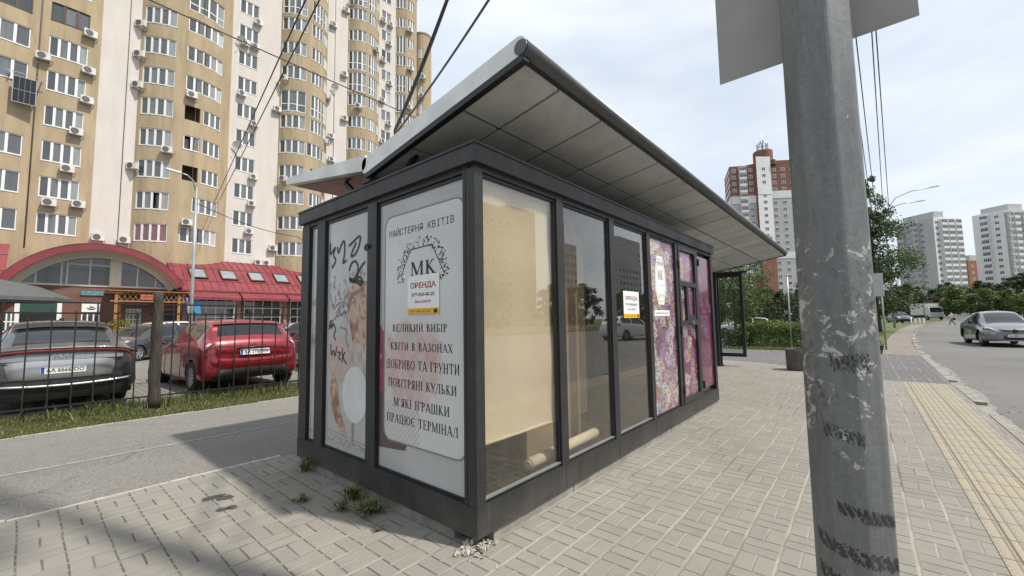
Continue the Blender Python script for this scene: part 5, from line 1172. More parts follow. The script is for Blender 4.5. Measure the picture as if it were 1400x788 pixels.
def build_body(name, st, colr, wheels, rw, arch=1.14):
    lf = Loft(st); b = MB(); lf.skin(b); me = clean(b.mesh('body', [colr, M['trim_black']])); o = bpy.data.objects.new('body', me); COL.objects.link(o)
    cutters = []
    for wx, wy in wheels:
        for s_ in (-1, 1):
            cbm = MB(); cbm.lathe([(0,-.26),(rw*arch,-.26),(rw*arch,.3),(0,.3)], (wx, s_*wy, rw), 'y', 36); cme = clean(cbm.mesh('cutter', [colr, M['trim_black']])); cme.polygons.foreach_set('material_index', [1]*len(cme.polygons))
            co = bpy.data.objects.new('cutter', cme); COL.objects.link(co); cutters.append(co); m_ = o.modifiers.new('cut', 'BOOLEAN'); m_.operation = 'DIFFERENCE'; m_.object = co; m_.solver = 'EXACT'
    bpy.context.view_layer.update(); me2 = bpy.data.meshes.new_from_object(o.evaluated_get(bpy.context.evaluated_depsgraph_get())); ok = len(me2.polygons) > 200
    o.modifiers.clear()
    if ok: o.data = me2
    for c in cutters: bpy.data.objects.remove(c)
    for e in o.data.edges: pass
    try: o.data.set_sharp_from_angle(angle=R(32))
    except Exception: pass
    return lf, o
def car_common(name, st, colr, wheels, rw, track, loc, rz, label, cat='car', group=None, spokes=5, scale=1.):
    t = thing(name, loc, label, cat, group, rz); t.scale = (scale,)*3
    lf, body = build_body(name, st, colr, [(x, track) for x in wheels], rw); body.parent = t; t['L'] = st[-1][0]
    for wx in wheels:
        for s_ in (-1, 1):
            bt, br_ = MB(), MB(); wheel(bt, br_, (wx, s_*(track-.02), rw), rw, s_, spokes=spokes); w_ = part('wheel', bt, M['rubber'], t); part('rim', br_, M['alloy'], w_)
    return t, lf, body
def mirrored(lf, t, name, quad, m_, off=.006, nu=8, nv=5):
    for s_ in (1, -1):
        b = MB(); lf.patch(b, [(u_, v*s_) for u_, v in quad], off, nu, nv); part(name, b, m_, t)
def sideglass(lf, t, quads, m_=None):
    for q in quads: mirrored(lf, t, 'side_window', q, m_ or M['car_glass'], .004)
def door_mirrors(t, x, y, z, colr):
    for s_ in (1, -1):
        b = MB(); b.tube([(x+.04,s_*(y-.02),z),(x,s_*(y+.06),z+.03)], [.03,.03], 8); b.lathe([(0,-.06),(.06,-.045),(.085,0),(.07,.05),(0,.06)], (x,s_*(y+.10),z+.05), 'x', 12); part('door_mirror', b, colr, t)

def bx(y_): return .34*(abs(y_)/.95)**9
def bh(y_): return .26*(abs(y_)/.875)**8
# --- grey electric crossover seen square from behind
#       x    zb  wb   zm  wm    zs  ws    zt   wt   zc
EV = [(.00,.36,.60,.62,.70,.96,.68,1.02,.55,1.045),(.05,.31,.78,.62,.86,.96,.80,1.035,.66,1.06),(.16,.28,.85,.62,.925,.97,.865,1.05,.70,1.085),(.36,.24,.88,.62,.94,.985,.885,1.13,.67,1.17),(.62,.22,.88,.60,.945,1.0,.88,1.27,.63,1.31),(.92,.21,.88,.58,.945,1.0,.88,1.40,.60,1.445),(1.35,.20,.88,.58,.945,.99,.885,1.475,.59,1.525),(2.1,.20,.88,.58,.945,.97,.89,1.50,.585,1.55),(2.7,.20,.88,.58,.945,.95,.89,1.45,.585,1.50),(3.2,.20,.88,.58,.945,.93,.885,1.24,.62,1.28),(3.65,.21,.88,.58,.94,.91,.87,.97,.70,1.02),(4.2,.23,.86,.58,.92,.84,.82,.87,.66,.91),(4.55,.28,.78,.55,.83,.70,.74,.74,.60,.77),(4.69,.36,.5,.52,.58,.60,.5,.62,.4,.64)]
ev, lf, body = car_common('electric_crossover', EV, CP['graphite'], (.88,3.78), .36, .80, (-1.42,8.42,.02), R(90), 'large graphite crossover with white plate, parked tail to the fence', 'car', None, 10)
b = MB(); lf.patch(b, [(2.75,-.86),(4.75,-.88),(4.75,.88),(2.75,.86)], .004, 10, 14); rwn = part('rear_window', b, M['car_glass'], ev)
b = MB(); lf.patch(b, [(4.55,-.97),(5.1,-.93),(5.1,.93),(4.55,.97)], .05, 4, 12); lf.patch(b, [(4.55,-.97),(4.6,-.97),(4.6,.97),(4.55,.97)], .012, 2, 12); part('roof_spoiler', b, M['trim_black'], ev)
b = MB(); P = []
for i in range(25):
    y_ = -.90+1.8*i/24; x_ = -.055+bx(y_); zt_ = 1.065-.10*(abs(y_)/.9)**4; P.append([(x_+.05,y_,zt_+.018),(x_-.012,y_,zt_+.010),(x_-.018,y_,zt_-.016),(x_+.06,y_,zt_-.05)])
b.grid(P); part('ducktail', b, CP['graphite'], ev)
b = MB(); P = []
for i in range(29):
    y_ = -.92+1.84*i/28; a_ = abs(y_)/.92; x_ = -.040+bx(y_); z0_ = 1.03-.10*a_**4-.12*max(0,a_-.86)/.14; P.append([(x_-.022,y_,z0_+.012),(x_-.028,y_,z0_-.012),(x_-.012,y_,z0_-.03)])
b.grid(P); part('tail_light', b, M['tail_red'], ev)
# bumper: pale insert round the plate, dark lower part, bright strip
b = MB(); P = []
for j in range(9):
    z_ = .56+.30*j/8; row = []
    for i in range(25):
        y_ = -.66+1.32*i/24; row.append((-.034+.05*(abs(y_)/.66)**6-.018*sin(j/8*pi)-.02*(1-j/8), y_*(1-.12*(1-j/8)), z_))
    P.append(row)
b.grid(P); part('bumper_insert', b, CP['silver'], ev)
b = MB(); P = []
for j in range(6):
    z_ = .865+.10*j/5; row = []
    for i in range(25):
        y_ = -.74+1.48*i/24; row.append((-.036+.030*j/5+.02*(abs(y_)/.74)**6, y_*.98, z_))
    P.append(row)
b.grid(P); part('tailgate_sky_sheen', b, CP['grey'], ev)  # lighter grey patch: reflected sky painted onto the graphite tailgate
b = MB(); P = []
for j in range(7):
    z_ = .22+.35*j/6; row = []
    for i in range(25):
        y_ = -.88+1.76*i/24; row.append((-.045+bx(y_)+.05*(1-j/6)**2-.02*sin(j/6*pi), y_, z_))
    P.append(row)
b.grid(P); part('lower_bumper', b, M['trim_black'], ev)
b = MB(); pts = [(-.085+bx(y_), y_, .445+.05*(abs(y_)/.86)**2) for y_ in [-.86+1.72*i/24 for i in range(25)]]; b.tube(pts, .022, 8); part('bright_strip', b, M['chrome'], ev)
for s_ in (1, -1):
    b = MB(); b.prism(rrect(-.035,.035,-.09,.09,.02), lambda a, c, d: (.085-d+.0*a, s_*.80+a, .60+c), 0, .03); part('reflector', b, M['tail_red'], ev)
plate(ev, 'AA 6666 OO', -.06, .70, -1)
def fe(a, b_, d): return (-.040-d, -a, .925+b_)
b = MB()
for q in ([(-.11,-.025),(-.11,.025)],[(-.11,-.01),(-.045,.028),(-.045,-.025)],[(-.045,-.025),(.03,.03),(.03,-.02)],[(.03,-.02),(.10,.028),(.10,-.025)]): stroke(b, q, fe, .016, .006)
part('emblem', b, M['chrome'], ev)
b = MB(); b.tube([(-.02,-.62,.875),(-.026,0,.865),(-.02,.62,.875)], .006, 6); b.tube([(-.005,-.70,.82),(-.03,0,.80),(-.005,.70,.82)], .005, 6); part('tailgate_seam', b, M['trim_black'], ev)
sideglass(lf, ev, [[(3.6,1.12),(6.2,1.08),(6.2,1.88),(3.9,1.85)],[(6.3,1.08),(8.9,1.10),(9.4,1.9),(6.3,1.88)]]); b = MB(); lf.patch(b, [(8.2,-.9),(9.9,-.9),(9.9,.9),(8.2,.9)], .004); part('windscreen', b, M['car_glass'], ev)
b = MB(); b.box(1.6,1.75,-.03,.03,1.52,1.58); part('roof_fin', b, M['trim_black'], ev); door_mirrors(ev, 3.15, .90, .98, M['trim_black'])

# --- red hatchback
HB = [(.00,.42,.50,.56,.62,.66,.60,.70,.5,.72),(.03,.34,.66,.56,.75,.80,.66,.88,.55,.90),(.08,.29,.74,.56,.82,.88,.76,1.0,.62,1.03),(.16,.26,.78,.58,.855,.92,.81,1.09,.655,1.12),(.28,.24,.80,.60,.865,.95,.83,1.22,.64,1.25),(.42,.22,.80,.60,.87,.96,.835,1.37,.61,1.40),(.75,.20,.80,.60,.87,.95,.84,1.42,.60,1.455),(1.5,.19,.80,.58,.87,.92,.845,1.45,.59,1.495),(2.0,.19,.80,.58,.87,.90,.84,1.42,.59,1.46),(2.5,.19,.80,.58,.865,.87,.83,1.19,.60,1.23),(2.95,.20,.80,.58,.86,.86,.81,.93,.66,.98),(3.4,.22,.78,.56,.84,.79,.77,.82,.62,.87),(3.75,.26,.70,.53,.76,.66,.68,.70,.55,.73),(3.93,.34,.45,.50,.52,.57,.46,.58,.4,.60)]
red, lf, body = car_common('red_hatchback', HB, CP['red'], (.62,3.10), .315, .79, (1.38,8.20,.02), R(92), 'glossy red hatchback with rear wiper, parked tail to the fence', 'car', 'red cars', 7, 1.10)
red.scale = (1.10,1.10,1.03)
b = MB(); lf.patch(b, [(3.25,-.90),(4.8,-.86),(4.8,.86),(3.25,.90)], .004, 10, 14); part('rear_window', b, M['car_glass'], red)
b = MB(); lf.patch(b, [(4.75,-.98),(5.25,-.95),(5.25,.95),(4.75,.98)], .03, 4, 12); part('roof_spoiler', b, CP['red'], red)
mirrored(lf, red, 'tail_light', [(2.0,1.12),(3.5,1.3),(3.9,2.15),(2.1,2.2)], M['tail_red'], .012)
mirrored(lf, red, 'reversing_lamp', [(2.1,1.35),(2.5,1.4),(2.6,1.8),(2.15,1.8)], M['lamp_clear'], .016)
b = MB(); lf.patch(b, [(.2,-4.0),(2.0,-3.95),(2.0,-3.35),(.2,-3.4)], .012, 5, 5); P = []
for j in range(6):
    z_ = .24+.22*j/5; P.append([(-.035+bh(y_)+.10*(1-j/5)**2-.015*sin(j/5*pi), y_*(1-.18*(j/5)**2), z_+.03*(1-(y_/.7)**2)) for y_ in [-.70+1.40*i/20 for i in range(21)]])
b = MB(); b.grid(P); part('lower_bumper', b, M['trim_black'], red)
b = MB(); P = []
for j in range(7):
    z_ = .47+.20*j/6; P.append([(-.045+bh(y_)+.035*abs(j-3.5)/3.5, y_, z_+.05*(abs(y_)/.8)**2) for y_ in [-.83+1.66*i/28 for i in range(29)]])
b.grid(P); part('rear_bumper', b, CP['red'], red)
plate(red, 'AA 2101 EX', -.018, .80, -1, tilt=.12)
b = MB(); b.tube([(.005,-.30,.885),(.0,0,.90),(.005,.30,.885)], .012, 6); part('handle', b, CP['red'], red)
b = MB(); flat(b, ellipse(0,0,.06,.028), lambda a, c, d: (.028-d, -a, .945+c), .01); part('emblem', b, M['chrome'], red)
b = MB(); b.tube([(.155,.0,1.06),(.205,-.18,1.10),(.215,-.40,1.10)], .012, 6); b.lathe([(0,-.03),(.03,0),(0,.03)], (.15,0,1.06), 'x', 10); part('rear_wiper', b, M['trim_black'], red)
sideglass(lf, red, [[(5.0,1.15),(6.6,1.1),(6.6,1.86),(5.5,1.72)],[(6.72,1.1),(8.5,1.12),(9.3,1.9),(6.72,1.86)]]); b = MB(); lf.patch(b, [(8.1,-.9),(9.9,-.9),(9.9,.9),(8.1,.9)], .004); part('windscreen', b, M['car_glass'], red)
b = MB()
for s_ in (1, -1):
    for u_ in (6.66, 8.9): pts = [lf.pt(u_+.06*(v-2), v*s_)+lf.nrm(u_, v*s_)*.002 for v in [1.95+.2*i for i in range(10)]]; b.tube(pts, .004, 5)
part('door_seam', b, M['trim_black'], red); door_mirrors(red, 2.65, .86, .95, CP['red'])
for s_ in (1, -1):
    b = MB(); b.tube([lf.pt(7.0,2.25*s_)+lf.nrm(7,2.25*s_)*.02, lf.pt(7.3,2.25*s_)+lf.nrm(7.3,2.25*s_)*.025], .014, 6); part('door_handle', b, CP['red'], red)

# --- generic hatch and SUV further off: one of each kind, copied with its parts
def sedan_parts(t, lf, colr, L_, face=True):
    sideglass(lf, t, [[(4.6,1.15),(6.6,1.1),(6.6,1.86),(5.0,1.80)],[(6.72,1.1),(8.5,1.12),(9.3,1.9),(6.72,1.86)]])
    b = MB(); lf.patch(b, [(8.1,-.9),(9.9,-.9),(9.9,.9),(8.1,.9)], .004); part('windscreen', b, M['car_glass'], t)
    b = MB(); lf.patch(b, [(3.25,-.90),(4.8,-.86),(4.8,.86),(3.25,.90)], .004); part('rear_window', b, M['car_glass'], t)
    mirrored(lf, t, 'tail_light', [(1.6,1.05),(3.0,1.2),(3.1,2.2),(1.6,2.1)], M['tail_red'], .010)
    mirrored(lf, t, 'headlight', [(10.9,1.0),(12.2,.9),(12.2,1.9),(11.0,1.9)], M['lamp_clear'], .010)
    door_mirrors(t, L_*.66, .88, 1.0, colr)
def stretch(st, sx, sz, sw): return [(q[0]*sx,)+tuple(v*(sz if i % 2 == 0 else sw) for i, v in enumerate(q[1:-1]))+(q[-1]*sz,) for q in st]
def set_color(o, colr):
    for q in [o]+list(o.children_recursive):
        if q.type != 'MESH': continue
        for i, s_ in enumerate(q.material_slots):
            if s_.material and s_.material.name.startswith('paint_'): s_.link = 'OBJECT'; s_.material = colr
SU = stretch(HB, 1.13, 1.12, 1.05)
suv, lf, _ = car_common('parked_suv', SU, CP['white'], (.72,3.5), .34, .83, (2.3,28.2,.02), R(30), 'white suv parked behind the dark grey car near the restaurant', 'car', 'cars in the car park', 5)
sedan_parts(suv, lf, CP['white'], SU[-1][0])
def put_car(src, x, y, rz, colr, label, group, sc=1., z=.02):
    o = copy_tree(src); o.location = (x, y, z); o.rotation_euler = (0,0,R(rz)); o.scale = (sc,)*3; set_color(o, colr); o['label'] = label
    if group: o['group'] = group
    elif 'group' in o: del o['group']
    return o
hb2, lf, _ = car_common('parked_hatchback', stretch(HB,1.08,1.0,1.0), CP['dark'], (.67,3.35), .31, .775, (3.05,23.2,.02), R(222), 'dark grey hatchback between the fence post and the white suv', 'car', 'cars in the car park', 5)
sedan_parts(hb2, lf, CP['dark'], 4.2)
G1 = 'cars in the car park'
put_car(suv, 10.5, 23.5, 12, CP['dark'], 'dark suv whose roof shows just above the red hatchback', G1)
put_car(suv, 14.8, 22.0, 100, CP['silver'], 'silver suv behind the second red car, beside the kiosk edge', G1)
put_car(hb2, 11.6, 27.5, 185, CP['black'], 'black hatchback, partly hidden behind the dark suv roof', G1)
put_car(red, 4.35, 9.6, 84, CP['red'], 'second red car, mostly hidden by the kiosk edge', 'red cars', 1.03)

# --- silver coupe-like crossover on the road, seen from the front
CH = [(.00,.45,.50,.60,.62,.80,.60,.86,.5,.88),(.05,.36,.68,.60,.78,.92,.72,.98,.58,1.0),(.14,.30,.78,.62,.86,.97,.80,1.08,.58,1.11),(.32,.26,.82,.64,.895,1.0,.83,1.20,.56,1.24),(.60,.24,.83,.64,.90,1.0,.83,1.38,.52,1.42),(1.0,.22,.83,.62,.895,.99,.83,1.46,.52,1.50),(1.6,.21,.82,.60,.885,.97,.83,1.50,.53,1.555),(2.1,.21,.82,.60,.885,.95,.83,1.49,.54,1.545),(2.5,.21,.82,.60,.89,.94,.83,1.40,.56,1.45),(2.95,.21,.82,.62,.90,.94,.83,1.20,.60,1.25),(3.35,.22,.82,.64,.90,.94,.80,1.0,.64,1.05),(3.85,.24,.80,.62,.88,.88,.75,.91,.60,.95),(4.2,.27,.70,.56,.78,.76,.66,.80,.52,.83),(4.36,.34,.50,.52,.58,.62,.50,.66,.42,.68)]
chx, lf, _ = car_common('silver_crossover', CH, CP['grey'], (.85,3.49), .35, .76, (30.6,-6.6,-.12), R(183), 'grey crossover with black lower grille driving towards us on the road', 'car', None, 5, 1.04)
b = MB(); lf.patch(b, [(7.8,-.88),(10.1,-.92),(10.1,.92),(7.8,.88)], .004, 8, 12); part('windscreen', b, M['car_glass'], chx)
sideglass(lf, chx, [[(4.2,1.2),(6.0,1.1),(6.0,1.88),(4.0,1.78)],[(6.1,1.1),(8.2,1.12),(9.6,1.9),(6.1,1.88)]])
mirrored(lf, chx, 'headlight', [(11.1,1.9),(12.6,1.0),(12.6,1.5),(11.3,2.35)], M['lamp_clear'], .010, 8, 3)
mirrored(lf, chx, 'headlight_surround', [(11.0,2.3),(12.75,1.5),(12.75,1.75),(11.2,2.6)], M['trim_black'], .010, 8, 3)
b = MB(); P = []
for j in range(6):
    z_ = .30+.22*j/5; P.append([(4.37-.30*(abs(y_)/.74)**3+.02*sin(j/5*pi), y_, z_) for y_ in [-.74+1.48*i/20 for i in range(21)]])
b.grid(P); part('lower_grille', b, M['trim_black'], chx)
b = MB(); pts = [(4.375-.26*(abs(y_)/.6)**3, y_, .70+.03*(abs(y_)/.6)) for y_ in [-.6+1.2*i/16 for i in range(17)]]; b.tube(pts, .028, 6); b.lathe([(0,.0),(.075,.0),(.08,.015),(0,.025)], (4.38,0,.70), 'x', 18); part('grille_bar', b, M['trim_black'], chx)
plate(chx, 'AA 1234 BC' if False else 'AA 8080 KA', 4.40, .49, 1); door_mirrors(chx, 2.95, .90, 1.02, M['trim_black'])
b = MB(); pts = [(4.36-.34*(abs(y_)/.74)**3, y_, .285) for y_ in [-.74+1.48*i/16 for i in range(17)]]; b.tube(pts, .02, 6); part('lip_strip', b, CP['silver'], chx)

# far traffic on the right
G2 = 'cars beyond the crossing'
put_car(suv, 96, -5.6, 196, CP['black'], 'black suv waiting at the far kerb beyond the tree', None, 1.15, -.12)
put_car(suv, 118, -26, 205, CP['white'], 'white car far along the road, first behind the grey crossover', G2, 1.15, -.12)
put_car(hb2, 122, -31, 200, CP['blue'], 'bluish car far along the road between two white ones', G2, 1.15, -.12)
put_car(suv, 112, -33, 190, CP['white'], 'white car far along the road near the picture edge', G2, 1.15, -.12)
put_car(hb2, 128, -24, 170, CP['silver'], 'pale silver car far off in front of the dark trees', G2, 1.15, -.12)
put_car(hb2, 84, -1.2, 150, CP['silver'], 'silver car behind the sign post near the grass', None, 1.1, -.12)
put_car(hb2, 36, 3.6, 100, CP['white'], 'white car seen through the shelter glass', None, 1., -.12)
put_car(suv, 24.9, -11.9, 12, CP['white'], 'white suv on the far lane, seen only mirrored in the kiosk windows', None, 1.05, -.12)
# white box truck
tr = thing('box_truck', (150,-12.5,-.12), 'white box truck parked across the road beyond the black suv', 'truck', None, R(195))
tr.scale = (1.25,)*3
b = MB(); b.box(0,6.0,-1.15,1.15,.95,3.3); cg = part('cargo_box', b, mat('truck_white', (.62,.62,.60), .5, var=.05, dirt=.2), tr)
b = MB()
for x_ in (-.01,6.0): b.box(x_-.03,x_+.04,-1.17,1.17,.93,1.05); b.box(x_-.03,x_+.04,-1.17,1.17,3.22,3.33); b.box(x_-.03,x_+.04,-1.18,-1.08,1.05,3.22); b.box(x_-.03,x_+.04,1.08,1.18,1.05,3.22)
b.box(-.05,-.02,-.03,.03,1.0,3.2); part('corner_rail', b, M['steel'], cg)
b = MB(); q = [(6.1,.6),(8.0,.6),(8.05,1.4),(7.6,2.5),(6.1,2.55)]; b.add([(x_,-1.0,z_) for x_,z_ in q]+[(x_,1.0,z_) for x_,z_ in q], [(0,1,2,3,4)[::-1],(5,6,7,8,9)]+[(i,(i+1)%5,5+(i+1)%5,5+i) for i in range(5)]); cb_ = part('cab', clean(b.mesh('cab', CP['white'])), None, tr)
b = MB(); b.add([(8.045,-.9,1.5),(8.045,.9,1.5),(7.64,.85,2.42),(7.64,-.85,2.42)], [(0,1,2,3)]); b.xf(Matrix.Translation((.012,0,.005))); part('windscreen', b, M['car_glass'], cb_)
b = MB(); b.box(0,8,-.4,.4,.55,.94); part('chassis', b, M['trim_black'], tr)
for x_ in (1.3,7.0):
    for s_ in (-1,1): bt, br_ = MB(), MB(); wheel(bt, br_, (x_,s_*.98,.45), .45, s_, .26); w_ = part('wheel', bt, M['rubber'], tr); part('rim', br_, M['alloy'], w_)
# ------------------------------------------------------------------ galvanised lamp pole close to the camera
gv = NT('galvanised'); p = gv.pos(); v1 = gv.n('ShaderNodeTexVoronoi'); v1.inputs['Scale'].default_value = 75; gv.l(p, v1.inputs['Vector']); sc_ = gv.n('ShaderNodeSeparateColor'); gv.l(v1.outputs['Color'], sc_.inputs[0])
c = gv.ramp(sc_.outputs[0], [(0,(.165,.175,.175)),(1,(.20,.21,.208))]); x, y, z = gv.xyz(p)[0:3]
c = gv.mix(gv.ramp(gv.noise(gv.comb(gv.math('MULTIPLY', x, 26.), gv.math('MULTIPLY', y, 26.), gv.math('MULTIPLY', z, 3.5)), 1., 8, .72), [(.40,0.),(.75,.6)]), c, (.085,.09,.092))
c = gv.mix(gv.ramp(gv.noise(gv.comb(gv.math('MULTIPLY', x, 30.), gv.math('MULTIPLY', y, 30.), gv.math('MULTIPLY', z, 4.)), 1., 5, .7), [(.6,0.),(.78,.6)]), c, (.30,.30,.285))
# scraps of old posters: pale torn paper between 1.0 and 1.9 m
tn = gv.noise(p, 15, 7, .75, .6); zone = gv.ramp(gv.math('ABSOLUTE', gv.math('SUBTRACT', z, 1.33)), [(.12,.10),(.55,-.03)])
torn = gv.ramp(gv.math('ADD', tn, zone), [(.655,0.),(.68,.85)]); c = gv.mix(torn, c, (.52,.51,.47))
gl_ = gv.ramp(gv.math('ADD', gv.noise(p, 21, 6, .7, 1.), zone), [(.62,0.),(.66,.7)]); c = gv.mix(gv.math('MULTIPLY', gl_, gv.ramp(gv.noise(p, 4, 3), [(.45,0.),(.6,1.)])), c, (.055,.055,.055))
gv.color(c); gv.set(Roughness=.5, Metallic=.3); gv.bump(gv.math('ADD', tn, gv.math('MULTIPLY', torn, .3)), .35, .004); M['galv'] = gv.m
PX, PY = -.105, -1.835
pole = thing('lamp_pole', (PX, PY, 0), 'thick galvanised eight sided pole with torn poster scraps, standing closest to the viewer', 'lamp pole')
def pr(z_): return .113-.0030*z_
ROT = R(20)
def oct_pt(k, z_, d=0.): a = ROT+2*pi*k/8; return (PX+(pr(z_)+d)*cos(a), PY+(pr(z_)+d)*sin(a), z_)
b = MB(); zs = [0,.5,1,1.5,2,3,5,8,10.5]
for za, zb in zip(zs, zs[1:]):
    for k in range(8): b.add([oct_pt(k,za),oct_pt(k+1,za),oct_pt(k+1,zb),oct_pt(k,zb)], [(0,1,2,3)])
me = clean(b.mesh('shaft', M['galv'])); bm = bmesh.new(); bm.from_mesh(me); bmesh.ops.bevel(bm, geom=[e for e in bm.edges if abs(e.verts[0].co.z-e.verts[1].co.z) > .2], offset=.012, segments=3, affect='EDGES', profile=.5)
for fc in bm.faces: fc.smooth = False
bm.to_mesh(me); bm.free(); part('shaft', me, None, pole, True)
b = MB(); b.box(PX-.22,PX+.22,PY-.22,PY+.22,0,.02); part('base_plate', b, M['galv'], pole, True)
b = MB(); b.tube([(PX,PY,10.4),(PX+.1,PY-.3,10.9),(PX+.3,PY-1.4,11.2),(PX+.4,PY-2.2,11.25)], .04, 8); part('arm', b, M['galv'], pole, True)
b = MB(); b.box(PX+.3,PX+.5,PY-2.9,PY-2.2,11.18,11.3); part('lamp_head', b, M['steel'], pole, True)
# remnants of black striped tape wound round the shaft
def tape_patch(za, zb, k0, k1, dz, seed):
    random.seed(seed); b = MB(); n_ = 60; rows = 7
    for i in range(n_):
        t0_ = k0+(k1-k0)*i/n_; t1_ = k0+(k1-k0)*(i+1)/n_
        def pp_(t, z_):
            k = int(math.floor(t)); w = t-k; A = Vector(oct_pt(k, z_, .0012)); B = Vector(oct_pt(k+1, z_, .0012)); return A.lerp(B, w)
        for j in range(rows):
            keep = random.random() < (.86 if za < 1 else .5) and not (j in (0, rows-1) and random.random() < .5) and ((int(i*.55+j*.5) % 4) != 0)
            if keep:
                f0, f1 = j/rows, (j+1)/rows; zz0 = za+(zb-za)*f0+dz*(i/n_)+random.uniform(-.001,.001); zz1 = za+(zb-za)*f1+dz*(i/n_)
                b.add([pp_(t0_,zz0),pp_(t1_,zz0),pp_(t1_,zz1),pp_(t0_,zz1)], [(0,1,2,3)])
    part('tape_scrap', b, mat('old_tape', (.042,.042,.042), .7, var=.35), pole, True)
for za, zb, k0, k1, dz, sd_ in ((.805,.845,3.2,5.4,-.035,1),(.69,.735,2.3,5.4,-.05,2),(.585,.635,2.3,5.4,-.05,3),(1.04,1.085,2.9,4.2,-.03,4),(1.24,1.30,3.3,4.6,.0,6)): tape_patch(za, zb, k0, k1, dz, sd_)
sg = thing('road_sign', (.03,-1.80,2.4), 'grey back of a square road sign clamped to the close galvanised pole', 'sign')
b = MB(); b.add([(.030,-2.11,2.425),(.030,-1.49,2.425),(.030,-1.49,3.05),(.030,-2.11,3.05),(.0325,-2.11,2.425),(.0325,-1.49,2.425),(.0325,-1.49,3.05),(.0325,-2.11,3.05)], [(0,1,2,3)[::-1],(4,5,6,7),(0,1,5,4),(1,2,6,5),(2,3,7,6),(3,0,4,7)]); part('plate', b, mat('sign_back', (.34,.335,.315), .6, metal=.1, var=.10, dirt=.3), sg, True)
b = MB(); b.lathe([(.106,2.86),(.112,2.86),(.112,2.90),(.106,2.90)], (PX,PY,0), 'z', 24); b.box(PX+.09,.031,PY-.03,PY+.03,2.86,2.90); part('clamp', b, M['steel'], sg, True)

# ------------------------------------------------------------------ fence along the car park
FY = 7.72
fen = thing('mesh_fence', (0,FY,0), 'thin black bar fence along the grass strip in front of the cars', 'fence')
fm = mat('fence_black', (.022,.022,.023), .5, metal=.3)
b = MB(); random.seed(17)
def fz(x_, z_): return z_-.010*(x_-.0)
for z_ in (1.80,1.63,.19): b.bar((-9,FY,fz(-9,z_)),(9,FY,fz(9,z_)),.022,.026)
part('rail', b, fm, fen, True)
b = MB()
for i in range(74):
    x_ = -9+i*.2465; tp_ = 1.80 if i % 4 == 0 else 1.66; b.bar((x_,FY-.012,fz(x_,.03)),(x_+random.uniform(-.006,.006),FY-.012,fz(x_,tp_)),.018,.018)
part('upright_bars', b, fm, fen, True)
random.seed(2)
wp = NT('weathered_wood'); p = wp.pos(); x, y, z = wp.xyz(p)[0:3]; n1 = wp.noise(wp.comb(wp.math('MULTIPLY', x, 20.), wp.math('MULTIPLY', y, 20.), wp.math('MULTIPLY', z, 3.)), 1., 6, .7)
wp.color(wp.ramp(n1, [(.3,(.022,.018,.015)),(.55,(.055,.045,.035)),(.78,(.16,.14,.11))])); wp.set(Roughness=.9); wp.bump(n1, .8, .02)
b = MB(); pts = []; rd_ = []
for i in range(14): z_ = 2.02*i/13; pts.append((-.36+.008*sin(i*1.3),FY-.09+.006*cos(i*1.7),z_)); rd_.append((.092-.002*i*.8)*random.uniform(.94,1.06))
b.tube(pts, rd_, 12); one('fence_post', b, wp.m, 'rough dark wooden post standing at the black fence', 'post')

# ------------------------------------------------------------------ trees, hedge, bushes
bark = mat('bark', (.085,.068,.052), .95, var=.35, scale=9, bump=.7, bscale=30)
LV = {'mid': leaf_mat('leaves_mid', [(0,(.032,.055,.018)),(.5,(.065,.105,.032)),(1,(.12,.16,.055))]), 'dark': leaf_mat('leaves_dark', [(0,(.02,.034,.015)),(.5,(.038,.062,.025)),(1,(.07,.10,.04))]), 'light': leaf_mat('leaves_light', [(0,(.045,.075,.018)),(.5,(.085,.13,.03)),(1,(.14,.18,.055))]), 'hedge': leaf_mat('leaves_hedge', [(0,(.05,.085,.018)),(.5,(.095,.145,.03)),(1,(.16,.20,.05))]), 'yellow': leaf_mat('leaves_yellow', [(0,(.10,.11,.02)),(.5,(.22,.20,.04)),(1,(.34,.29,.07))])}
def leaves(b, centres, per, spread, size, squash=.8):
    for (c_, rr) in centres:
        for _ in range(per):
            d = Vector((random.gauss(0,1), random.gauss(0,1), random.gauss(0,squash))); d = d.normalized()*rr*spread*random.random()**.45
            q = c_+d; n_ = (Vector((random.uniform(-1,1), random.uniform(-1,1), random.uniform(-.2,1.2)))+d.normalized()*.6).normalized(); t_ = n_.orthogonal().normalized(); t_.rotate(Matrix.Rotation(random.uniform(0,6.28),3,n_)); s_ = size*random.uniform(.6,1.35); w_ = n_.cross(t_)
            b.add([q-t_*s_*.5, q+w_*s_*.32, q+t_*s_*.55, q-w_*s_*.32], [(0,1,2,3)])
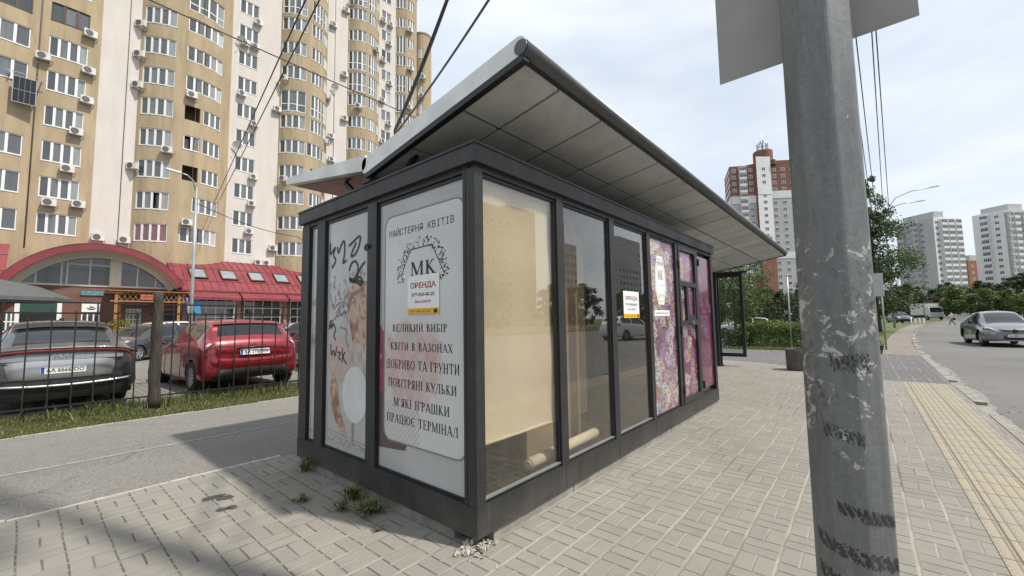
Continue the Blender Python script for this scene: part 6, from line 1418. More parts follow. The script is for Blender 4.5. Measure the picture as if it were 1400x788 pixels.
def tree(name, loc, h, crown, label, leaf='mid', n=60, per=60, size=.22, trunk_r=.16, trunk_h=None, group=None, cat='tree', seed=1):
    """crown: list of (height fraction, radius) outlines"""
    random.seed(seed); t = thing(name, loc, label, cat, group); b = MB(); th = trunk_h or h*.3; cs = []
    def rad(fr):
        for (f0, r0), (f1, r1) in zip(crown, crown[1:]):
            if f0 <= fr <= f1: return r0+(r1-r0)*(fr-f0)/(f1-f0)
        return .1
    while len(cs) < n:
        fr = random.uniform(crown[0][0], crown[-1][0]); rr = rad(fr)
        if random.random() > rr/max(q[1] for q in crown)+.12: continue
        a = random.uniform(0, 2*pi); q = rr*sqrt(random.random())*random.uniform(.75,1.12); cs.append((Vector((q*cos(a), q*sin(a), fr*h)), random.uniform(.22,.40)*max(.6, min(rr, 2.2))))
    top = h*.9; pts = []; rs = []
    for i in range(9): f_ = i/8; pts.append((.12*sin(i*1.1)*f_*h*.06, .1*cos(i*.9)*f_*h*.06, top*f_)); rs.append(max(.015, trunk_r*(1-f_)**.8*(1.25 if i == 0 else 1)))
    b.tube(pts, rs, 8)
    for c_, rr in random.sample(cs, min(len(cs), 22)):
        z0 = max(th*.8, c_.z-hypot(c_.x,c_.y)*.8-.2); k = min(8, max(0, z0/top*8)); i = int(k); base = Vector(pts[i]).lerp(Vector(pts[min(8,i+1)]), k-i); mid = base.lerp(c_, .5)+Vector((0,0,.12*h*.1)); b.tube([base, mid, c_], [trunk_r*.34*(1-z0/h)+.012, trunk_r*.2*(1-z0/h)+.01, .008], 6, cap=False)
    part('trunk', b, bark, t); b = MB(); leaves(b, cs, per, 1.25, size); part('crown', b, LV[leaf], t); return t
t1 = tree('street_tree', (44,-2.7,-.05), 13.2, [(.10,1.2),(.2,2.5),(.42,2.9),(.6,2.2),(.78,1.5),(.9,1.3),(1.,.3)], 'tall leaning street tree by the footpath, half behind the close pole', 'mid', 110, 190, .17, .2, 2.2, seed=5)
tree('street_tree', (33,5.6,-.05), 6.4, [(.2,1.3),(.4,2.6),(.7,2.7),(.9,1.6),(1,.4)], 'pale green tree behind the shelter under the canopy tip', 'light', 70, 120, .15, .12, 1.6, seed=6)
tree('street_tree', (41,8.6,-.05), 7.0, [(.15,1.5),(.4,3.),(.7,2.9),(.9,1.8),(1,.4)], 'green tree seen through the shelter glass', 'mid', 70, 110, .17, .14, 1.8, seed=7)
tree('round_bush', (38,3.4,-.1), 3.4, [(.0,1.6),(.3,2.5),(.6,2.5),(.85,1.5),(1,.4)], 'dark round bush above the clipped hedge', 'dark', 80, 130, .14, .05, .5, cat='bush', seed=8)
tree('round_bush', (46,-.2,-.1), 2.6, [(.0,1.2),(.3,2.1),(.6,2.0),(.85,1.2),(1,.3)], 'small dark bush behind the thin pole, next to the street tree', 'dark', 50, 60, .2, .05, .5, cat='bush', seed=9)
def hedge(loc, lx, ly, h, label, seed, leaf='hedge', n=9000, rz=0.):
    random.seed(seed); t = thing('clipped_hedge', loc, label, 'hedge', None, rz); b = MB()
    for i in range(n):
        x_, y_ = random.uniform(-lx,lx), random.uniform(-ly,ly); hh = h*(1+.10*sin(x_*1.7+seed)+.06*sin(y_*2.9)); z_ = hh*random.random()**.55
        if random.random() < .5:
            e = random.choice((0,1,2,3)); 
            if e == 0: x_ = -lx+random.uniform(-.08,.12)
            elif e == 1: y_ = -ly+random.uniform(-.08,.12)
            elif e == 2: z_ = hh+random.gauss(0,.04)
            else: y_ = ly-random.uniform(-.08,.12)
        n_ = Vector((random.uniform(-1,1), random.uniform(-1,1), random.uniform(0,1.3))).normalized(); t_ = n_.orthogonal().normalized(); t_.rotate(Matrix.Rotation(random.uniform(0,6.28),3,n_)); w_ = n_.cross(t_); s_ = random.uniform(.05,.10); q = Vector((x_,y_,max(.02,z_)))
        b.add([q-t_*s_*.6, q+w_*s_*.4, q+t_*s_*.6, q-w_*s_*.4], [(0,1,2,3)])
    part('foliage', b, LV[leaf], t); b = MB()
    for i in range(24): x_, y_ = random.uniform(-lx,lx)*.9, random.uniform(-ly,ly)*.8; b.tube([(x_,y_,0),(x_+random.uniform(-.1,.1),y_+random.uniform(-.1,.1),h*.7)], .012, 5)
    part('stem', b, bark, t); return t
hedge((22.6,1.3,-.02), 2.2, 1.5, 1.05, 'bright green clipped hedge behind the ribbed planter', 3, n=16000)
hedge((20.8,2.9,-.02), .8, .55, .75, 'low darker hedge clump beside the shelter glass', 4, 'mid', 4000)
hedge((29,-.4,-.02), 3.2, .7, .9, 'far part of the hedge running to the street tree', 5, n=9000)
lw_ = MB(); slab(lw_, [(18.2,-2.1),(26,-2.53),(35,-3.08),(52,-4.28),(75,-6.58),(95,-5.5),(120,40),(60,60),(18.9,3.0)], -.012); struct('lawn', lw_, M['turf'])
random.seed(13); gr2 = MB()
blades(gr2, 5000, lambda: 18.4+abs(random.gauss(0,1.4)), lambda: random.uniform(-2.0,3.2), .04, .12, -.02, .010)
blades(gr2, 3500, lambda: random.uniform(24,34), lambda: random.uniform(-2.45,.5), .03, .09, -.02, .012)
blades(gr2, 3000, lambda: random.uniform(34,50), lambda: random.uniform(-2.9,.5), .03, .09, -.02, .016)
props(part('lawn_grass', gr2, M['grass']), kind='stuff')
# the far trees along the other side of the junction
random.seed(40)
far_dark = tree('broadleaf_tree', (152,-38,-.1), 11.5, [(.1,3),(.3,5.2),(.6,5.4),(.85,3.4),(1,.8)], 'first big dark tree from the right in the far row', 'dark', 90, 60, .55, .3, 2.2, 'far trees beyond the junction', seed=41)
far_light = tree('broadleaf_tree', (132,-21.5,-.1), 6.8, [(.25,1.6),(.45,3.0),(.7,3.0),(.9,1.8),(1,.5)], 'lighter small tree in front of the grey tower block', 'light', 60, 60, .38, .18, 2.0, 'far trees beyond the junction', seed=42)
def put_tree(src, x, y, sc, rz, label):
    o = copy_tree(src); o.location = (x, y, -.1); o.scale = (sc,)*3; o.rotation_euler = (0,0,rz); o['label'] = label; return o
for i, (s_, x_, y_, sc, lb) in enumerate((
    (far_dark,150,-30.5,.95,'dark tree left of the biggest far tree'),(far_dark,160,-47,1.08,'tallest dark tree at the far right edge'),(far_dark,168,-27,.9,'dark tree at the foot of the grey tower block'),(far_light,134,-25.5,.95,'second light small tree in front of the grey tower block'),
    (far_light,137,-17.5,1.15,'reddish shaded tree beside the low brown building'),(far_dark,190,-22,1.0,'dark tree behind the white box truck'),(far_dark,175,-12,.95,'dark tree behind the black suv'),(far_dark,210,-12,1.1,'far dark tree glimpsed behind the street tree'),
    (far_light,100,2,1.2,'light tree glimpsed behind the sign post'),(far_dark,130,8,1.0,'dark tree below the red topped tower'),(far_dark,150,22,1.0,'dark tree behind the round bush'),(far_dark,120,30,.9,'dark tree left below the red topped tower'),(far_light,70,20,1.2,'light tree far behind the shelter glass'),(far_dark,90,26,.9,'dark tree far behind the shelter glass'))):
    put_tree(s_, x_, y_, sc, i*1.1, lb)
# flower bushes before the restaurant porch, weeds by the kiosk
tree('flower_bush', (2.9,42.4,0), 2.0, [(.0,.5),(.3,.8),(.7,.8),(1,.3)], 'yellow flowering bush by the left porch post', 'yellow', 26, 60, .14, .03, .3, cat='bush', seed=51)
tree('flower_bush', (4.2,42.6,0), 1.0, [(.0,.6),(.4,.8),(.8,.6),(1,.3)], 'low yellow green bush in front of the lattice window', 'yellow', 20, 50, .13, .03, .2, cat='bush', seed=52)
def weed(loc, rr, h, n, label, seed, fat=.007):
    random.seed(seed); b = MB()
    for i in range(n):
        a = random.uniform(0,2*pi); l_ = h*random.uniform(.5,1.1); out = rr*random.uniform(.3,1.0); P0 = Vector((random.gauss(0,rr*.15), random.gauss(0,rr*.15), 0)); P2 = P0+Vector((cos(a)*out, sin(a)*out, l_*random.uniform(.4,1))); P1 = P0.lerp(P2,.5)+Vector((0,0,l_*.35)); w_ = Vector((-sin(a),cos(a),0))*fat*random.uniform(.6,1.3)
        b.add([P0-w_*.4,P0+w_*.4,P1+w_,P1-w_,P2], [(0,1,2,3),(3,2,4)])
        if random.random() < .6:
            q = P1+Vector((random.gauss(0,.02),random.gauss(0,.02),random.gauss(0,.01))); s_ = fat*1.5; d = Vector((random.uniform(-1,1),random.uniform(-1,1),random.uniform(-.2,.6))).normalized(); e = d.orthogonal().normalized(); b.add([q-d*s_,q+e*s_*.5,q+d*s_,q-e*s_*.5], [(0,1,2,3)])
    o = one('weed', b, M['weed'], label, 'weed', None); o.location = loc; return o
M['weed'] = leaf_mat('weed_leaves', [(0,(.05,.075,.022)),(.5,(.10,.13,.04)),(.8,(.17,.18,.07)),(1,(.28,.23,.11))])
weed((-.12,1.02,0), .20, .09, 90, 'largest leafy weed growing below the text poster', 61); weed((-.09,1.33,0), .17, .15, 60, 'tall grassy weed below the post between both posters', 62, .006)
weed((-.24,1.20,0), .10, .08, 50, 'small grassy weed between the two bigger weeds and the path', 63, .006); weed((-.06,2.30,0), .10, .13, 50, 'weed at the far corner post of the poster side', 64); weed((-.36,1.62,0), .09, .05, 36, 'flat weed in a paver joint nearest the shadow edge', 65, .006); weed((-.25,.72,0), .05, .03, 20, 'tiny weed on the pavers before the text poster', 66, .006)

# added unseen tree belt behind the viewer, dims light reaching the poster side
random.seed(90); tb_ = MB(); cs_ = [(Vector((-24+random.gauss(0,1.6), random.uniform(-26,34), 1.0+11.5*random.random())), random.uniform(1.2,2.2)) for _ in range(230)]; leaves(tb_, cs_, 34, 1.2, .55)
for i in range(14): tb_.tube([(-24+random.uniform(-.8,.8),-24+4.2*i,-.1),(-24+random.uniform(-.8,.8),-24+4.2*i,8.5)], .2, 6)
props(part('added_treeline', tb_, LV['mid']), kind='stuff')
# ------------------------------------------------------------------ street furniture on the right
b = MB(); N_ = 56; prof = []
for z_, k in ((0,.96),(.03,1.),(.50,1.02),(.55,1.)):
    prof.append([(.30*k*(1-(.05 if j % 2 else 0))*cos(2*pi*j/N_), .30*k*(1-(.05 if j % 2 else 0))*sin(2*pi*j/N_), z_) for j in range(N_+1)])
prof.append([(.25*cos(2*pi*j/N_), .25*sin(2*pi*j/N_), .55) for j in range(N_+1)]); prof.append([(.24*cos(2*pi*j/N_), .24*sin(2*pi*j/N_), .44) for j in range(N_+1)]); prof.append([(0,0,.44)]*(N_+1))
bn = thing('concrete_planter', (11.35,-.53,0), 'dark ribbed round planter on the pavers before the hedge', 'planter'); b.grid(prof, smooth=False); part('ribbed_body', clean(b.mesh('ribbed_body', mat('planter_concrete', (.12,.105,.095), .9, var=.3, bump=.3))), None, bn)
b = MB(); b.lathe([(0,.0),(.24,.0),(.24,.01),(0,.02)], (0,0,.442), 'z', 24); part('soil_fill', b, M['soil'], bn)
b = MB(); b.tube([(19.2,.53,-.02),(19.2,.53,3.15)], .028, 10); b.lathe([(0,0),(.05,0),(.05,.03),(0,.05)], (19.2,.53,3.13), 'z', 10); b.box(19.1,19.3,.43,.63,-.02,.01); one('thin_pole', b, M['steel'], 'bare thin grey pole rising behind the ribbed planter', 'pole')
st_ = thing('street_sign', (20.7,-2.48,0), 'grey back of a small street sign on a slim post at the footpath', 'sign'); b = MB(); b.tube([(0,0,-.05),(0,0,3.0)], .03, 10); part('post', b, M['steel'], st_)
b = MB(); b.box(-.06,-.045,-.08,.58,2.15,3.1); part('plate', b, mat('sign_back_pale', (.42,.42,.41), .6, var=.05), st_); b = MB(); b.box(-.045,.03,-.03,.03,2.4,2.45); b.box(-.045,.03,-.03,.03,2.8,2.85); part('clamp', b, M['steel'], st_)
weed((20.6,-2.30,0), .25, .22, 120, 'tuft of grass round the foot of the slim sign post', 67, .015)
bl = None
for i in range(4):
    if bl is None: b = MB(); b.lathe([(.09,0),(.09,.75),(.06,.82),(0,.84)], (0,0,0), 'z', 12); bl = one('bollard', b, M['window_white'], 'short white bollard in the row before the black suv', 'bollard', 'white bollards at the footpath end'); o = bl
    else: o = bl.copy(); COL.objects.link(o)
    o.location = (82+i*.2, -7.0-i*.45, -.1)
def street_lamp(loc, h, arms, label, rz=0.):
    t = thing('street_lamp', loc, label, 'street lamp', None, rz); b = MB(); b.tube([(0,0,0),(0,0,h*.4),(0,0,h)], [.10,.085,.055], 12); part('pole', b, mat('lamp_grey', (.34,.35,.36), .5, metal=.3), t)
    b = MB(); hd = MB()
    for (dx, dy, dz, l_) in arms:
        e = Vector((dx,dy,0)).normalized(); b.tube([(0,0,h-.3),tuple(e*l_*.25+Vector((0,0,h-.3+dz*.7))),tuple(e*l_*.6+Vector((0,0,h-.3+dz*.95))),tuple(e*l_+Vector((0,0,h-.3+dz)))], .04, 8)
        q = e*(l_+.05)+Vector((0,0,h-.3+dz)); hd.bar(q-e*.05, q+e*.6+Vector((0,0,.05)), .22, .09)
    part('arm', b, M['steel'], t); part('lamp_head', hd, M['window_white'], t); return t
street_lamp((3.95,26,0), 9.1, [(-1,-.1,.9,.75)], 'grey street lamp with curved arm in front of the restaurant')
street_lamp((57,-4.2,-.05), 12.5, [(.1,-1,2.1,3.6),(.25,-1,.9,2.6)], 'double armed street lamp rising out of the tall street tree')
# overhead cables
cm_ = mat('cable_black', (.014,.014,.015), .5)
def cable(pts, rad, label, sag=0., grp=None):
    P = []; 
    for (a, c_) in zip(pts, pts[1:]):
        for i in range(12):
            t = i/12; q = Vector(a).lerp(Vector(c_), t); q.z -= sag*4*t*(1-t); P.append(q)
    P.append(Vector(pts[-1])); b = MB(); b.tube(P, rad, 6); return one('overhead_cable', b, cm_, label, 'cable', grp)
cable([(1.15,2.62,3.12),(.8,2.12,3.65),(.3,.62,4.12),(PX+.02,PY+.1,5.2)], .013, 'thickest black cable rising from the kiosk roof', .03); cable([(1.16,2.615,3.12),(.81,2.12,3.64),(.30,.605,4.115),(PX+.02,PY+.1,5.18)], .009, 'black cable twisted beside the thickest cable from the kiosk roof', .05)
cable([(1.2,2.6,3.1),(.86,2.16,3.66),(.3,.12,3.87),(PX+.02,PY+.1,4.6)], .010, 'single black cable rising from the kiosk roof, the lower one', .03)
cable([(-14,25,18.2),(1.7,25,18.1),(17.4,25,18.05),(45,25,18.3)], .035, 'long dark cable crossing level in front of the tower', .05)
cable([(10.8,49.2,14.6),(4.28,12,12.77),(2.8,3.5,12.35)], .028, 'upper of two cables slanting across the tower to a tan bay'); cable([(10.4,49.1,14.5),(3.81,12,12.48),(2.3,3.5,12.0)], .028, 'lower of two cables slanting across the tower to a tan bay')
cable([(4.0,26,8.2),(11,30,7.9),(22,40,7.4)], .02, 'thin cable from the street lamp to the third bay', .3)
for i, (a, c_) in enumerate((((15,-2.05,10.2),(30,-2.51,9.6)),((15,-2.25,10.2),(31,-2.75,9.6)),((15,-2.63,10.28),(32,-3.2,9.8)),((15,-2.73,10.23),(45,-4.0,9.4)))):
    d = Vector(c_)-Vector(a); cable([tuple(Vector(a)-d*.9), a, c_, tuple(Vector(c_)+d*(.9 if i < 3 else .4))], .017, ('first','second','third','last')[i]+' wire from the close pole, hanging below the sign back', .0)
# ------------------------------------------------------------------ walkers
def person(loc, rz, joints, links, mats_, label, h=1.75):
    """one skinned body; colours by height bands"""
    me = bpy.data.meshes.new('person'); names = list(joints); me.from_pydata([joints[k][0] for k in names], [(names.index(a), names.index(c_)) for a, c_ in links], [])
    o = bpy.data.objects.new('person', me); COL.objects.link(o); sk = o.modifiers.new('skin', 'SKIN'); sb_ = o.modifiers.new('sub', 'SUBSURF'); sb_.levels = 2; sb_.render_levels = 2
    for i, k in enumerate(names): rr = joints[k][1]; me.skin_vertices[0].data[i].radius = (rr, rr) if not isinstance(rr, tuple) else rr
    me.skin_vertices[0].data[names.index('pelvis')].use_root = True
    bpy.context.view_layer.update(); m2 = bpy.data.meshes.new_from_object(o.evaluated_get(bpy.context.evaluated_depsgraph_get())); o.modifiers.clear(); o.data = m2
    m2.materials.clear()
    for m_ in mats_: m2.materials.append(m_)
    for p_ in m2.polygons:
        z_ = p_.center.z; y_ = abs(p_.center.y); p_.use_smooth = True
        p_.material_index = 3 if z_ > h*.935 else 2 if z_ > h*.845 else 0 if z_ > h*.53 else (4 if z_ < .09 else 1)
        if .30 < y_ and z_ < h*.60 and z_ > .6: p_.material_index = 2
    o.location = loc; o.rotation_euler = (0,0,rz); return props(o, label, 'person')
skin_ = mat('skin', (.42,.26,.19), .6, world=False); hair_ = mat('hair', (.04,.03,.025), .7, world=False); shoe_ = mat('shoe', (.4,.4,.4), .6, world=False)
def walk(st): return ({'pelvis': ((0,0,.95),(.13,.10)), 'waist': ((.01,0,1.1),(.13,.10)), 'chest': ((.03,0,1.32),(.16,.11)), 'neck': ((.04,0,1.49),.055), 'jaw': ((.07,0,1.57),(.07,.075)), 'head': ((.06,0,1.67),(.085,.095)),
    'lsh': ((.03,.18,1.41),.06), 'lel': ((.03-st*.18,.24,1.15),.045), 'lha': ((.10-st*.2,.25,.93),.035), 'rsh': ((.03,-.18,1.41),.06), 'rel': ((.03+st*.14,-.24,1.15),.045), 'rha': ((.22+st*.22,-.24,.98),.035),
    'lhi': ((0,.09,.90),.10), 'lkn': ((.10+st*.22,.10,.50),.068), 'lan': ((.02+st*.46,.10,.09),.045), 'lto': ((.18+st*.48,.11,.05),.04), 'rhi': ((0,-.09,.90),.10), 'rkn': ((.02-st*.16,-.10,.50),.068), 'ran': ((-st*.52,-.10,.13),.045), 'rto': ((.12-st*.48,-.11,.05),.04)},
   [('pelvis','waist'),('waist','chest'),('chest','neck'),('neck','jaw'),('jaw','head'),('chest','lsh'),('lsh','lel'),('lel','lha'),('chest','rsh'),('rsh','rel'),('rel','rha'),('pelvis','lhi'),('lhi','lkn'),('lkn','lan'),('lan','lto'),('pelvis','rhi'),('rhi','rkn'),('rkn','ran'),('ran','rto')])
j_, l_ = walk(1.); person((73.6,-10.2,-.12), R(130), j_, l_, [mat('white_top', (.62,.61,.58), .8, world=False), mat('blue_jeans', (.06,.09,.16), .85, world=False), skin_, hair_, shoe_], 'person in white top and blue jeans striding across the road')
j_, l_ = walk(.25); person((-2.25,38.6,.02), R(-60), j_, l_, [mat('pink_jacket', (.36,.10,.14), .8, world=False), mat('dark_trousers', (.03,.03,.035), .85, world=False), skin_, hair_, shoe_], 'person in pink jacket standing under the edge of the grey parasol')
j_, l_ = walk(.1); person((-.95,42.0,.02), R(-90), j_, l_, [mat('dark_jacket', (.035,.04,.05), .8, world=False), mat('black_trousers', (.02,.02,.022), .85, world=False), skin_, hair_, shoe_], 'person in dark jacket at the open doorway of the restaurant')
# ------------------------------------------------------------------ far tower blocks
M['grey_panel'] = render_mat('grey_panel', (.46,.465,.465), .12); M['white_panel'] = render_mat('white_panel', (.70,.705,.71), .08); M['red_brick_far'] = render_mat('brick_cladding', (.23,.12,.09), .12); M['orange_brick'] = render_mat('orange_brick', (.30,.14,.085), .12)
fwm = MB(); fwm.box(-.85,.85,-.06,.02,0,1.5); fwm.add([(-.74,-.07,.12),(-.06,-.07,.12),(-.06,-.07,1.38),(-.74,-.07,1.38)], [(0,1,2,3)], 1); fwm.add([(.06,-.07,.12),(.74,-.07,.12),(.74,-.07,1.38),(.06,-.07,1.38)], [(0,1,2,3)], 1)
bal = MB(); bal.box(-1.5,1.5,-1.1,.02,-.55,.5); bal.box(-1.5,1.5,-1.05,.02,2.0,2.2); 
for i in range(5): bal.box(-1.5+.73*i,-1.42+.73*i,-1.08,-1.0,.5,2.0)
for i in range(4): bal.add([(-1.42+.73*i,-1.02,.5),(-.77+.73*i,-1.02,.5),(-.77+.73*i,-1.02,2.0),(-1.42+.73*i,-1.02,2.0)], [(0,1,2,3)], 1)
bal.box(-1.5,-1.44,-1.0,.0,.5,2.0); bal.box(1.44,1.5,-1.0,.0,.5,2.0)
FWM = fwm.mesh('far_window', [M['window_white'], M['dark_pane']])
BALS = [bal.mesh('far_balcony', [M[k], M[pn]]) for k, pn in (('white_panel','dark_pane'),('grey_panel','pane'),('red_brick_far','dark_pane'))]
def facade(root, P0, ang, width, floors, z0, dz, cols, base, items):
    """collect windows on a wall that starts at P0 and runs along ang (seen from outside, left to right)"""
    for k in range(floors):
        for (s_, kind) in cols:
            if kind == 'skip': continue
            x_ = P0[0]+cos(ang)*s_-base[0]; y_ = P0[1]+sin(ang)*s_-base[1]
            items.append((kind, (x_, y_, z0+dz*k), ang))
def put_items(root, items, limit=96):
    items.sort(key=lambda q: (0 if isinstance(q[0], str) and q[0] == 'b' else 1, -q[1][2])); first = items[:limit]; rest_ = items[limit:]; random.seed(77)
    def me_of(kind): return FWM if kind == 'w' else BALS[{'b': 0, 'g': 1, 'r': 2}[kind]]
    for kind, p_, a in first:
        o = bpy.data.objects.new('window' if kind == 'w' else 'balcony', me_of(kind)); COL.objects.link(o); o.parent = root; o.location = p_; o.rotation_euler = (0,0,a)
    groups = {}
    for kind, p_, a in rest_: groups.setdefault(kind, []).append((p_, a))
    for kind, lst in groups.items():
        src = me_of(kind); b = MB()
        for p_, a in lst:
            Mx = Matrix.Translation(p_) @ Matrix.Rotation(a, 4, 'Z'); base = len(b.v); b.v += [tuple(Mx @ v.co) for v in src.vertices]
            for q in src.polygons: b.f.append(tuple(base+i for i in q.vertices)); b.m.append(q.material_index); b.sm.append(False)
        o = part('small_windows' if kind == 'w' else 'small_balconies', b, list(src.materials), root); o['kind'] = 'stuff'
def block(name, corner, aL, wL, aR, wR, h, label, colsL, colsR, floors, wallL='grey_panel', wallR='white_panel', cat='building'):
    """corner nearest to us; left face runs away along aL, right face along aR"""
    t = thing(name, (corner[0], corner[1], 0), label, cat); L_ = Vector((cos(aL), sin(aL)))*wL; R_ = Vector((cos(aR), sin(aR)))*wR
    q = [(0,0), (R_.x,R_.y), (R_.x+L_.x,R_.y+L_.y), (L_.x,L_.y)]
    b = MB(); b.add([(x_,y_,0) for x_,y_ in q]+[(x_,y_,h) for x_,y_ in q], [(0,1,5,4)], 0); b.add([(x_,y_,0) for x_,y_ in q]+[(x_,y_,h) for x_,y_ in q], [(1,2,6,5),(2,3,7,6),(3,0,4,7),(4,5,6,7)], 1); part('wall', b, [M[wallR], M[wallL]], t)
    b = MB(); n1 = len(q); pz = [(x_*.84+q[2][0]*.08,y_*.84+q[2][1]*.08) for x_,y_ in q]; sub = [(pz[3][0]*.0+ (pz[0][0]+pz[3][0]*1.)/2*1.0, (pz[0][1]+pz[3][1])/2)]
    A = [((L_.x*.10+R_.x*.2),(L_.y*.10+R_.y*.2)), ((L_.x*.10+R_.x*.55),(L_.y*.10+R_.y*.55)), ((L_.x*.95+R_.x*.55),(L_.y*.95+R_.y*.55)), ((L_.x*.95+R_.x*.2),(L_.y*.95+R_.y*.2))]
    b.add([(x_,y_,h) for x_,y_ in A]+[(x_,y_,h+3.2) for x_,y_ in A], [(0,1,5,4),(1,2,6,5),(2,3,7,6),(3,0,4,7),(4,5,6,7)]); part('roof_house', b, M['grey_panel'], t)
    items = []; dz = (h-2)/floors
    facade(t, (corner[0]+L_.x, corner[1]+L_.y), aL+pi, wL, floors, 1.6, dz, colsL, corner, items); facade(t, corner, aR, wR, floors, 1.6, dz, colsR, corner, items); put_items(t, items); return t
AL, AR_ = R(47.4), R(-42.6)
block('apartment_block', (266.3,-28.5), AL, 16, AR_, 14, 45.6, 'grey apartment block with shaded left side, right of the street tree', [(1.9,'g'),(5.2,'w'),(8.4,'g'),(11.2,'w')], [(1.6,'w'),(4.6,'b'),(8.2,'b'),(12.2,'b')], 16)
block('apartment_block', (287.5,-53.5), AL, 12, AR_, 22, 48.5, 'pale apartment block cut by the picture edge on the far right', [(5,'b'),(9.2,'w')], [(2.0,'g'),(5.6,'b'),(10,'g'),(14,'b'),(18,'g')], 16, 'white_panel', 'grey_panel')
block('brick_house', (342,-48), AL, 10, AR_, 14, 31, 'orange brick house low between the two grey blocks', [(3,'w')], [(3,'w'),(7,'w'),(11,'w')], 8, 'orange_brick', 'orange_brick')
block('low_building', (210,-22.5), AL, 8, AR_, 14, 7.2, 'low brown building behind the white truck', [(3,'w')], [(3,'w'),(7,'w'),(11,'w')], 2, 'orange_brick', 'concrete')
# red topped tower: facets, bands and a crown of steel on the roof
rt = thing('red_topped_tower', (214,34,0), 'tall white and brick red tower with a steel crown, behind the canopy tip', 'building')
fac = [((222.,47.5),(203.9,41.2),70.,'grey_panel'),((203.9,41.2),(209.6,32.2),70.,'grey_panel'),((208.6,31.2),(213.2,26.4),73.5,'white_panel'),((214.2,27.2),(223.,14.4),72.,'grey_panel'),((223.,14.4),(236,19),72.,'grey_panel')]
items = []
for (a_, c_, h, m_) in fac:
    d = Vector((c_[0]-a_[0], c_[1]-a_[1])); ang = atan2(d.y, d.x); n_ = Vector((d.y, -d.x)).normalized(); wd = d.length
    b = MB()
    def quad(z0, z1, off=0.): b.add([(a_[0]+n_.x*off,a_[1]+n_.y*off,z0),(c_[0]+n_.x*off,c_[1]+n_.y*off,z0),(c_[0]+n_.x*off,c_[1]+n_.y*off,z1),(a_[0]+n_.x*off,a_[1]+n_.y*off,z1)], [(0,1,2,3)])
    quad(0, h if m_ == 'white_panel' else h-14); part('wall', b, M[m_], rt, True)
    if m_ != 'white_panel': b = MB(); quad(h-14, h); part('brick_crown_wall', b, M['red_brick_far'], rt, True)
    b = MB(); quad(h-17.5, h-14.2, .12); part('white_band', b, M['white_panel'], rt, True); b = MB(); quad(27, 30, .12); part('white_band', b, M['white_panel'], rt, True)
    ncol = max(1, int(wd/3.4)); facade(rt, a_, ang, wd, 22, 3, 3.05, [(wd*(i+.5)/ncol, 'r' if (m_ == 'white_panel' and False) else ('b' if (i % 3 == 1 and m_ == 'grey_panel' and wd < 13) else 'w')) for i in range(ncol)], (214,34), items)
put_items(rt, items)
b = MB(); q = [(208.6,31.2),(213.2,26.4),(214.2,27.2),(223,14.4),(236,19),(228,48),(222,47.5),(203.9,41.2),(209.6,32.2)]; b.add([(x_,y_,69.9) for x_,y_ in q], [tuple(range(len(q)))]); b.add([(208.6,31.2,0),(209.6,32.2,0),(209.6,32.2,73.5),(208.6,31.2,73.5),(213.2,26.4,0),(214.2,27.2,0),(214.2,27.2,73.5),(213.2,26.4,73.5)], [(0,1,2,3),(4,5,6,7)]); b.box(213.5,222,24.5,38,69.9,72); part('roof', b, M['red_brick_far'], rt, True)
b = MB(); b.lathe([(4.0,72),(4.0,77.),(3.8,77.4),(0,77.5)], (216,29.5,0), 'z', 28, False); part('drum', b, M['red_brick_far'], rt, True)
b = MB()
for i in range(8): a = 2*pi*i/8; b.tube([(216+2.2*cos(a),29.5+2.2*sin(a),77.4),(216+2.2*cos(a),29.5+2.2*sin(a),80.8),(216+1.0*cos(a),29.5+1.0*sin(a),82.3),(216,29.5,82.8)], .16, 5)
b.tube([(216,29.5,77.4),(216,29.5,86.5)], .13, 5); b.lathe([(2.3,80.6),(2.4,80.9),(2.3,81.)], (216,29.5,0), 'z', 20); part('steel_crown', b, M['steel'], rt, True)
b = MB(); d = Vector((213.2-208.6, 26.4-31.2)).normalized(); n_ = Vector((d.y, -d.x))
for k in range(12): z_ = 24+3.05*k-23; c_ = Vector((210.9,28.8))+n_*.18; b.add([(c_.x-d.x*1.9,c_.y-d.y*1.9,z_),(c_.x+d.x*1.9,c_.y+d.y*1.9,z_),(c_.x+d.x*1.9,c_.y+d.y*1.9,z_+2.1),(c_.x-d.x*1.9,c_.y-d.y*1.9,z_+2.1)], [(0,1,2,3)])
part('brick_stripe', b, M['red_brick_far'], rt, True)
for (xa, ya), (xb, yb), zt_ in (((203.9,41.2),(209.6,32.2),19.),((208.6,31.2),(213.2,26.4),27.)):
    nn_ = Vector((yb-ya, xa-xb)).normalized()*.14; b = MB(); b.add([(xa+nn_.x,ya+nn_.y,0),(xb+nn_.x,yb+nn_.y,0),(xb+nn_.x,yb+nn_.y,zt_),(xa+nn_.x,ya+nn_.y,zt_)], [(0,1,2,3)]); part('brick_base', b, M['red_brick_far'], rt, True)
b = MB(); a_, c_ = (203.9,41.2),(209.6,32.2)
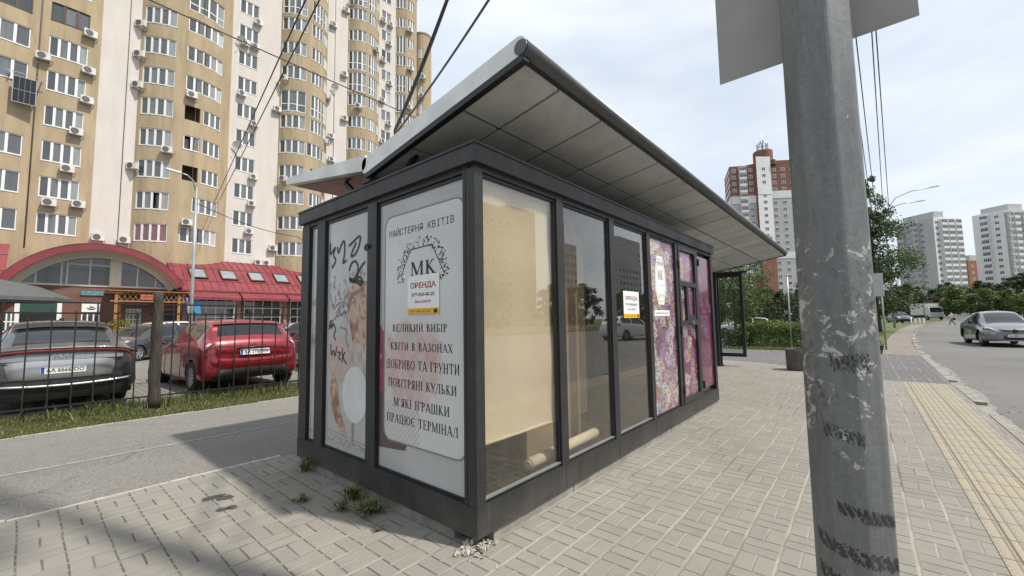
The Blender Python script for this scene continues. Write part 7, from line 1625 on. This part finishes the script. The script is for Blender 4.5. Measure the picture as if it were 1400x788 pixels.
# ------------------------------------------------------------------ across the road: seen only mirrored in the kiosk windows
def mirror_block(name, x0, x1, y0, depth, h, wall, label, nfl, ncol, extra=None):
    t = thing(name, ((x0+x1)/2, y0, 0), label, 'building'); b = MB(); b.box(x0,x1,y0-depth,y0,0,h)
    if extra: 
        for e in extra: b.box(*e)
    part('wall', b, M[wall], t, True); w = MB(); fr_ = MB()
    for k in range(nfl):
        for i in range(ncol):
            xc = x0+(x1-x0)*(i+.5)/ncol; z_ = 2+(h-4)*k/nfl; w.add([(xc+.8,y0+.02,z_),(xc-.8,y0+.02,z_),(xc-.8,y0+.02,z_+1.5),(xc+.8,y0+.02,z_+1.5)], [(0,1,2,3)]); fr_.box(xc-.95,xc+.95,y0+.003,y0+.015,z_-.15,z_+1.65)
    o = part('windows', fr_, M['window_white'], t, True); o['kind'] = 'stuff'; o2 = part('pane', w, M['dark_pane'], o, True)
    return t
mirror_block('apartment_block', 52, 86, -72, 6, 32.3, 'tan_wall', 'long tan block across the road, mirrored in the first kiosk window', 10, 10, [(86,99,-79,-74,0,34.5)])
mirror_block('apartment_block', 108.5, 119.5, -72, 3, 26.5, 'pink_wall', 'brown tower across the road, mirrored in the second kiosk window', 8, 5, [(108.5,113,-75,-72.5,26.5,34.5)])
mirror_block('apartment_block', 149, 178, -74, 3, 25.5, 'grey_panel', 'dark slab across the road, mirrored in the third kiosk window', 8, 9)
mirror_block('apartment_block', 180, 206, -86, 4, 41, 'grey_panel', 'taller grey slab behind, mirrored in the third kiosk window', 13, 9)
for i, (x_, y_, sc) in enumerate(((20,-30,.55),(34,-33,.6),(46,-31,.6),(58,-34,.65),(70,-32,.6),(84,-35,.65),(98,-34,.7),(112,-36,.7))):
    o = put_tree(far_dark, x_, y_, sc, i*.9, 'dark roadside tree across the road, mirrored in the kiosk windows'); o['group'] = 'roadside trees across the road'
vg = MB(); slab(vg, [(-60,-90),(220,-90),(220,-60.2),(110,-26.2),(-60,-26.2)], -.02); struct('verge', vg, M['soil'])
